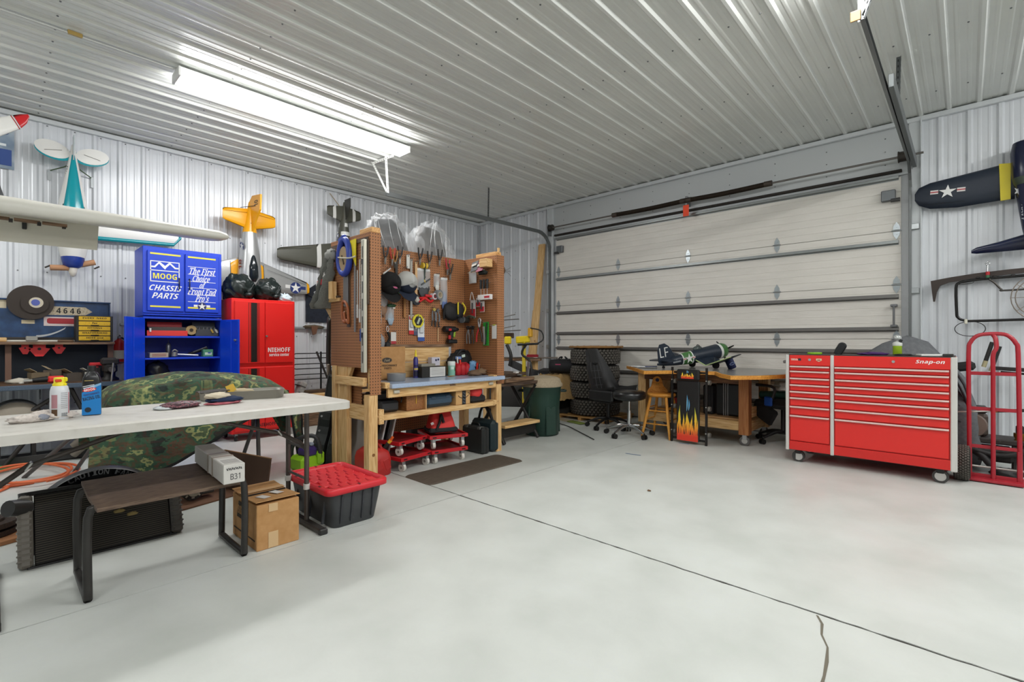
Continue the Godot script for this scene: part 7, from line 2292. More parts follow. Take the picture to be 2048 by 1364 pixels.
	# things further back under the bench
	var mr := T("striped_panels", "stack of black and white striped panels leaning under the bench", "panels", V(3.1, 0, 4.4))
	for i in 5:
		bx(mr, "panel", M("d8d8d6" if i % 2 == 0 else "1e1f20", 0.4), V(0.05, 0.25, 0.12 - i * 0.05), V(0.5, 0.5, 0.018), 0.002, V(-14, 0, 0))
	var tr := T("grey_trestle", "weathered grey wooden trestle standing behind the bench", "trestle", V(2.75, 0, 4.05))
	for z in [-0.22, 0.22]:
		bx(tr, "leg", W("old", 1, "d5d0c8"), V(0, 0.3, z), V(0.06, 0.6, 0.06), 0.004, V(0, 0, 6))
	bx(tr, "rail", W("old", 2, "d5d0c8"), V(0.02, 0.22, 0), V(0.04, 0.06, 0.5), 0.004)
	bx(tr, "top", W("old", 2, "d5d0c8"), V(0.0, 0.62, 0), V(0.09, 0.06, 0.6), 0.004)
	var fu := T("white_tube_tool", "dark upright tool with pale paddle standing behind the dollies", "tool", V(3.0, 0, 3.62))
	bx(fu, "paddle", M("cfb98d", 0.7), V(0, 0.42, 0.12), V(0.012, 0.1, 0.05), 0.002)
	bx(fu, "box", M("232120", 0.6), V(-0.05, 0.23, 0.04), V(0.12, 0.46, 0.3), 0.01)
	tb(fu, "rod", M("b9bbbd", 0.3, 0.7), [V(0.03, 0.2, -0.04), V(0.03, 0.55, -0.05)], 0.012)
	# rubber mat
	var mt := B.new()
	mt.t = Transform3D(Basis(Vector3(1, 0, 0), Vector3(0, 0, 1), Vector3(0, -1, 0)), V(0, 0.008, 0))
	mt.loft([rrect(0.40, 1.16, 0.06).map(func(p): return Vector3(p.x, p.y, 0.008)), rrect(0.38, 1.14, 0.055).map(func(p): return Vector3(p.x, p.y, 0.0))], true, true, true)
	var mo := P(mt, "floor_mat", N("mat_rubber", ntex("mat_n", 0.03, [[0.0, "4a4137"], [1.0, "61574b"]], 27, 4), V(8, 8, 1.0), 0.75), self)
	mo.position = V(4.0, 0, 3.88)
	mo.rotation_degrees.y = -1
	tag(mo, "long dark brown rubber mat on the floor in front of bench", "mat")
	# left outer side: guitar cases and blower
	for i in 2:
		var gs := T("guitar_case", ["black guitar case leaning at the bench's outer left side", "second black guitar case leaning behind the first at bench's left"][i], "guitar case", V(2.78 + i * 0.1, 0, 4.72 - i * 0.1), -42, "guitar cases by the bench")
		var prof := [[0.0, 0.1], [0.03, 0.16], [0.12, 0.195], [0.22, 0.185], [0.31, 0.135], [0.38, 0.12], [0.45, 0.135], [0.52, 0.13], [0.58, 0.08], [0.62, 0.05], [0.8, 0.045], [0.86, 0.05]]
		var poly := []
		for q in prof:
			poly.append(Vector2(q[1], q[0]))
		for k in prof.size():
			var q = prof[prof.size() - 1 - k]
			poly.append(Vector2(-q[1], q[0]))
		var b := B.new()
		b.t = Transform3D(Basis(Vector3.RIGHT, deg_to_rad(-9)), Vector3.ZERO)
		b.prism(poly, -0.05, 0.05)
		P(b, "body", M("1f2322", 0.6), gs)
		var edge := []
		for p in poly:
			edge.append(b.t * V(p.x, p.y, 0.05))
		tb(gs, "edge_seam", M("2c302f", 0.5), edge, 0.008, 0, 5, true)
		for y2 in [0.34, 0.48]:
			var c := b.t * V(0.13, y2, 0.03)
			cy(gs, "latch", M("c9cbcb", 0.3, 0.7), c, c + V(0.012, 0, 0), 0.01, -1, 10)
	var bl := T("green_blower", "lime green and purple garden tool with black loop handle by bench", "garden tool", V(3.0, 0, 4.93), 10)
	tb(bl, "loop_handle", M("252628", 0.5), [V(-0.12, 0.06, 0.1), V(-0.1, 0.22, 0.12), V(0.0, 0.32, 0.1), V(0.1, 0.33, 0.02), V(0.12, 0.2, -0.02), V(0.12, 0.1, -0.03)], 0.02, 4, 9)
	bx(bl, "motor_housing", M("3b2a66", 0.4), V(0.02, 0.19, 0.04), V(0.16, 0.1, 0.13), 0.03)
	bx(bl, "lower_housing", M("8fc11f", 0.4), V(0.0, 0.09, 0.05), V(0.22, 0.14, 0.2), 0.03)
	bx(bl, "side_housing", M("8fc11f", 0.4), V(0.1, 0.13, -0.03), V(0.08, 0.12, 0.07), 0.02)
	bx(bl, "grey_cap", M("8d93a0", 0.4), V(0.06, 0.26, 0.03), V(0.05, 0.03, 0.04), 0.01)


func tyre_mesh(r: float, w: float, called: String, parent: Node, axis: Basis, at: Vector3) -> Node3D:
	# body of revolution about local y, with raised tread blocks
	var o := parent
	var b := B.new()
	b.t = Transform3D(axis, at)
	var h := w / 2
	b.slathe([[r * 0.6, -h * 0.8], [r * 0.72, -h], [r * 0.86, -h * 0.97], [r * 0.93, -h * 0.82], [r * 0.955, -h * 0.62], [r * 0.96, 0], [r * 0.955, h * 0.62], [r * 0.93, h * 0.82], [r * 0.86, h * 0.97], [r * 0.72, h], [r * 0.6, h * 0.8], [r * 0.58, 0.0], [r * 0.6, -h * 0.8]], 44)
	var m := P(b, called, M("26241f", 0.9), o)
	var tr := B.new()
	var n := 40
	for i in n:
		var a := TAU * i / n
		for row in 6:
			var y := (row - 2.5) / 3.0 * h * 0.86
			var sk := (0.35 if row % 2 == 0 else -0.35) * (1.0 if row < 3 else -1.0)
			var rot := Basis(Vector3.UP, -a - (0.5 * TAU / n if row % 2 else 0.0))
			tr.t = Transform3D(axis, at) * Transform3D(rot, Vector3.ZERO) * Transform3D(Basis(Vector3.RIGHT, sk), V(r * (0.978 if absf(y) < h * 0.6 else 0.952), y, 0))
			tr.box(Vector3.ZERO, V(r * 0.055, h * 0.22, TAU * r / n * 0.66))
	P(tr, "tread_blocks", M("5c5852", 0.9), m, "stuff")
	return m


func corner_things() -> void:
	# boards leaning on the back wall
	for q in [[1.72, 0.34, 2.98, 0.14, "tall pine board leaning on the back wall left of the garage door"], [1.57, 0.3, 1.78, 0.09, "shorter pine board leaning beside the tall pine board"]]:
		var o := T("leaning_board", q[4], "board", V(q[0], 0, q[1]), 0, "boards leaning by the garage door")
		var an := rad_to_deg(atan2(q[1] - 0.06, q[2]))
		bx(o, "plank", W("pine", 1), V(0, q[2] / 2, -(q[1] - 0.06) / 2), V(q[3], q[2], 0.038), 0.003, V(-an, 0, -1.2 if q[3] < 0.1 else -1.5))
		for y in [0.35, 0.8, 1.2]:
			if y < q[2]:
				cy(o, "knot", M("8a5a2c", 0.7), V(0.02, y, 0.021 - (q[1] - 0.06) * y / q[2]), V(0.02, y, 0.0235 - (q[1] - 0.06) * y / q[2]), 0.012, -1, 10)
	# green bin
	var bn := T("trash_can", "dark green round plastic trash can with beige lid and side handles", "trash can", V(3.42, 0, 2.08))
	P(B.new().slathe([[0.2, 0.0], [0.215, 0.006], [0.232, 0.45], [0.237, 0.46], [0.245, 0.6], [0.255, 0.605], [0.255, 0.63], [0.245, 0.63]], 40), "body", M("1f3d33", 0.45), bn)
	P(B.new().slathe([[0.265, 0.62], [0.268, 0.65], [0.25, 0.67], [0.235, 0.715], [0.2, 0.735], [0.1, 0.75], [0.0, 0.752]], 40), "lid", N("beige_lid", ntex("lid_n", 0.05, [[0.0, "8f8069"], [1.0, "b5a68c"]], 6), V(4, 4, 4), 0.75), bn)
	for a in [20, 110, 200, 290]:
		var r := deg_to_rad(a)
		bx(bn, "raised_panel", M("1d3a30", 0.45), V(cos(r) * 0.222, 0.2, sin(r) * 0.222), V(0.02, 0.36, 0.14), 0.006, V(0, -a, 1.6))
	for a in [-42, 138]:
		var r := deg_to_rad(a)
		var c := V(cos(r), 0, sin(r))
		var s := V(-sin(r), 0, cos(r))
		tb(bn, "handle", M("152a23", 0.45), [c * 0.24 + s * 0.07 + V(0, 0.56, 0), c * 0.3 + s * 0.06 + V(0, 0.56, 0), c * 0.3 - s * 0.06 + V(0, 0.56, 0), c * 0.24 - s * 0.07 + V(0, 0.56, 0)], 0.014, 3, 7)
	# tyre stack on a pallet
	var pt := T("pallet", "low wooden pallet under the stack of four tyres", "pallet", V(3.17, 0, 0.47))
	for i in 5:
		bx(pt, "slat", W("pine", 0, "e8dcc8"), V(0, 0.052, -0.36 + i * 0.18), V(0.9, 0.016, 0.11), 0.002)
	for x in [-0.4, 0.0, 0.4]:
		bx(pt, "runner", W("pine", 2, "e8dcc8"), V(x, 0.022, 0), V(0.06, 0.044, 0.84), 0.002)
	var ty := T("tyre", "bottom tyre of the stack, resting on the pallet", "tyre", V(3.17, 0.062, 0.47), 0, "stacked tyres")
	tyre_mesh(0.385, 0.255, "carcass", ty, Basis(), V(0, 0.128, 0))
	dup(ty, V(3.155, 0.32, 0.475), 23, "second tyre from the pallet in the stack")
	dup(ty, V(3.165, 0.578, 0.47), 41, "third tyre from the pallet in the stack")
	dup(ty, V(3.18, 0.836, 0.475), 67, "topmost tyre of the stack, under the round woven tray")
	var tray := T("woven_tray", "round brown woven tray lying on top of the tyre stack", "tray", V(3.18, 1.094, 0.46))
	var pr := []
	for i in 40:
		var a := TAU * i / 40
		var rr := 0.40 + 0.012 * sin(i * 2.4)
		pr.append(V(cos(a) * rr, 0.012 + 0.006 * sin(i * 3.1), sin(a) * rr))
	P(B.new().slathe([[0.39, 0.0], [0.4, 0.012], [0.37, 0.026], [0.0, 0.034]], 40), "base", N("wicker", ntex("wick_n", 0.12, [[0.0, "6a4a26"], [0.5, "9a7040"], [1.0, "b98d55"]], 3, 2), V(6, 6, 6), 0.85), tray)
	tb(tray, "braided_rim", M("8f6738", 0.85), pr, 0.016, 2, 6, true)
	# two standing tyres under a tan canvas
	for i in 2:
		var o := T("standing_tyre", ["tyre standing upright under the tan canvas, nearer the stack", "tyre standing upright under the tan canvas, nearer the bin"][i], "tyre", V(2.70 - i * 0.22, 0, 0.72 + i * 0.08), 0, "tyres standing under the canvas")
		tyre_mesh(0.31, 0.2, "carcass", o, Basis(Vector3(0, 1, 0), Vector3(-1, 0, 0), Vector3(0, 0, 1)).rotated(Vector3.UP, deg_to_rad(-25.0)), V(0, 0.312, 0))
	var cnv := T("canvas_sheet", "tan canvas sheet draped over the upright tyres beside the stack", "canvas", V(2.6, 0.4, 0.72))
	var rows := []
	var f := FastNoiseLite.new()
	f.seed = 12
	f.frequency = 1.4
	for i in 19:
		var u := i / 18.0 * 2.0 - 1.0
		var r := []
		for j in 19:
			var v := j / 18.0 * 2.0 - 1.0
			var d := maxf(absf(u), absf(v))
			var y := 0.26 - 0.34 * pow(maxf(0.0, d - 0.45) / 0.55, 1.4) + 0.05 * f.get_noise_2d(u * 2, v * 2)
			r.append(V(u * 0.44 * (1.0 - 0.12 * d * d), y, v * 0.42 * (1.0 - 0.1 * d * d) + 0.03 * f.get_noise_2d(u * 3 + 9, v * 3)))
		rows.append(r)
	P(B.new().sheet(rows, V(0, -0.01, 0)), "cloth", N("tan_canvas", ntex("tan_n", 0.03, [[0.0, "9a7a4c"], [1.0, "b39463"]], 14, 5), V(3, 3, 3), 0.9), cnv)
	var df := T("black_duffel", "black duffel bag with red tag lying on the tan canvas", "duffel bag", V(2.72, 0.68, 0.70), 25)
	var rr2 := []
	for q in [[-0.21, 0.08], [-0.2, 0.12], [-0.05, 0.13], [0.1, 0.13], [0.2, 0.11], [0.22, 0.07]]:
		var rg := []
		for k in 16:
			var a := TAU * k / 16
			rg.append(V(q[0], 0.115 + sin(a) * q[1] * 0.9, cos(a) * q[1] * 1.2))
		rr2.append(rg)
	P(B.new().loft(rr2), "bag", M("17171a", 0.8), df)
	for s in [-0.08, 0.09]:
		tb(df, "handle", M("202024", 0.8), [V(s, 0.16, 0.12), V(s * 0.6, 0.25, 0.05), V(s * 0.3, 0.26, -0.04), V(s, 0.2, -0.1)], 0.012, 4, 6)
	bx(df, "zip_panel", M("6d6a66", 0.7), V(0, 0.232, 0.0), V(0.22, 0.012, 0.08), 0.004)
	bx(df, "red_tag", M("9a2d52", 0.6), V(-0.05, 0.15, 0.145), V(0.09, 0.018, 0.006), 0.002, V(-20, 0, 0))
	var gp := T("grey_folder", "grey flat folder and black panel leaning on the tan canvas", "folder", V(2.2, 0.66, 0.35), 10)
	bx(gp, "folder", M("8c8f91", 0.6), V(0.08, 0.1, -0.05), V(0.26, 0.16, 0.015), 0.004, V(-35, 0, 20))
	bx(gp, "black_panel", M("222325", 0.6), V(0, 0.02, 0.05), V(0.36, 0.07, 0.2), 0.01, V(8, 0, 0))
	bx(gp, "white_label", M("d8d6d2", 0.6), V(0.12, 0.03, 0.153), V(0.13, 0.05, 0.004), 0, V(8, 0, 0))
	var fc := T("floor_cardboard", "flattened pale cardboard on the floor in front of the tyre pallet", "cardboard", V(2.85, 0, 0.98), -14)
	bx(fc, "sheet", M("b9a98c", 0.85), V(0, 0.004, 0), V(1.0, 0.006, 0.16), 0.001)
	bx(fc, "green_bag", M("6d7d33", 0.6), V(0.45, 0.012, 0.03), V(0.3, 0.012, 0.12), 0.004)
	tb(fc, "cord", M("232323", 0.6), [V(-0.5, 0.012, 0.1), V(-0.1, 0.012, 0.3), V(0.5, 0.01, 0.3), V(1.1, 0.01, 0.5), V(1.5, 0.01, 0.65)], 0.006, 5, 5)

	# sawhorse bench beside the bin
	var sw := T("folding_workbench", "folding black-legged workbench with cluttered timber top beside the trash can", "workbench", V(3.3, 0, 2.62))
	var bl := M("232220", 0.55, 0.2)
	for z in [-0.3, 0.3]:
		tb(sw, "leg", bl, [V(-0.22, 0.66, z), V(0.26, 0.01, z)], 0.022, 0, 6)
		tb(sw, "leg", bl, [V(0.22, 0.66, z), V(-0.24, 0.01, z)], 0.022, 0, 6)
	bx(sw, "step_board", W("pine", 2), V(0.18, 0.21, 0.0), V(0.2, 0.035, 0.62), 0.003)
	bx(sw, "step_bracket", bl, V(0.2, 0.13, 0.0), V(0.03, 0.12, 0.62), 0.004)
	bx(sw, "top_jaw", W("dark", 2), V(0.13, 0.69, 0), V(0.2, 0.04, 0.72), 0.004)
	bx(sw, "top_jaw", W("dark", 2), V(-0.12, 0.69, 0), V(0.2, 0.04, 0.72), 0.004)
	for q in [[V(-0.02, 0.735, 0.02), V(0.5, 0.04, 0.62), "old", "brown weathered board on the folding workbench top"], [V(-0.1, 0.785, -0.08), V(0.36, 0.04, 0.5), "dark", "dark board crossing the pile on the folding workbench"]]:
		var o := bx(self, "timber_offcut", W(q[2], 2), Vector3.ZERO, q[1], 0.004)
		o.position = V(3.3, 0, 2.62) + q[0]
		o.rotation_degrees.y = 9
		tag(o, q[3], "board", "timber on the folding workbench")
	var wp := T("paper_sheets", "white papers and tags lying on the timber of the folding workbench", "papers", V(3.45, 0.757, 2.82))
	bx(wp, "sheet", M("dddad4", 0.6), V(0.0, 0.004, 0), V(0.14, 0.003, 0.14), 0, V(0, 20, 4))
	bx(wp, "tag", M("dcd9d3", 0.6), V(-0.08, 0.055, -0.3), V(0.05, 0.02, 0.05), 0.002)
	var bs := T("steel_square", "steel square clamp standing at the folding workbench's edge", "square", V(3.42, 0.76, 2.35))
	bx(bs, "blade", M("9ba1a3", 0.3, 0.7), V(0, 0.09, 0), V(0.04, 0.18, 0.012), 0.002, V(0, 0, -8))
	bx(bs, "arm", M("9ba1a3", 0.3, 0.7), V(-0.08, 0.02, 0.06), V(0.05, 0.01, 0.24), 0.002, V(0, 35, 0))

	# bench with saws and yellow clamps further back
	var hv := T("tool_trestle", "cluttered timber trestle with yellow clamp post behind the folding workbench", "trestle", V(2.55, 0, 1.75))
	bx(hv, "plank", W("old", 0), V(0.0, 0.93, 0.0), V(0.9, 0.035, 0.3), 0.004, V(0, 35, 0))
	for s in [-1, 1]:
		bx(hv, "leg", W("pine", 1), V(s * 0.3, 0.46, -s * 0.2), V(0.07, 0.92, 0.07), 0.004)
	bx(hv, "shelf_box", M("2e2c2a", 0.7), V(-0.05, 0.4, 0.0), V(0.5, 0.3, 0.3), 0.01, V(0, 35, 0))
	bx(hv, "upper_plank", W("dark", 0), V(-0.18, 1.28, 0.08), V(0.46, 0.08, 0.18), 0.004, V(0, 35, 0))
	bx(hv, "upright", W("dark", 1), V(-0.3, 1.1, 0.16), V(0.06, 0.36, 0.06), 0.004)
	tb(hv, "steel_rod", M("6f665d", 0.4, 0.5), [V(-0.1, 0.955, 0.2), V(0.62, 0.96, -0.33)], 0.012)
	var yc := T("yellow_clamp", "yellow bar clamp with black handles standing on the timber trestle", "clamp", V(2.88, 0.0, 1.82))
	bx(yc, "post", M("d3bd33", 0.45), V(0, 0.75, 0), V(0.05, 0.9, 0.03), 0.004)
	bx(yc, "head", M("e0c51f", 0.45), V(-0.02, 1.22, 0.0), V(0.2, 0.1, 0.06), 0.015, V(0, 30, 4))
	bx(yc, "small_head", M("e0c51f", 0.45), V(-0.2, 1.21, 0.12), V(0.1, 0.11, 0.05), 0.015, V(0, 30, 0))
	bx(yc, "motor", M("cf9a1f", 0.45), V(0.1, 1.32, -0.02), V(0.06, 0.13, 0.06), 0.012)
	tb(yc, "cable", M("191919", 0.5), [V(0.12, 1.38, 0.0), V(0.26, 1.34, -0.06), V(0.28, 1.22, -0.08), V(0.2, 1.15, 0.0)], 0.01, 4, 6)
	tb(yc, "base_arm", M("1f1f1e", 0.5), [V(-0.22, 1.15, 0.12), V(-0.16, 1.0, 0.1), V(-0.18, 0.85, 0.1)], 0.025, 4, 7)
	tb(yc, "base_arm", M("1f1f1e", 0.5), [V(0.04, 1.15, 0.0), V(-0.02, 1.02, 0.02), V(0.1, 0.9, -0.02), V(0.14, 0.6, -0.02)], 0.018, 4, 7)
	bx(yc, "black_shoe", M("191919", 0.5), V(0.06, 1.155, -0.02), V(0.3, 0.03, 0.07), 0.01, V(0, 30, 3))
	for q in [[1.52, 0.5, "long thin saw blade lying highest behind the right wing"], [1.36, 0.55, "curved wire rod with pale handle behind the right wing"]]:
		var o := T("saw_blade", q[2], "saw", V(2.42, q[0] - 0.02, 2.0), 30, "blades behind the right wing")
		bx(o, "blade", M("6e6d6b", 0.35, 0.6), V(0.15, 0.0, 0), V(q[1], 0.012, 0.05), 0.003, V(0, 0, 3))
		cy(o, "handle", M("d7bd86" if q[0] < 1.4 else "cfcac2", 0.5), V(-0.14, 0.0, 0), V(0.0, 0.0, 0), 0.022)
		tb(o, "rod", M("76736f", 0.4, 0.6), [V(0.0, 0.01, 0.02), V(0.35, 0.08, 0.02)], 0.007)
		bx(o, "support", M("3b3835", 0.6), V(-0.2, -0.2, 0), V(0.02, 0.46, 0.02))
	var rt := T("red_box", "small flat red box on the trestle plank behind the bin", "box", V(2.85, 0.95, 1.6))
	bx(rt, "box", M("9c1f2c", 0.5), V(0, 0.03, 0), V(0.16, 0.05, 0.1), 0.006, V(0, 30, 0))
	bx(rt, "lid_line", M("c9c1b8", 0.5), V(0, 0.012, 0), V(0.165, 0.01, 0.105), 0, V(0, 30, 0))
	var mg := T("black_stand", "black steel machine stand behind the trash can", "stand", V(2.9, 0, 1.75))
	bx(mg, "column", M("262728", 0.6), V(0.05, 0.4, 0), V(0.12, 0.8, 0.1), 0.01, V(0, 0, -6))
	bx(mg, "foot", M("262728", 0.6), V(0, 0.03, 0), V(0.5, 0.06, 0.4), 0.01)
	bx(mg, "arm", M("2e2f30", 0.6), V(-0.1, 0.82, 0.05), V(0.36, 0.09, 0.1), 0.01, V(0, 30, -24))

	seats()
	work_table()


func star_base(o: Node3D, m: Material, c: Vector3, r: float, turn: float, casters: Material) -> void:
	for i in 5:
		var a := deg_to_rad(turn + i * 72.0)
		var d := V(cos(a), 0, sin(a))
		tb(o, "base_arm", m, [c + V(0, 0.13, 0), c + d * r * 0.45 + V(0, 0.125, 0), c + d * r + V(0, 0.065, 0)], [0.022, 0.02, 0.014], 4, 8)
		var w := c + d * r
		var s := V(-sin(a), 0, cos(a))
		for e in [-1, 1]:
			cy(o, "caster", casters, w + V(0, 0.03, 0) + s * (0.008 * e), w + V(0, 0.03, 0) + s * (0.026 * e), 0.03, -1, 14)


func seats() -> void:
	var blk := M("1c1c1d", 0.5)
	# bucket chair
	var ch := T("bucket_chair", "black vinyl racing bucket seat on a black five-star caster base", "chair", V(3.82, 0, 1.12), -8)
	star_base(ch, M("171717", 0.5), Vector3.ZERO, 0.30, 10, M("121212", 0.4))
	cy(ch, "column", M("1b1b1b", 0.4), V(0, 0.12, 0), V(0, 0.36, 0), 0.03)
	bx(ch, "seat_plate", M("202020", 0.5), V(0, 0.37, 0), V(0.3, 0.04, 0.26), 0.01)
	# shell: seat pan forward (+x), back leaning towards -x
	var rows := []
	var path := [[0.3, 0.47, 0.25], [0.12, 0.44, 0.26], [-0.06, 0.44, 0.26], [-0.15, 0.5, 0.255], [-0.19, 0.62, 0.24], [-0.225, 0.78, 0.215], [-0.255, 0.9, 0.175], [-0.28, 1.0, 0.13], [-0.295, 1.09, 0.105]]
	for q in path:
		var r := []
		for j in 15:
			var v := j / 14.0 * 2.0 - 1.0
			var side := pow(absf(v), 4.0)
			var fwd := 0.0
			var up := 0.0
			if q[1] < 0.5:
				up = 0.13 * side
			else:
				fwd = 0.14 * side * clampf((1.12 - q[1]) / 0.5, 0.0, 1.0)
				up = 0.0
			r.append(V(q[0] + fwd, q[1] + up, v * q[2]))
		rows.append(r)
	P(B.new().sheet(rows, V(-0.05, -0.03, 0)), "shell", blk, ch)
	var st := []
	for j in [-0.5, -0.17, 0.17, 0.5]:
		var pts := []
		for q in path.slice(3, 7):
			pts.append(V(q[0] + 0.004, q[1], j * q[2]))
		tb(ch, "seam", M("4a4a4d", 0.5), pts, 0.004, 3, 5)
	for y in [0.58, 0.68, 0.78]:
		var x := lerpf(-0.17, -0.225, (y - 0.55) / 0.23)
		tb(ch, "seam", M("4a4a4d", 0.5), [V(x, y, -0.17), V(x, y, 0.17)], 0.004, 0, 5)
	bx(ch, "harness_slot", M("080808", 0.6), V(-0.238, 0.88, 0.0), V(0.02, 0.025, 0.09), 0.004)
	bx(ch, "side_bolster", blk, V(0.08, 0.47, 0.25), V(0.42, 0.14, 0.05), 0.02)
	bx(ch, "side_bolster", blk, V(0.08, 0.47, -0.25), V(0.42, 0.14, 0.05), 0.02)
	# round stool
	var so := T("round_stool", "round black padded stool on a chrome five-star caster base", "stool", V(4.31, 0, 1.42))
	star_base(so, M("b9bbbc", 0.15, 0.95), Vector3.ZERO, 0.30, 24, M("161616", 0.4))
	cy(so, "column", M("c3c5c6", 0.12, 0.95), V(0, 0.12, 0), V(0, 0.32, 0), 0.025)
	cy(so, "piston", M("c9cbcc", 0.1, 0.95), V(0, 0.32, 0), V(0, 0.47, 0), 0.014)
	P(B.new().slathe([[0.17, 0.46], [0.2, 0.475], [0.212, 0.51], [0.205, 0.55], [0.18, 0.565], [0.0, 0.57]], 36), "cushion", M("19191a", 0.28), so)
	cy(so, "seat_plate", M("202020", 0.5), V(0, 0.445, 0), V(0, 0.465, 0), 0.1)
	# wooden stool with a small back
	var ws := T("wooden_stool", "honey-coloured wooden stool with shaped low back and round seat", "stool", V(4.63, 0, 1.18), 0)
	var oak := W("oak", 1)
	P(B.new().slathe([[0.14, 0.50], [0.168, 0.51], [0.175, 0.53], [0.165, 0.545], [0.0, 0.54]], 32), "seat", W("oak", 0), ws)
	var legs := [V(0.2, 0, 0.24), V(-0.2, 0, 0.13), V(0.2, 0, -0.13), V(-0.12, 0, -0.22)]
	legs = [V(0.19, 0, 0.17), V(-0.17, 0, 0.19), V(0.17, 0, -0.19), V(-0.19, 0, -0.17)]
	for l in legs:
		tb(ws, "leg", oak, [l + V(0, 0.0, 0), l * 0.55 + V(0, 0.51, 0)], [0.014, 0.02, 0.018], 2, 10)
	for k in [[0, 1, 0.17], [2, 3, 0.17], [0, 2, 0.22], [1, 3, 0.22], [0, 1, 0.33], [2, 3, 0.33], [0, 2, 0.37], [1, 3, 0.37]]:
		var u: float = k[2] / 0.51
		tb(ws, "stretcher", oak, [legs[k[0]] * lerpf(1.0, 0.55, u) + V(0, k[2], 0), legs[k[1]] * lerpf(1.0, 0.55, u) + V(0, k[2], 0)], 0.009)
	var bp := B.new()
	bp.t = yrot(43.0) * Transform3D(Basis(Vector3.RIGHT, deg_to_rad(-8)), V(-0.02, 0.535, -0.1))
	var pr := [Vector2(-0.13, 0), Vector2(0.13, 0), Vector2(0.12, 0.04), Vector2(0.075, 0.09), Vector2(0.06, 0.15)]
	for i in 9:
		var a := PI * i / 8
		pr.append(Vector2(cos(a) * 0.058, 0.155 + sin(a) * 0.058))
	pr.append_array([Vector2(-0.06, 0.15), Vector2(-0.075, 0.09), Vector2(-0.12, 0.04)])
	bp.prism(pr, -0.011, 0.011)
	var bk := P(bp, "backrest", W("oak", 0), ws)
	pl(bk, "badge", M("22284d", 0.5), disc(0.024, 18, Vector2(0, 0.165)), bp.t.translated_local(V(0, 0, 0.011)), 0.001)
	pl(bk, "badge_line", M("8a6f1a", 0.5), rect(0.05, 0.007, Vector2(0, 0.12)), bp.t.translated_local(V(0, 0, 0.011)), 0.001)
	pl(bk, "badge_line", M("8a6f1a", 0.5), rect(0.05, 0.007, Vector2(0, 0.105)), bp.t.translated_local(V(0, 0, 0.011)), 0.001)
	# the flame creeper, leaning upright on the table edge
	var cr := T("mechanic_creeper", "black mechanic's creeper with flame print standing against the table", "creeper", V(5.06, 0, 1.37), 0)
	var tilt := Transform3D(Basis(Vector3.RIGHT, deg_to_rad(-1.0)), Vector3.ZERO)
	var fr := M("1d1a19", 0.45, 0.3)
	for x in [-0.205, 0.205]:
		var b := B.new()
		b.t = tilt
		b.box(V(x, 0.445, 0), V(0.024, 0.89, 0.024), 0.003)
		P(b, "side_rail", fr, cr)
		for y in [0.12, 0.42, 0.72]:
			var w := B.new()
			w.t = tilt
			w.cyl(V(x + 0.01, y, -0.045), V(x + 0.03, y, -0.045), 0.028, -1, 14)
			w.box(V(x, y, -0.02), V(0.03, 0.05, 0.03), 0.004)
			P(w, "caster", M("8a8780", 0.4, 0.4), cr)
			var g := B.new()
			g.t = tilt
			g.cyl(V(x, y + 0.02, 0.012), V(x, y + 0.02, 0.016), 0.007, -1, 8)
			P(g, "bolt", M("c9c7c2", 0.3, 0.7), cr)
	for y in [0.05, 0.83]:
		var b := B.new()
		b.t = tilt
		b.box(V(0, y, -0.005), V(0.4, 0.024, 0.02), 0.003)
		P(b, "cross_rail", fr, cr)
	var bb := B.new()
	bb.t = tilt
	bb.box(V(0, 0.385, 0.02), V(0.27, 0.70, 0.04), 0.012)
	P(bb, "back_pad", M("19191a", 0.35), cr)
	var hb := B.new()
	hb.t = tilt
	hb.box(V(0, 0.805, 0.025), V(0.27, 0.125, 0.055), 0.015)
	P(hb, "head_pad", M("19191a", 0.35), cr)
	var ftex := flame_texture()
	for q in [[0.0, 0.305, 0.0405, 0.25, 0.54, "flame_print"], [0.0, 0.81, 0.053, 0.15, 0.1, "head_flame_print"]]:
		var qb := SurfaceTool.new()
		qb.begin(Mesh.PRIMITIVE_TRIANGLES)
		var c := [V(-q[3] / 2, -q[4] / 2, 0), V(-q[3] / 2, q[4] / 2, 0), V(q[3] / 2, q[4] / 2, 0), V(q[3] / 2, -q[4] / 2, 0)]
		var uv := [Vector2(0, 1), Vector2(0, 0), Vector2(1, 0), Vector2(1, 1)]
		for k in [0, 1, 2, 0, 2, 3]:
			qb.set_uv(uv[k])
			qb.add_vertex(tilt * (c[k] + V(q[0], q[1], q[2])))
		qb.generate_normals()
		var o := MeshInstance3D.new()
		o.mesh = qb.commit()
		var m := StandardMaterial3D.new()
		m.albedo_texture = ftex
		m.roughness = 0.35
		m.cull_mode = BaseMaterial3D.CULL_DISABLED
		o.material_override = m
		place(o, cr, q[5])


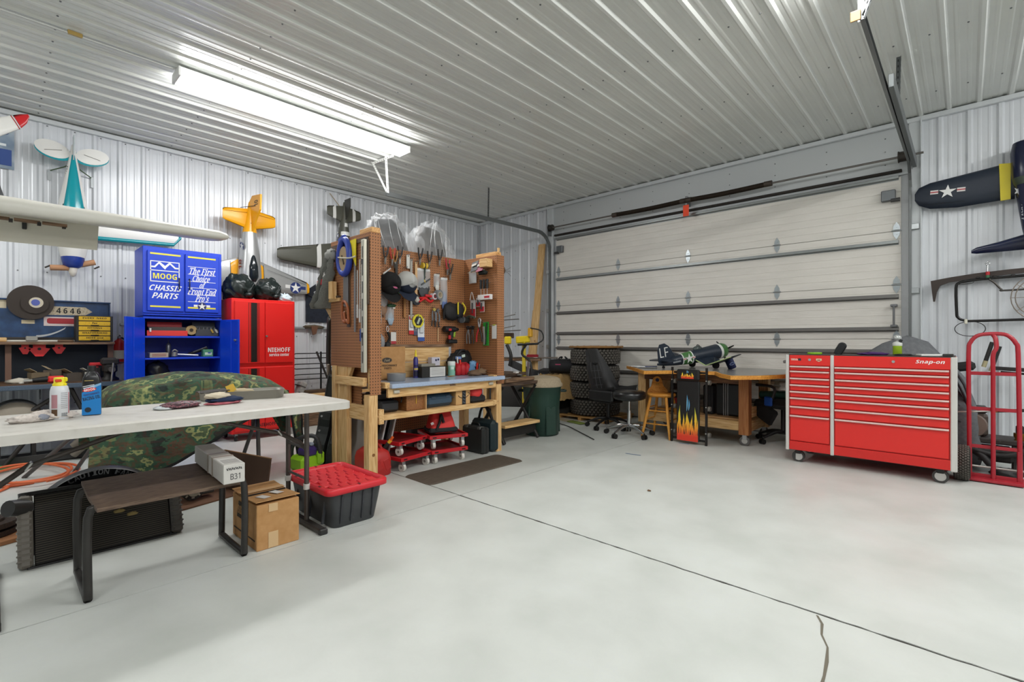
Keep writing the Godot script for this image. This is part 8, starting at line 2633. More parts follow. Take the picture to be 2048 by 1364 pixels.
# hot-rod flame print: red at the foot through orange to yellow tongues, blue tongue in the middle, on black
func flame_texture() -> ImageTexture:
	var w := 250
	var h := 420
	var im := Image.create(w, h, false, Image.FORMAT_RGB8)
	im.fill(Color("19191a"))
	# each tongue: centre x, foot y, tip y, half width
	var tongues := [[0.5, 1.0, 0.36, 0.12], [0.13, 1.0, 0.22, 0.085], [0.87, 1.0, 0.24, 0.085], [0.3, 1.0, 0.40, 0.07], [0.7, 1.0, 0.42, 0.07], [0.04, 1.0, 0.5, 0.06], [0.96, 1.0, 0.5, 0.06], [0.22, 1.0, 0.62, 0.06], [0.78, 1.0, 0.62, 0.06], [0.4, 1.0, 0.55, 0.05], [0.6, 1.0, 0.55, 0.05]]
	for y in h:
		var v := float(y) / h
		for x in w:
			var u := float(x) / w
			var best := -1.0
			for t in tongues:
				var k: float = (v - t[2]) / (1.0 - t[2])
				if k <= 0.0:
					continue
				var wob := 0.03 * sin(k * 7.0 + t[0] * 20.0) * (1.0 - k)
				var hw: float = t[3] * (0.85 * sin(minf(k * 2.2, 1.57)) + 0.15) * (1.0 if k < 0.45 else 0.55 + 1.0 * absf(k - 0.7))
				if k < 0.25:
					hw *= k / 0.25
				var dd: float = 1.0 - absf(u - t[0] - wob) / hw
				best = maxf(best, dd)
			if v > 0.86:
				best = maxf(best, 0.5)
			if best > 0.0:
				var c := Color("d8d23c")
				if v < 0.55:
					c = Color("cfd447").lerp(Color("f0c63a"), clampf((v - 0.3) * 4.0, 0, 1))
				elif v < 0.75:
					c = Color("f0c63a").lerp(Color("f0902f"), (v - 0.55) / 0.2)
				else:
					c = Color("f0902f").lerp(Color("dc3d28"), clampf((v - 0.75) / 0.15, 0, 1))
				if best < 0.16 and v < 0.85:
					c = Color("2a1a14")
				im.set_pixel(x, y, c)
			for q in [[0.47, 0.0, 0.38, 0.035], [0.56, 0.1, 0.36, 0.03]]:
				var k: float = (v - q[1]) / (q[2] - q[1])
				if k > 0.0 and k < 1.0:
					var hw: float = q[3] * sin(k * PI)
					if absf(u - q[0] - 0.02 * sin(k * 4.0)) < hw:
						im.set_pixel(x, y, Color("3f93c4").lerp(Color("9cc9de"), 1.0 - absf(u - q[0]) / maxf(hw, 0.001)))
	im.generate_mipmaps()
	return ImageTexture.create_from_image(im)


func work_table() -> void:
	var t := T("peninsula_table", "timber-framed caster table with grey laminate top and oak edge by door", "table", V(4.9, 0, 0.9))
	# world polygon of the top, then relative to (4.9, 0.9)
	var wp := [Vector2(3.86, 0.7), Vector2(4.64, 1.66), Vector2(4.82, 1.38), Vector2(5.30, 1.21), Vector2(5.48, 1.55), Vector2(5.68, 1.80), Vector2(5.9, 1.58), Vector2(6.04, 1.24), Vector2(6.06, 0.5), Vector2(5.8, 0.2), Vector2(4.2, 0.18), Vector2(3.92, 0.4)]
	# keep the front line clear of the overhang ends
	var poly := wp.map(func(p): return Vector2(p.x - 4.9, (p.y - 0.9)))
	var tb2 := B.new()
	tb2.t = Transform3D(Basis(Vector3(1, 0, 0), Vector3(0, 0, 1), Vector3(0, -1, 0)), V(0, 0.845, 0))
	tb2.prism(poly, 0.0, 0.04)
	P(tb2, "oak_edge", W("oak", 0), t)
	var small := Geometry2D.offset_polygon(PackedVector2Array(poly), -0.02)[0]
	var tb3 := B.new()
	tb3.t = Transform3D(Basis(Vector3(1, 0, 0), Vector3(0, 0, 1), Vector3(0, -1, 0)), V(0, 0.848, 0))
	tb3.prism(Array(small), 0.0, 0.006)
	P(tb3, "laminate", N("grey_laminate", ntex("glam_n", 0.2, [[0.0, "72706c"], [1.0, "8b8985"]], 35, 2), V(3, 3, 3), 0.22), t)
	for q in [[0.68, 0.14, "pine", "b58f72"], [-0.62, 0.08, "pine", "ffffff"], [0.68, -0.6, "pine", "ffffff"], [-0.62, -0.6, "pine", "ffffff"]]:
		bx(t, "post", W(q[2], 1, q[3]), V(q[0], 0.465, q[1]), V(0.11, 0.68, 0.11), 0.004)
	for z in [0.14, -0.6]:
		bx(t, "top_rail", W("old", 0, "e0c8b0"), V(0.03, 0.75, z), V(1.2, 0.1, 0.04), 0.004)
		bx(t, "lower_rail", W("pine", 0), V(0.03, 0.22, z), V(1.2, 0.11, 0.045), 0.004)
	for y in [0.2, 0.36]:
		bx(t, "side_rail", W("pine", 2), V(0.68, y, -0.23), V(0.04, 0.12, 0.64), 0.004)
	bx(t, "side_rail", W("pine", 2), V(-0.62, 0.22, -0.26), V(0.04, 0.11, 0.6), 0.004)
	bx(t, "lower_shelf", W("ply", 0), V(0.03, 0.285, -0.23), V(1.24, 0.02, 0.7), 0.002)
	for q in [[0.68, 0.14], [0.68, -0.6], [-0.62, 0.1], [-0.62, -0.6]]:
		var c := V(q[0], 0.055, q[1])
		var w := cy(t, "caster", M("5a5856", 0.5), c + V(0, 0, -0.018), c + V(0, 0, 0.018), 0.055, -1, 22)
		cy(w, "hub", M("b5b3ae", 0.35, 0.5), c + V(0, 0, -0.02), c + V(0, 0, 0.02), 0.032, -1, 16)
		bx(w, "fork", M("a9abac", 0.3, 0.7), c + V(0, 0.045, 0), V(0.05, 0.06, 0.05), 0.004)
	# papers, mug
	var y := 0.85
	var pp := T("papers", "white papers and a blue pen on the table's left end", "papers", V(4.25, y, 0.95))
	for i in 3:
		bx(pp, "sheet", M("dddedf", 0.5), V(-0.12 + i * 0.12, 0.002 + i * 0.003, -0.1 + i * 0.1), V(0.24, 0.002, 0.2), 0, V(0, -25 + i * 20, 0))
	tb(pp, "pen", M("2c3a70", 0.4), [V(0.1, 0.014, 0.13), V(0.22, 0.014, 0.03)], 0.006)
	var mg := T("blue_can_holder", "dark blue foam can holder with oval badge tipped on the table", "can holder", V(5.3, y, 0.62))
	var mb := B.new()
	mb.t = Transform3D(Basis(Vector3(0.68, 0, 0.73).normalized(), deg_to_rad(24)) , V(0, 0.01, 0))
	mb.slathe([[0.046, 0.0], [0.05, 0.004], [0.05, 0.12], [0.042, 0.122], [0.042, 0.02], [0.0, 0.015]], 24)
	P(mb, "holder", M("161f4a", 0.6), mg)
	var fx := mb.t * Transform3D(Basis(Vector3.UP, deg_to_rad(43)), Vector3.ZERO).translated_local(V(0, 0.065, 0.0503))
	pl(mg, "oval_badge", M("8796bd", 0.5), disc(0.034, 20, Vector2.ZERO, 0.017), fx, 0.0012)
	pl(mg, "oval_inner", M("1d2a5c", 0.5), disc(0.028, 20, Vector2.ZERO, 0.012), fx.translated_local(V(0, 0, 0.001)), 0.001)
	model_fighter()
	# suitcases and clutter on the lower shelf
	y = 0.296
	var sc := T("suitcase", "black hard suitcase with three silver bands under the table", "suitcase", V(5.36, y, 0.83))
	bx(sc, "shell", M("202122", 0.5), V(0, 0.2, 0), V(0.34, 0.39, 0.14), 0.02)
	for x in [-0.05, -0.025, 0.0]:
		bx(sc, "silver_band", M("b9babb", 0.3, 0.6), V(x - 0.02, 0.2, 0.0), V(0.009, 0.395, 0.146), 0.002)
	tb(sc, "handle", M("1c1c1c", 0.5), [V(-0.06, 0.39, 0), V(-0.05, 0.425, 0), V(0.05, 0.425, 0), V(0.06, 0.39, 0)], 0.009, 3, 7)
	var s2 := T("dark_suitcase", "plain black case standing left of the silver-banded suitcase", "suitcase", V(5.1, y, 0.75))
	bx(s2, "shell", M("17181a", 0.5), V(0, 0.18, 0), V(0.12, 0.36, 0.3), 0.015)
	bx(s2, "shell_seam", M("2a2b2d", 0.4), V(0.02, 0.18, 0.152), V(0.01, 0.35, 0.004))
	var s3 := T("red_case", "dark case with bright red panel on the table's lower shelf", "case", V(4.75, y, 0.8))
	bx(s3, "case", M("1c1d1f", 0.55), V(0, 0.12, 0), V(0.34, 0.24, 0.26), 0.015)
	bx(s3, "red_panel", M("b52a2e", 0.5), V(0.02, 0.14, 0.132), V(0.2, 0.07, 0.006), 0.002)
	bx(s3, "green_panel", M("2f5f3a", 0.5), V(-0.05, 0.06, 0.132), V(0.08, 0.04, 0.006), 0.002)
	bx(s3, "grey_lid", M("8c8d8b", 0.5), V(0.02, 0.255, 0.0), V(0.3, 0.03, 0.2), 0.006)
	var bk := T("brown_chair", "dark brown leather chair back seen behind the wooden stool", "chair", V(4.62, 0, 0.58))
	bx(bk, "backrest", M("2d1a15", 0.4), V(0, 0.62, 0), V(0.3, 0.3, 0.06), 0.025, V(-6, 0, 0))
	for x in [-0.12, 0.12]:
		bx(bk, "leg", M("1c1412", 0.5), V(x, 0.25, 0.03), V(0.03, 0.5, 0.03))
	# office chair with a teal mat behind the tool chest
	var oc := T("mesh_chair", "black office chair with teal mat and blue cap, behind the tool chest", "chair", V(5.86, 0, 0.56), -20)
	star_base(oc, M("1a1a1a", 0.5), Vector3.ZERO, 0.3, 30, M("141414", 0.4))
	cy(oc, "column", M("222222", 0.4), V(0, 0.12, 0), V(0, 0.42, 0), 0.03)
	bx(oc, "seat", M("161617", 0.7), V(0, 0.46, 0), V(0.5, 0.09, 0.48), 0.04)
	bx(oc, "side_flap", M("1b1b1c", 0.8), V(-0.12, 0.36, 0.18), V(0.3, 0.2, 0.05), 0.02, V(0, 0, -30))
	tb(oc, "arm", M("2a2a2a", 0.5), [V(0.0, 0.5, 0.24), V(0.05, 0.66, 0.24), V(-0.18, 0.68, 0.24)], 0.018, 4, 7)
	cy(oc, "teal_mat", M("3c6b60", 0.8), V(-0.26, 0.545, 0.05), V(0.24, 0.575, -0.05), 0.045, 0.05)
	bx(oc, "blue_cap", M("1850a8", 0.5), V(-0.02, 0.5, 0.25), V(0.1, 0.11, 0.03), 0.012)
	bx(oc, "pale_panel", M("c9cac6", 0.5), V(0.1, 0.62, -0.1), V(0.4, 0.012, 0.3), 0.003)
	var gb := T("grey_bin", "grey plastic bin standing behind the table by the tool chest", "bin", V(6.2, 0, 0.4))
	P(B.new().slathe([[0.15, 0.0], [0.16, 0.005], [0.19, 0.4], [0.195, 0.42], [0.19, 0.42]], 24), "bin", M("6c6a66", 0.6), gb)


# dark blue gull-winged model on the table; local axes: x forward, y up, z to its right wing
func model_fighter() -> void:
	var root := T("table_fighter", "dark blue gull-winged model fighter with green cowl standing on the table", "model aeroplane", V(4.92, 0.85, 0.63))
	root.rotation_degrees.y = rad_to_deg(atan2(0.89, 0.45))
	var navy := M("1c2735", 0.4)
	var green := M("3f6f38", 0.4)
	var white := M("d8d9d5", 0.45)
	var pitch := Basis(Vector3.BACK, deg_to_rad(9.5))
	var t := Transform3D(pitch, V(0, 0.17, 0))
	var fus := func(m: Material, called: String, secs: Array) -> MeshInstance3D:
		var b := B.new()
		b.t = t
		return P(b.loft(secs.map(func(s): return b.ring(V(s[0], s[3], 0), V(0, s[1], 0), V(0, 0, s[2]), 20))), called, m, root)
	fus.call(navy, "body", [[-0.70, 0.012, 0.01, 0.0], [-0.6, 0.035, 0.025, 0.0], [-0.4, 0.065, 0.05, 0.0], [-0.15, 0.085, 0.07, 0.0], [0.1, 0.095, 0.088, 0.0], [0.24, 0.1, 0.1, 0.0]])
	fus.call(white, "white_ring", [[0.24, 0.101, 0.101, 0.0], [0.275, 0.103, 0.103, 0.0]])
	fus.call(green, "cowl", [[0.275, 0.102, 0.102, 0.0], [0.33, 0.1, 0.1, 0.0], [0.365, 0.088, 0.088, 0.0], [0.37, 0.06, 0.06, 0.0]])
	fus.call(green, "green_band", [[-0.33, 0.0735, 0.0575, 0.0], [-0.2, 0.0835, 0.0675, 0.0]])
	for x in [-0.345, -0.2]:
		var r: float = 0.0725 + (x + 0.345) * 0.077
		fus.call(white, "band_edge", [[x, r + 0.001, r - 0.015, 0.0], [x + 0.014, r + 0.002, r - 0.014, 0.0]])
	fus.call(M("191c1e", 0.4), "spinner", [[0.37, 0.03, 0.03, 0.0], [0.4, 0.02, 0.02, 0.0], [0.41, 0.004, 0.004, 0.0]])
	for i in 3:
		var a := deg_to_rad(70.0 + 120.0 * i)
		var d := V(0, cos(a), sin(a))
		var b := B.new()
		b.t = t
		b.tube([V(0.385, 0, 0) + d * 0.02, V(0.385, 0, 0) + d * 0.1, V(0.385, 0, 0) + d * 0.17], [0.008, 0.012, 0.007], 7)
		P(b, "propeller_blade", M("1a1a1a", 0.4), root)
	# canopy
	var cb := B.new()
	cb.t = t
	cb.ell(V(-0.06, 0.095, 0), V(0.07, 0.035, 0.035), 16, 8)
	P(cb, "canopy", M("4a5250", 0.1), root)
	var fb := B.new()
	fb.t = t
	fb.tube([V(-0.04, 0.08, 0.034), V(-0.04, 0.13, 0.02), V(-0.04, 0.135, -0.02), V(-0.04, 0.08, -0.034)], 0.006, 6, false, 3)
	P(fb, "canopy_frame", M("262b2e", 0.4), root)
	# tail
	var vb := B.new()
	vb.t = t
	vb.prism([Vector2(-0.42, 0.05), Vector2(-0.5, 0.2), Vector2(-0.56, 0.245), Vector2(-0.63, 0.24), Vector2(-0.67, 0.17), Vector2(-0.68, 0.02), Vector2(-0.6, 0.01)], -0.008, 0.008)
	var fin := P(vb, "fin", navy, root)
	txt(fin, "LF", 0.13, 0.12, white, t * Transform3D(Basis(), V(-0.585, 0.135, 0.009)), "Droid Sans", false)
	for s in [-1, 1]:
		var hb := B.new()
		hb.t = t * Transform3D(Basis(Vector3.RIGHT, PI / 2), Vector3.ZERO)
		hb.prism([Vector2(-0.52, s * 0.02), Vector2(-0.58, s * 0.2), Vector2(-0.64, s * 0.22), Vector2(-0.67, s * 0.2), Vector2(-0.66, s * 0.02)], -0.045, -0.033)
		P(hb, "tailplane", navy, root)
		# cranked wing: down to the wheel, then up to the tip
		var wb := B.new()
		wb.t = t
		var rings := []
		for q in [[0.05, 0.14, -0.16, -0.04, 0.022], [0.22, 0.13, -0.15, -0.105, 0.02], [0.42, 0.09, -0.14, -0.045, 0.016], [0.6, 0.045, -0.1, 0.01, 0.01], [0.66, 0.0, -0.07, 0.025, 0.005]]:
			var rg := []
			for k in [[0.0, 0.0], [0.06, 0.6], [0.3, 1.0], [0.7, 0.6], [1.0, 0.05], [1.0, -0.05], [0.7, -0.4], [0.3, -0.6], [0.06, -0.4]]:
				rg.append(V(lerpf(q[1], q[2], k[0]), q[3] + k[1] * q[4], s * q[0]))
			rings.append(rg)
		P(wb.loft(rings), "wing", navy, root)
		var eb := B.new()
		eb.t = t
		eb.tube([V(-0.16, -0.038, s * 0.06), V(-0.153, -0.103, s * 0.22), V(-0.143, -0.045, s * 0.42), V(-0.105, 0.01, s * 0.6)], 0.007, 6)
		P(eb, "green_wing_edge", M("b5c98a", 0.5), root)
		cy(root, "wheel", M("191817", 0.7), V(0.03, 0.045, s * 0.215 - 0.015), V(0.03, 0.045, s * 0.215 + 0.015), 0.045, -1, 20)
		bx(root, "leg", M("2a3138", 0.5), V(0.02, 0.09, s * 0.2), V(0.02, 0.1, 0.015), 0.003)
		# marks on the fuselage sides
		var mk := t * Transform3D(Basis(Vector3.UP, 0.0 if s > 0 else PI), V(-0.26, 0.0, s * 0.07))
		pl(root, "star", white, star(0.068), mk, 0.002)
		for e in [-1, 1]:
			pl(root, "insignia_bar", white, rect(0.045, 0.028, Vector2(e * 0.068, 0.005)), mk.translated_local(V(0, 0, 0.001 if e * s > 0 else -0.006)), 0.004)
			pl(root, "insignia_stripe", M("b33a3e", 0.5), rect(0.045, 0.009, Vector2(e * 0.068, 0.005)), mk.translated_local(V(0, 0, 0.0055 if e * s > 0 else -0.0015)), 0.001)
		txt(root, "MARINES", 0.11, 0.02, M("aeb4b8", 0.5), t * Transform3D(Basis(Vector3.UP, (0.0 if s > 0 else PI) - 0.08 * s), V(-0.44, -0.01, s * 0.052)), "Droid Sans", true, 0.003)
	cy(root, "tail_wheel", M("191817", 0.7), V(-0.6, 0.018, -0.008), V(-0.6, 0.018, 0.008), 0.018, -1, 14)
	bx(root, "tail_strut", M("2a3138", 0.5), V(-0.6, 0.05, 0), V(0.012, 0.06, 0.012))


func right_things() -> void:
	var red := M("dd2a24", 0.38)
	var alu := M("d5d3ce", 0.4, 0.3)
	# tool chest, origin at its left front bottom on the floor; local x along the front
	var c := T("tool_chest", "large red roller tool chest with two banks of silver-edged drawers", "tool chest", V(6.113, 0, 1.5))
	bx(c, "body", M("c92320", 0.4), V(0.63, 0.59, -0.305), V(1.25, 0.94, 0.59), 0.006)
	bx(c, "top_mat", M("3b3634", 0.7), V(0.63, 1.063, -0.3), V(1.24, 0.01, 0.6), 0.002)
	for x in [0.013, 0.392, 1.245]:
		var w := 0.03 if x != 1.245 else 0.042
		bx(c, "corner_trim", alu, V(x, 0.59, 0.002), V(w, 0.95, 0.02), 0.006)
	bx(c, "side_trim", alu, V(1.262, 0.59, -0.03), V(0.01, 0.95, 0.06), 0.003)
	bx(c, "front_foot", M("d0241f", 0.38), V(0.63, 0.165, -0.004), V(1.2, 0.085, 0.02), 0.004)
	bx(c, "head_panel", red, V(0.205, 1.01, -0.002), V(0.345, 0.1, 0.02), 0.004)
	bx(c, "head_panel", red, V(0.815, 1.01, -0.002), V(0.82, 0.1, 0.02), 0.004)
	var ys := [0.958, 0.909, 0.84, 0.774, 0.708, 0.645, 0.559, 0.469, 0.212]
	var edge := M("e6cbc4", 0.35, 0.2)
	for q in [[0.205, 0.33], [0.815, 0.80]]:
		for i in 8:
			var y1: float = ys[i] - 0.004
			var y0: float = ys[i + 1] + 0.004
			var d := bx(c, "drawer", red, V(q[0], (y0 + y1) / 2, -0.004), V(q[1], y1 - y0, 0.026), 0.004)
			var b := B.new()
			b.t = Transform3D(Basis(Vector3(0, 0, 1), Vector3(0, 1, 0), Vector3(-1, 0, 0)), V(q[0], y1 - 0.008, 0.006))
			b.prism([Vector2(0.0, 0.008), Vector2(0.018, 0.008), Vector2(0.024, 0.002), Vector2(0.02, -0.006), Vector2(0.014, -0.006), Vector2(0.014, 0.0), Vector2(0.0, 0.0)], -q[1] / 2, q[1] / 2)
			P(b, "drawer_pull", edge, d)
	var fz := Transform3D(Basis(), V(0, 0, 0.0085))
	txt(c, "Snap-on", 0.185, 0.04, M("efeeec", 0.4), fz.translated(V(1.095, 1.018, 0)), "Droid Sans", true, 0.003, 0.3)
	txt(c, "100th", 0.06, 0.02, M("e9dccb", 0.4), fz.translated(V(0.075, 1.018, 0)), "Droid Sans", true, 0.002)
	pl(c, "small_flag", M("20242f", 0.4), rect(0.024, 0.022), fz.translated(V(0.122, 1.018, 0)), 0.002)
	pl(c, "shield_badge", M("d9c9a8", 0.4), [Vector2(-0.022, 0.012), Vector2(0.022, 0.012), Vector2(0.024, -0.004), Vector2(0.0, -0.018), Vector2(-0.024, -0.004)], fz.translated(V(0.285, 1.018, 0)), 0.002)
	pl(c, "shield_field", M("a5302a", 0.4), rect(0.026, 0.008), fz.translated(V(0.285, 1.016, 0.002)), 0.001)
	for x in [0.208, 0.85]:
		cy(c, "lock", M("c9c9c7", 0.25, 0.8), V(x, 1.018, 0.006), V(x, 1.018, 0.016), 0.012, -1, 16)
	for x in [0.1, 1.16]:
		for z in [-0.06, -0.54]:
			var cc := V(x, 0.055, z)
			var wh := cy(c, "caster", M("3a3836", 0.6), cc + V(-0.004 if x < 1 else 0, 0, -0.022), cc + V(0, 0, 0.022), 0.055, -1, 26)
			cy(wh, "hub", M("bdbcb8", 0.4, 0.4), cc + V(0, 0, -0.024), cc + V(0, 0, 0.024), 0.038, -1, 20)
			bx(wh, "fork", M("2a2a2a", 0.4, 0.4), cc + V(0, 0.05, 0), V(0.05, 0.05, 0.06), 0.006)
	bx(c, "side_handle", M("6d6a68", 0.5), V(-0.025, 0.99, -0.1), V(0.03, 0.03, 0.12), 0.008)
	# on the chest
	var y := 1.068
	var ld := T("lime_disc", "flat lime green lid lying on the tool chest's left half", "lid", V(6.33, y, 1.34))
	P(B.new().slathe([[0.06, 0.0], [0.063, 0.004], [0.063, 0.016], [0.058, 0.02], [0.0, 0.02]], 30), "lid", M("7cb01c", 0.4), ld)
	var sp := T("black_speaker", "small black oval device leaning on top of the tool chest", "speaker", V(6.52, y, 1.28))
	var sb := B.new()
	sb.t = Transform3D(Basis(Vector3.BACK, deg_to_rad(-28)), V(0.015, 0.055, 0))
	sb.loft([rrect(0.06, 0.12, 0.03).map(func(p): return Vector3(p.x, p.y, -0.03)), rrect(0.075, 0.135, 0.035).map(func(p): return Vector3(p.x, p.y, 0.0)), rrect(0.06, 0.12, 0.03).map(func(p): return Vector3(p.x, p.y, 0.03))])
	P(sb, "body", M("1a1b1d", 0.45), sp)
	for i in 4:
		var g := B.new()
		g.t = sb.t
		g.box(V(-0.015 + i * 0.01, 0.0, 0.031), V(0.003, 0.09, 0.003))
		P(g, "grille_rib", M("2d2e31", 0.4), sp)
	var bo := T("water_bottle", "lime green sports bottle with clear domed lid on the tool chest", "bottle", V(6.97, y, 1.25))
	P(B.new().slathe([[0.03, 0], [0.034, 0.004], [0.034, 0.085], [0.036, 0.09]], 24), "bottle", M("9fbf2d", 0.35), bo)
	P(B.new().slathe([[0.036, 0.088], [0.037, 0.11], [0.03, 0.12], [0.015, 0.125]], 24), "collar", M("c9ccc6", 0.3), bo)
	P(B.new().slathe([[0.02, 0.12], [0.018, 0.14], [0.03, 0.145], [0.032, 0.165], [0.02, 0.185], [0.0, 0.19]], 20), "dome_lid", M("b9bcb9", 0.2, 0.3), bo)
	cy(bo, "spout", M("2a2c2c", 0.4), V(0.02, 0.12, 0.01), V(0.03, 0.145, 0.012), 0.012)
	var pc := T("purple_cloth", "crumpled dark purple cloth on the tool chest beside the bottle", "cloth", V(6.80, y, 1.3))
	P(lump(Vector3.ZERO, V(0.11, 0.016, 0.07), 0.6, 44, 24, 10), "cloth", M("4b2a63", 0.95), pc)
	var kn := T("black_pouch", "small black pouch lying in front of the sports bottle", "pouch", V(7.02, y, 1.36))
	P(lump(Vector3.ZERO, V(0.07, 0.01, 0.03), 0.4, 45, 18, 8), "pouch", M("191a1c", 0.5), kn)
	var wp := T("white_tray", "white flat panel and dark corner piece on the chest's right end", "panel", V(7.24, y, 1.3))
	bx(wp, "panel", M("d9d9d5", 0.5), V(-0.02, 0.008, 0), V(0.2, 0.014, 0.25), 0.003, V(0, 12, 0))
	bx(wp, "dark_piece", M("3a3836", 0.6), V(0.08, 0.012, 0.08), V(0.07, 0.02, 0.1), 0.004)

	# grey vehicle cover behind the chest
	var gc := T("grey_cover", "dark grey fabric cover over a small vehicle behind the tool chest", "cover", V(7.0, 0, 0.54))
	var rings := []
	var f := FastNoiseLite.new()
	f.seed = 5
	f.frequency = 1.3
	for q in [[-0.5, 0.62, 0.1], [-0.45, 0.95, 0.18], [-0.36, 1.06, 0.24], [-0.2, 1.2, 0.28], [-0.02, 1.25, 0.3], [0.15, 1.19, 0.32], [0.3, 1.03, 0.33], [0.42, 0.86, 0.33], [0.5, 0.6, 0.28], [0.53, 0.36, 0.2]]:
		var r := []
		for k in 22:
			var a := TAU * k / 22
			var yy: float = q[1] * 0.5 + sin(a) * q[1] * 0.5 * (1.0 if sin(a) > 0 else 1.0)
			var n := f.get_noise_3d(q[0] * 2, yy * 2.5, cos(a) * 1.5)
			r.append(V(q[0] + n * 0.03, maxf(yy + n * 0.06, 0.02), cos(a) * q[2] * (1.0 + n * 0.4)))
		rings.append(r)
	P(B.new().loft(rings), "cloth", N("cover_cloth", ntex("cov_n", 0.03, [[0.0, "5b5d60"], [1.0, "747679"]], 12, 4), V(3, 3, 3), 0.85), gc)
	tb(gc, "draw_cord", M("c9c2a5", 0.7), [V(-0.47, 0.95, 0.1), V(-0.5, 0.9, 0.16), V(-0.46, 0.86, 0.18)], 0.004, 4, 5)
	for i in 4:
		tb(gc, "fold", M("4d4e51", 0.85), [V(0.3, 1.0 - i * 0.16, 0.27 + i * 0.02), V(0.42, 0.8 - i * 0.12, 0.3), V(0.47, 0.55 - i * 0.06, 0.22)], 0.012, 4, 6)
	tb(gc, "strap", M("23242a", 0.7), [V(0.3, 0.98, 0.32), V(0.42, 0.7, 0.36), V(0.46, 0.5, 0.3)], 0.009, 4, 5)

	# hand truck
	var hr := M("a82431", 0.35)
	var ht := T("hand_truck", "tall dark red tubular hand truck leaning by the tool chest", "hand truck", V(7.6, 0, 1.12))
	var tl := Transform3D(Basis(Vector3.RIGHT, deg_to_rad(-3)), Vector3.ZERO)
	var tube := func(called: String, pts: Array, r: float, sm: int) -> void:
		var b := B.new()
		b.t = tl
		b.tube(pts, r, 10, false, sm)
		P(b, called, hr, ht)
	tube.call("frame_tube", [V(-0.145, 0.02, 0), V(-0.15, 0.6, 0), V(-0.152, 1.1, 0), V(-0.14, 1.19, 0), V(-0.1, 1.245, 0), V(-0.04, 1.262, 0), V(0.05, 1.262, 0), V(0.1, 1.24, 0), V(0.138, 1.18, 0), V(0.15, 1.1, 0), V(0.155, 0.6, 0), V(0.16, 0.02, 0)], 0.0165, 3)
	tube.call("centre_tube", [V(0.0, 0.02, 0.02), V(0.0, 0.9, 0.02), V(0.0, 1.08, 0.03), V(0.02, 1.14, 0.03), V(0.015, 1.22, 0.02), V(0.0, 1.255, 0.0)], 0.016, 3)
	for yy in [0.92, 0.615, 0.29]:
		var b := B.new()
		b.t = tl
		b.box(V(0.0, yy, 0.0), V(0.31, 0.03, 0.012), 0.003)
		P(b, "cross_bar", hr, ht)
	for s in [-1, 1]:
		bx(ht, "gusset", hr, V(s * 0.15, 0.15, -0.02), V(0.018, 0.26, 0.07), 0.004)
	cy(ht, "axle", M("b5b2ad", 0.3, 0.7), V(-0.2, 0.115, -0.03), V(0.22, 0.115, -0.03), 0.009)
	bx(ht, "toe_plate", hr, V(0.01, 0.02, 0.05), V(0.34, 0.022, 0.1), 0.004)
	bx(ht, "toe_lip", hr, V(0.01, 0.035, 0.0), V(0.34, 0.05, 0.015), 0.003)
	# small knobbly tyre
	var st := T("garden_tyre", "small knobbly tyre on the floor between tool chest and hand truck", "tyre", V(7.405, 0, 1.2))
	tyre_mesh(0.15, 0.11, "carcass", st, Basis(Vector3(0, 1, 0), Vector3(-1, 0, 0), Vector3(0, 0, 1)), V(0, 0.151, 0))
	# engine and parts behind the hand truck
	var en := T("small_engine", "greasy small engine on a frame behind the hand truck", "engine", V(7.55, 0, 0.6))
	bx(en, "block", M("4b3f38", 0.6, 0.3), V(-0.08, 0.42, 0), V(0.22, 0.22, 0.22), 0.03)
	P(B.new().lathe([[0.03, 0], [0.1, 0.0], [0.11, 0.02], [0.1, 0.05], [0.03, 0.055]], 22, V(-0.08, 0.42, 0.11), Vector3.BACK), "cover", M("7b6a60", 0.5, 0.4), en)
	for i in 5:
		bx(en, "cooling_fin", M("2f2a27", 0.6, 0.3), V(-0.2, 0.36 + i * 0.03, 0.02), V(0.1, 0.008, 0.18), 0.002)
	bx(en, "fuel_tank", M("1f1d1c", 0.5), V(-0.1, 0.56, 0.0), V(0.26, 0.06, 0.2), 0.02)
	bx(en, "deck", M("35302d", 0.6), V(0.05, 0.29, 0), V(0.5, 0.05, 0.3), 0.01)
	for x in [-0.2, 0.25]:
		bx(en, "leg", M("2a2725", 0.6), V(x, 0.14, 0.0), V(0.04, 0.28, 0.25), 0.005)
	bx(en, "lower_block", M("2b2725", 0.7), V(0.02, 0.17, 0.05), V(0.34, 0.12, 0.26), 0.02)
	tb(en, "belt_guard", M("1e1c1b", 0.6), [V(-0.1, 0.22, 0.22), V(0.1, 0.18, 0.22), V(0.25, 0.24, 0.2), V(0.3, 0.32, 0.15)], 0.025, 4, 8)
	var pm := T("brass_pump", "brass pump fitting with grey hose at the right edge by hand truck", "pump", V(7.78, 0, 0.7))
	bx(pm, "stand", M("2e2a27", 0.6), V(0, 0.13, 0), V(0.1, 0.26, 0.1), 0.01)
	P(B.new().slathe([[0.04, 0.26], [0.05, 0.29], [0.03, 0.33], [0.04, 0.35], [0.04, 0.38]], 16), "brass_body", M("8d6a2e", 0.35, 0.7), pm)
	bx(pm, "black_cap", M("1c1b1b", 0.5), V(0, 0.41, 0), V(0.05, 0.07, 0.05), 0.006)
	for i in 3:
		var p := []
		for k in 9:
			var a := deg_to_rad(60.0 + k * 30.0)
			p.append(V(0.14 + cos(a) * (0.09 - i * 0.015), 0.33 + sin(a) * (0.13 - i * 0.02), 0.02 * i))
		tb(pm, "hose", M("a8a49c", 0.6), p, 0.009, 3, 6)
	var bt := T("black_boot", "black rubber flap lying on the floor behind the hand truck", "rubber flap", V(7.68, 0, 0.85))
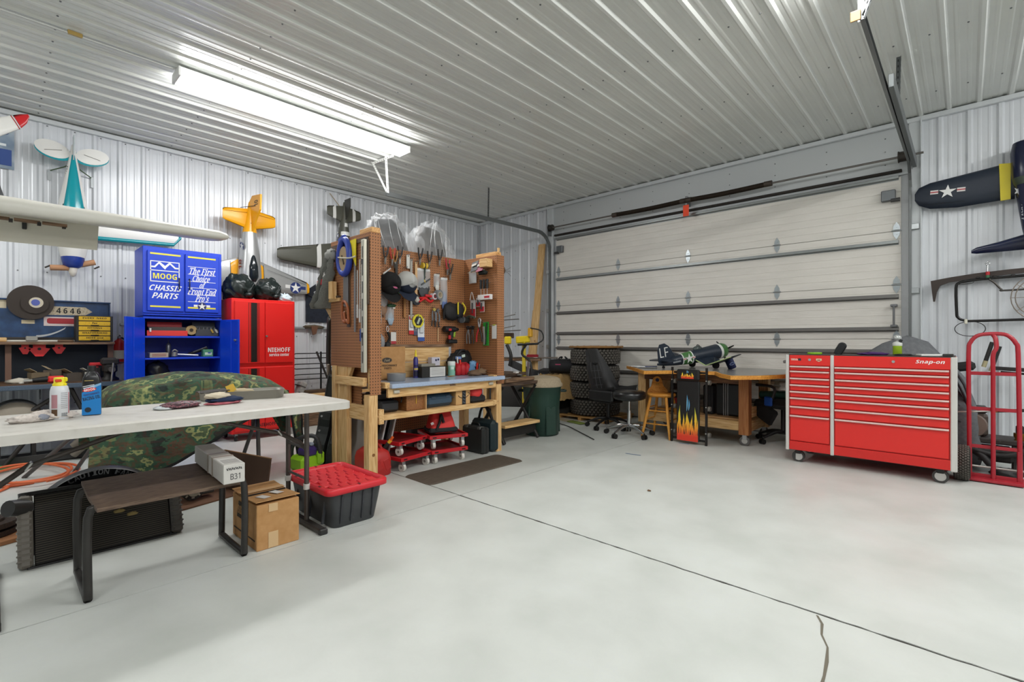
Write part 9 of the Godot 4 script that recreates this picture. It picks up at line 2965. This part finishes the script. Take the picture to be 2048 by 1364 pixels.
	P(lump(Vector3.ZERO, V(0.1, 0.05, 0.07), 0.4, 33, 18, 10), "flap", M("1d1b1b", 0.6), bt)
	tb(bt, "neck", M("1d1b1b", 0.6), [V(-0.08, 0.08, 0), V(-0.14, 0.16, -0.02), V(-0.2, 0.2, -0.05)], 0.03, 3, 8)
	# long pole with copper ferrule across behind the truck
	var po := T("long_pole", "long pole with black grip and copper ferrule laid behind the hand truck", "pole", V(7.35, 0.55, 0.95))
	tb(po, "rod", M("b3b0aa", 0.3, 0.7), [V(-0.02, 0.0, 0), V(0.24, 0.035, 0)], 0.008)
	tb(po, "ferrule", M("b07a33", 0.35, 0.7), [V(0.24, 0.035, 0), V(0.28, 0.04, 0)], 0.014)
	tb(po, "grip", M("1c1a19", 0.6), [V(0.28, 0.04, 0), V(0.7, 0.08, -0.1)], 0.014)
	tb(po, "stand_rod", M("3a3836", 0.6), [V(0.62, 0.07, -0.08), V(0.64, -0.55, -0.08)], 0.008)
	# hedge trimmer on the wall behind
	var tr := T("hedge_trimmer", "hedge trimmer with two upright black handles hung behind the hand truck", "hedge trimmer", V(7.62, 0.93, 0.4))
	for q in [[-0.05, 0.0], [-0.0, -0.04]]:
		tb(tr, "handle", M("181818", 0.45), [V(q[0], 0.08 + q[1], 0), V(q[0] + 0.045, 0.26 + q[1], 0)], 0.017, 0, 9)
		tb(tr, "ferrule", M("b9b08c", 0.35, 0.5), [V(q[0] - 0.015, 0.02 + q[1], 0), V(q[0], 0.08 + q[1], 0)], 0.018, 0, 9)
	bx(tr, "bar", M("1f1d1c", 0.5), V(0.22, 0.0, 0), V(0.42, 0.035, 0.03), 0.005, V(0, 0, -3))
	bx(tr, "blade", M("2d2b2a", 0.4, 0.5), V(0.25, -0.04, 0), V(0.4, 0.02, 0.02), 0.003, V(0, 0, -5))
	bx(tr, "housing", M("1a1a1a", 0.5), V(-0.2, 0.02, 0), V(0.16, 0.09, 0.1), 0.025, V(0, 0, 10))
	bx(tr, "motor", M("262424", 0.5), V(-0.36, 0.02, 0), V(0.1, 0.08, 0.08), 0.02)
	tb(tr, "wall_hook", M("8e9092", 0.35, 0.7), [V(0.0, 0.02, -0.4), V(0.0, 0.0, 0.0)], 0.006)
	# things hung on the back wall
	var dk := M("3a302b", 0.5, 0.2)
	var wf := T("windscreen_frame", "dark brown metal windscreen frame piece hung on the wall above hand truck", "car part", V(7.5, 1.62, 0.07))
	var b1 := B.new()
	b1.prism([Vector2(-0.345, 0.22), Vector2(-0.2, 0.245), Vector2(0.0, 0.27), Vector2(0.25, 0.288), Vector2(0.6, 0.3), Vector2(0.6, 0.255), Vector2(0.25, 0.24), Vector2(0.0, 0.222), Vector2(-0.2, 0.195), Vector2(-0.27, 0.165), Vector2(-0.295, 0.1), Vector2(-0.31, 0.0), Vector2(-0.325, 0.0)], -0.02, 0.02)
	P(b1, "frame", dk, wf)
	for x in [0.02, 0.14, 0.27]:
		bx(wf, "clip", M("1f1c1a", 0.5), V(x, 0.225, 0.01), V(0.03, 0.02, 0.03), 0.004)
	var wr := T("wrench_hook", "small chrome spanner with red grip holding the windscreen frame", "wrench", V(7.59, 1.83, 0.1))
	tb(wr, "shaft", M("c3c5c6", 0.2, 0.85), [V(0, 0.06, 0.02), V(0, 0.13, 0.01)], 0.009)
	tb(wr, "ring", M("c3c5c6", 0.2, 0.85), [V(0.016, 0.15, 0.01), V(0.0, 0.166, 0.01), V(-0.016, 0.15, 0.01), V(0.0, 0.134, 0.01)], 0.006, 3, 6, true)
	cy(wr, "red_grip", M("b3222a", 0.4), V(0, 0.03, 0.02), V(0, 0.065, 0.02), 0.016)
	cy(wr, "green_tip", M("2f6a45", 0.4), V(0, 0.005, 0.02), V(0, 0.03, 0.02), 0.015)
	var tf := T("bent_tubing", "black bent tube frame hung on the wall below the windscreen frame", "tube frame", V(7.55, 1.4, 0.08))
	tb(tf, "tube", M("201f1e", 0.35, 0.4), [V(0.9, 0.45, 0), V(0.1, 0.432, 0), V(-0.12, 0.415, 0), V(-0.175, 0.4, 0), V(-0.195, 0.35, 0), V(-0.19, 0.1, 0), V(-0.18, 0.045, 0), V(-0.13, 0.012, 0), V(0.0, 0.005, 0), V(0.9, 0.02, 0)], 0.0135, 3, 10)
	tb(tf, "inner_tube", M("4b4743", 0.35, 0.5), [V(0.05, 0.42, 0.02), V(0.09, 0.38, 0.02), V(0.14, 0.31, 0.02), V(0.19, 0.3, 0.02), V(0.9, 0.31, 0.02)], 0.009, 4, 8)
	tb(tf, "wire_clip", M("2a2a2a", 0.5), [V(-0.17, 0.385, 0.01), V(-0.08, 0.39, 0.015), V(-0.06, 0.405, 0.01)], 0.003, 3, 5)
	bx(tf, "white_tie", M("d8d5c4", 0.7), V(-0.12, 0.0, 0.012), V(0.025, 0.05, 0.02), 0.006)
	var cl := T("cable_loop", "thin black cable loop tied to the tube frame by hand truck", "cable", V(7.45, 1.32, 0.09))
	var lp := []
	for i in 28:
		var a := TAU * i / 28
		lp.append(V(cos(a) * 0.115 + 0.01, sin(a) * 0.075 + 0.005, 0.005 * sin(a * 2)))
	tb(cl, "loop", M("1c1c1c", 0.5), lp, 0.004, 0, 6, true)
	var fg := T("fan_cage", "oval wire fan cage with tan motor hung at the right edge", "fan", V(7.95, 1.62, 0.12))
	for r in [0.2, 0.17, 0.1]:
		var p := []
		for i in 26:
			var a := TAU * i / 26
			p.append(V(cos(a) * r, 0.0 + sin(a) * r * 1.1, 0.03))
		tb(fg, "ring", M("8f857b", 0.35, 0.6), p, 0.005, 0, 6, true)
	for i in 10:
		var a := TAU * i / 10
		tb(fg, "spoke", M("8f857b", 0.35, 0.6), [V(cos(a) * 0.06, sin(a) * 0.066, 0.035), V(cos(a) * 0.2, sin(a) * 0.22, 0.03)], 0.003, 0, 5)
	cy(fg, "motor", M("6d5648", 0.5), V(0, 0, -0.08), V(0, 0, 0.03), 0.07)

	# the blue model on the back wall, nose up
	var w := T("model_aeroplane", "dark navy model fighter with stars hung nose up at the right edge", "model aeroplane", V(7.87, 1.98, 0.0), 0, "model aeroplanes hung on the walls")
	var nv := M("151c3a", 0.2)
	var flat_nv := M("1a2433", 0.45)
	var yel := M("d3c21f", 0.35)
	var wht := M("dcdedb", 0.4)
	var lo := func(called: String, m: Material, secs: Array) -> void:
		var b := B.new()
		P(b.loft(secs.map(func(s): return b.ring(V(0, s[0], s[3]), V(s[1], 0, 0), V(0, 0, s[2]), 20))), called, m, w)
	lo.call("body", nv, [[0.1, 0.01, 0.015, 0.15], [0.3, 0.045, 0.05, 0.15], [0.5, 0.07, 0.075, 0.15], [0.72, 0.095, 0.1, 0.15], [0.8, 0.115, 0.115, 0.15], [1.05, 0.125, 0.125, 0.15], [1.13, 0.11, 0.11, 0.15]])
	lo.call("olive_panel", M("3e4a3c", 0.4), [[0.72, 0.098, 0.102, 0.153], [0.79, 0.115, 0.116, 0.152]])
	lo.call("yellow_tail_tip", yel, [[0.22, 0.018, 0.022, 0.19], [0.3, 0.026, 0.026, 0.185], [0.36, 0.014, 0.02, 0.19]])
	for s in [-1, 1]:
		var wr2 := []
		for q in [[0.09, 0.95, 0.61, 0.1, 0.03], [0.2, 0.965, 0.615, 0.1, 0.03], [0.5, 0.93, 0.605, 0.1, 0.024], [0.72, 0.905, 0.63, 0.1, 0.018], [0.81, 0.87, 0.68, 0.1, 0.01], [0.845, 0.81, 0.74, 0.1, 0.004]]:
			var rg := []
			for k in [[0.0, 0.0], [0.06, 0.6], [0.3, 1.0], [0.7, 0.6], [1.0, 0.05], [1.0, -0.05], [0.7, -0.4], [0.3, -0.6], [0.06, -0.4]]:
				rg.append(V(s * q[0], lerpf(q[1], q[2], k[0]), q[3] + k[1] * q[4]))
			wr2.append(rg)
		P(B.new().loft(wr2), "wing", flat_nv, w)
		var yb := B.new()
		yb.prism([Vector2(s * 0.12, 0.61), Vector2(s * 0.19, 0.605), Vector2(s * 0.2, 0.972), Vector2(s * 0.12, 0.96)], 0.115, 0.135)
		P(yb, "yellow_band", yel, w)
		insignia(w, Transform3D(Basis(Vector3.BACK, 0.06 * s), V(s * 0.58, 0.78, 0.1245)), 0.075, "1a2433", ["d9d5d2", "d9d5d2", "b03b40"], false)
		tb(w, "aileron_gap", M("0e1420", 0.6), [V(s * 0.45, 0.66, 0.119), V(s * 0.78, 0.68, 0.115)], 0.002, 0, 4)
		var tr2 := []
		for q in [[0.02, 0.25, 0.1], [0.2, 0.2, 0.1], [0.36, 0.165, 0.1], [0.4, 0.14, 0.11]]:
			var rg := []
			for k in [[0.0, 0.0], [0.1, 0.7], [0.4, 1.0], [1.0, 0.1], [1.0, -0.1], [0.4, -0.6]]:
				rg.append(V(s * q[0], lerpf(q[1], q[2], k[0]), 0.15 + k[1] * 0.02))
			tr2.append(rg)
		P(B.new().loft(tr2), "tailplane", nv, w)
	var fb := B.new()
	fb.t = Transform3D(Basis(Vector3(0, 0, 1), Vector3(0, 1, 0), Vector3(-1, 0, 0)), Vector3.ZERO)
	fb.prism([Vector2(0.15, 0.42), Vector2(0.25, 0.3), Vector2(0.3, 0.18), Vector2(0.26, 0.06), Vector2(0.15, 0.05)], -0.008, 0.008)
	P(fb, "fin", nv, w)
	var side := Transform3D(Basis(Vector3(0, -1, 0), Vector3(0.75, 0, 0.66).cross(Vector3(0, -1, 0)) * 1.0, Vector3(-0.66, 0, 0.75)), V(-0.05, 0.5, 0.2))
	txt(w, "NAVY", 0.15, 0.035, M("b9bcc2", 0.5), side.translated(V(0.012, -0.05, 0.0)), "Droid Sans", true, 0.006)
	pl(w, "star", wht, star(0.045), side.translated(V(-0.02, 0.16, 0.005)), 0.008)
	tb(w, "hanging_wire", M("55565a", 0.5, 0.5), [V(0.0, 1.1, 0.12), V(0, 1.2, 0.0)], 0.004)
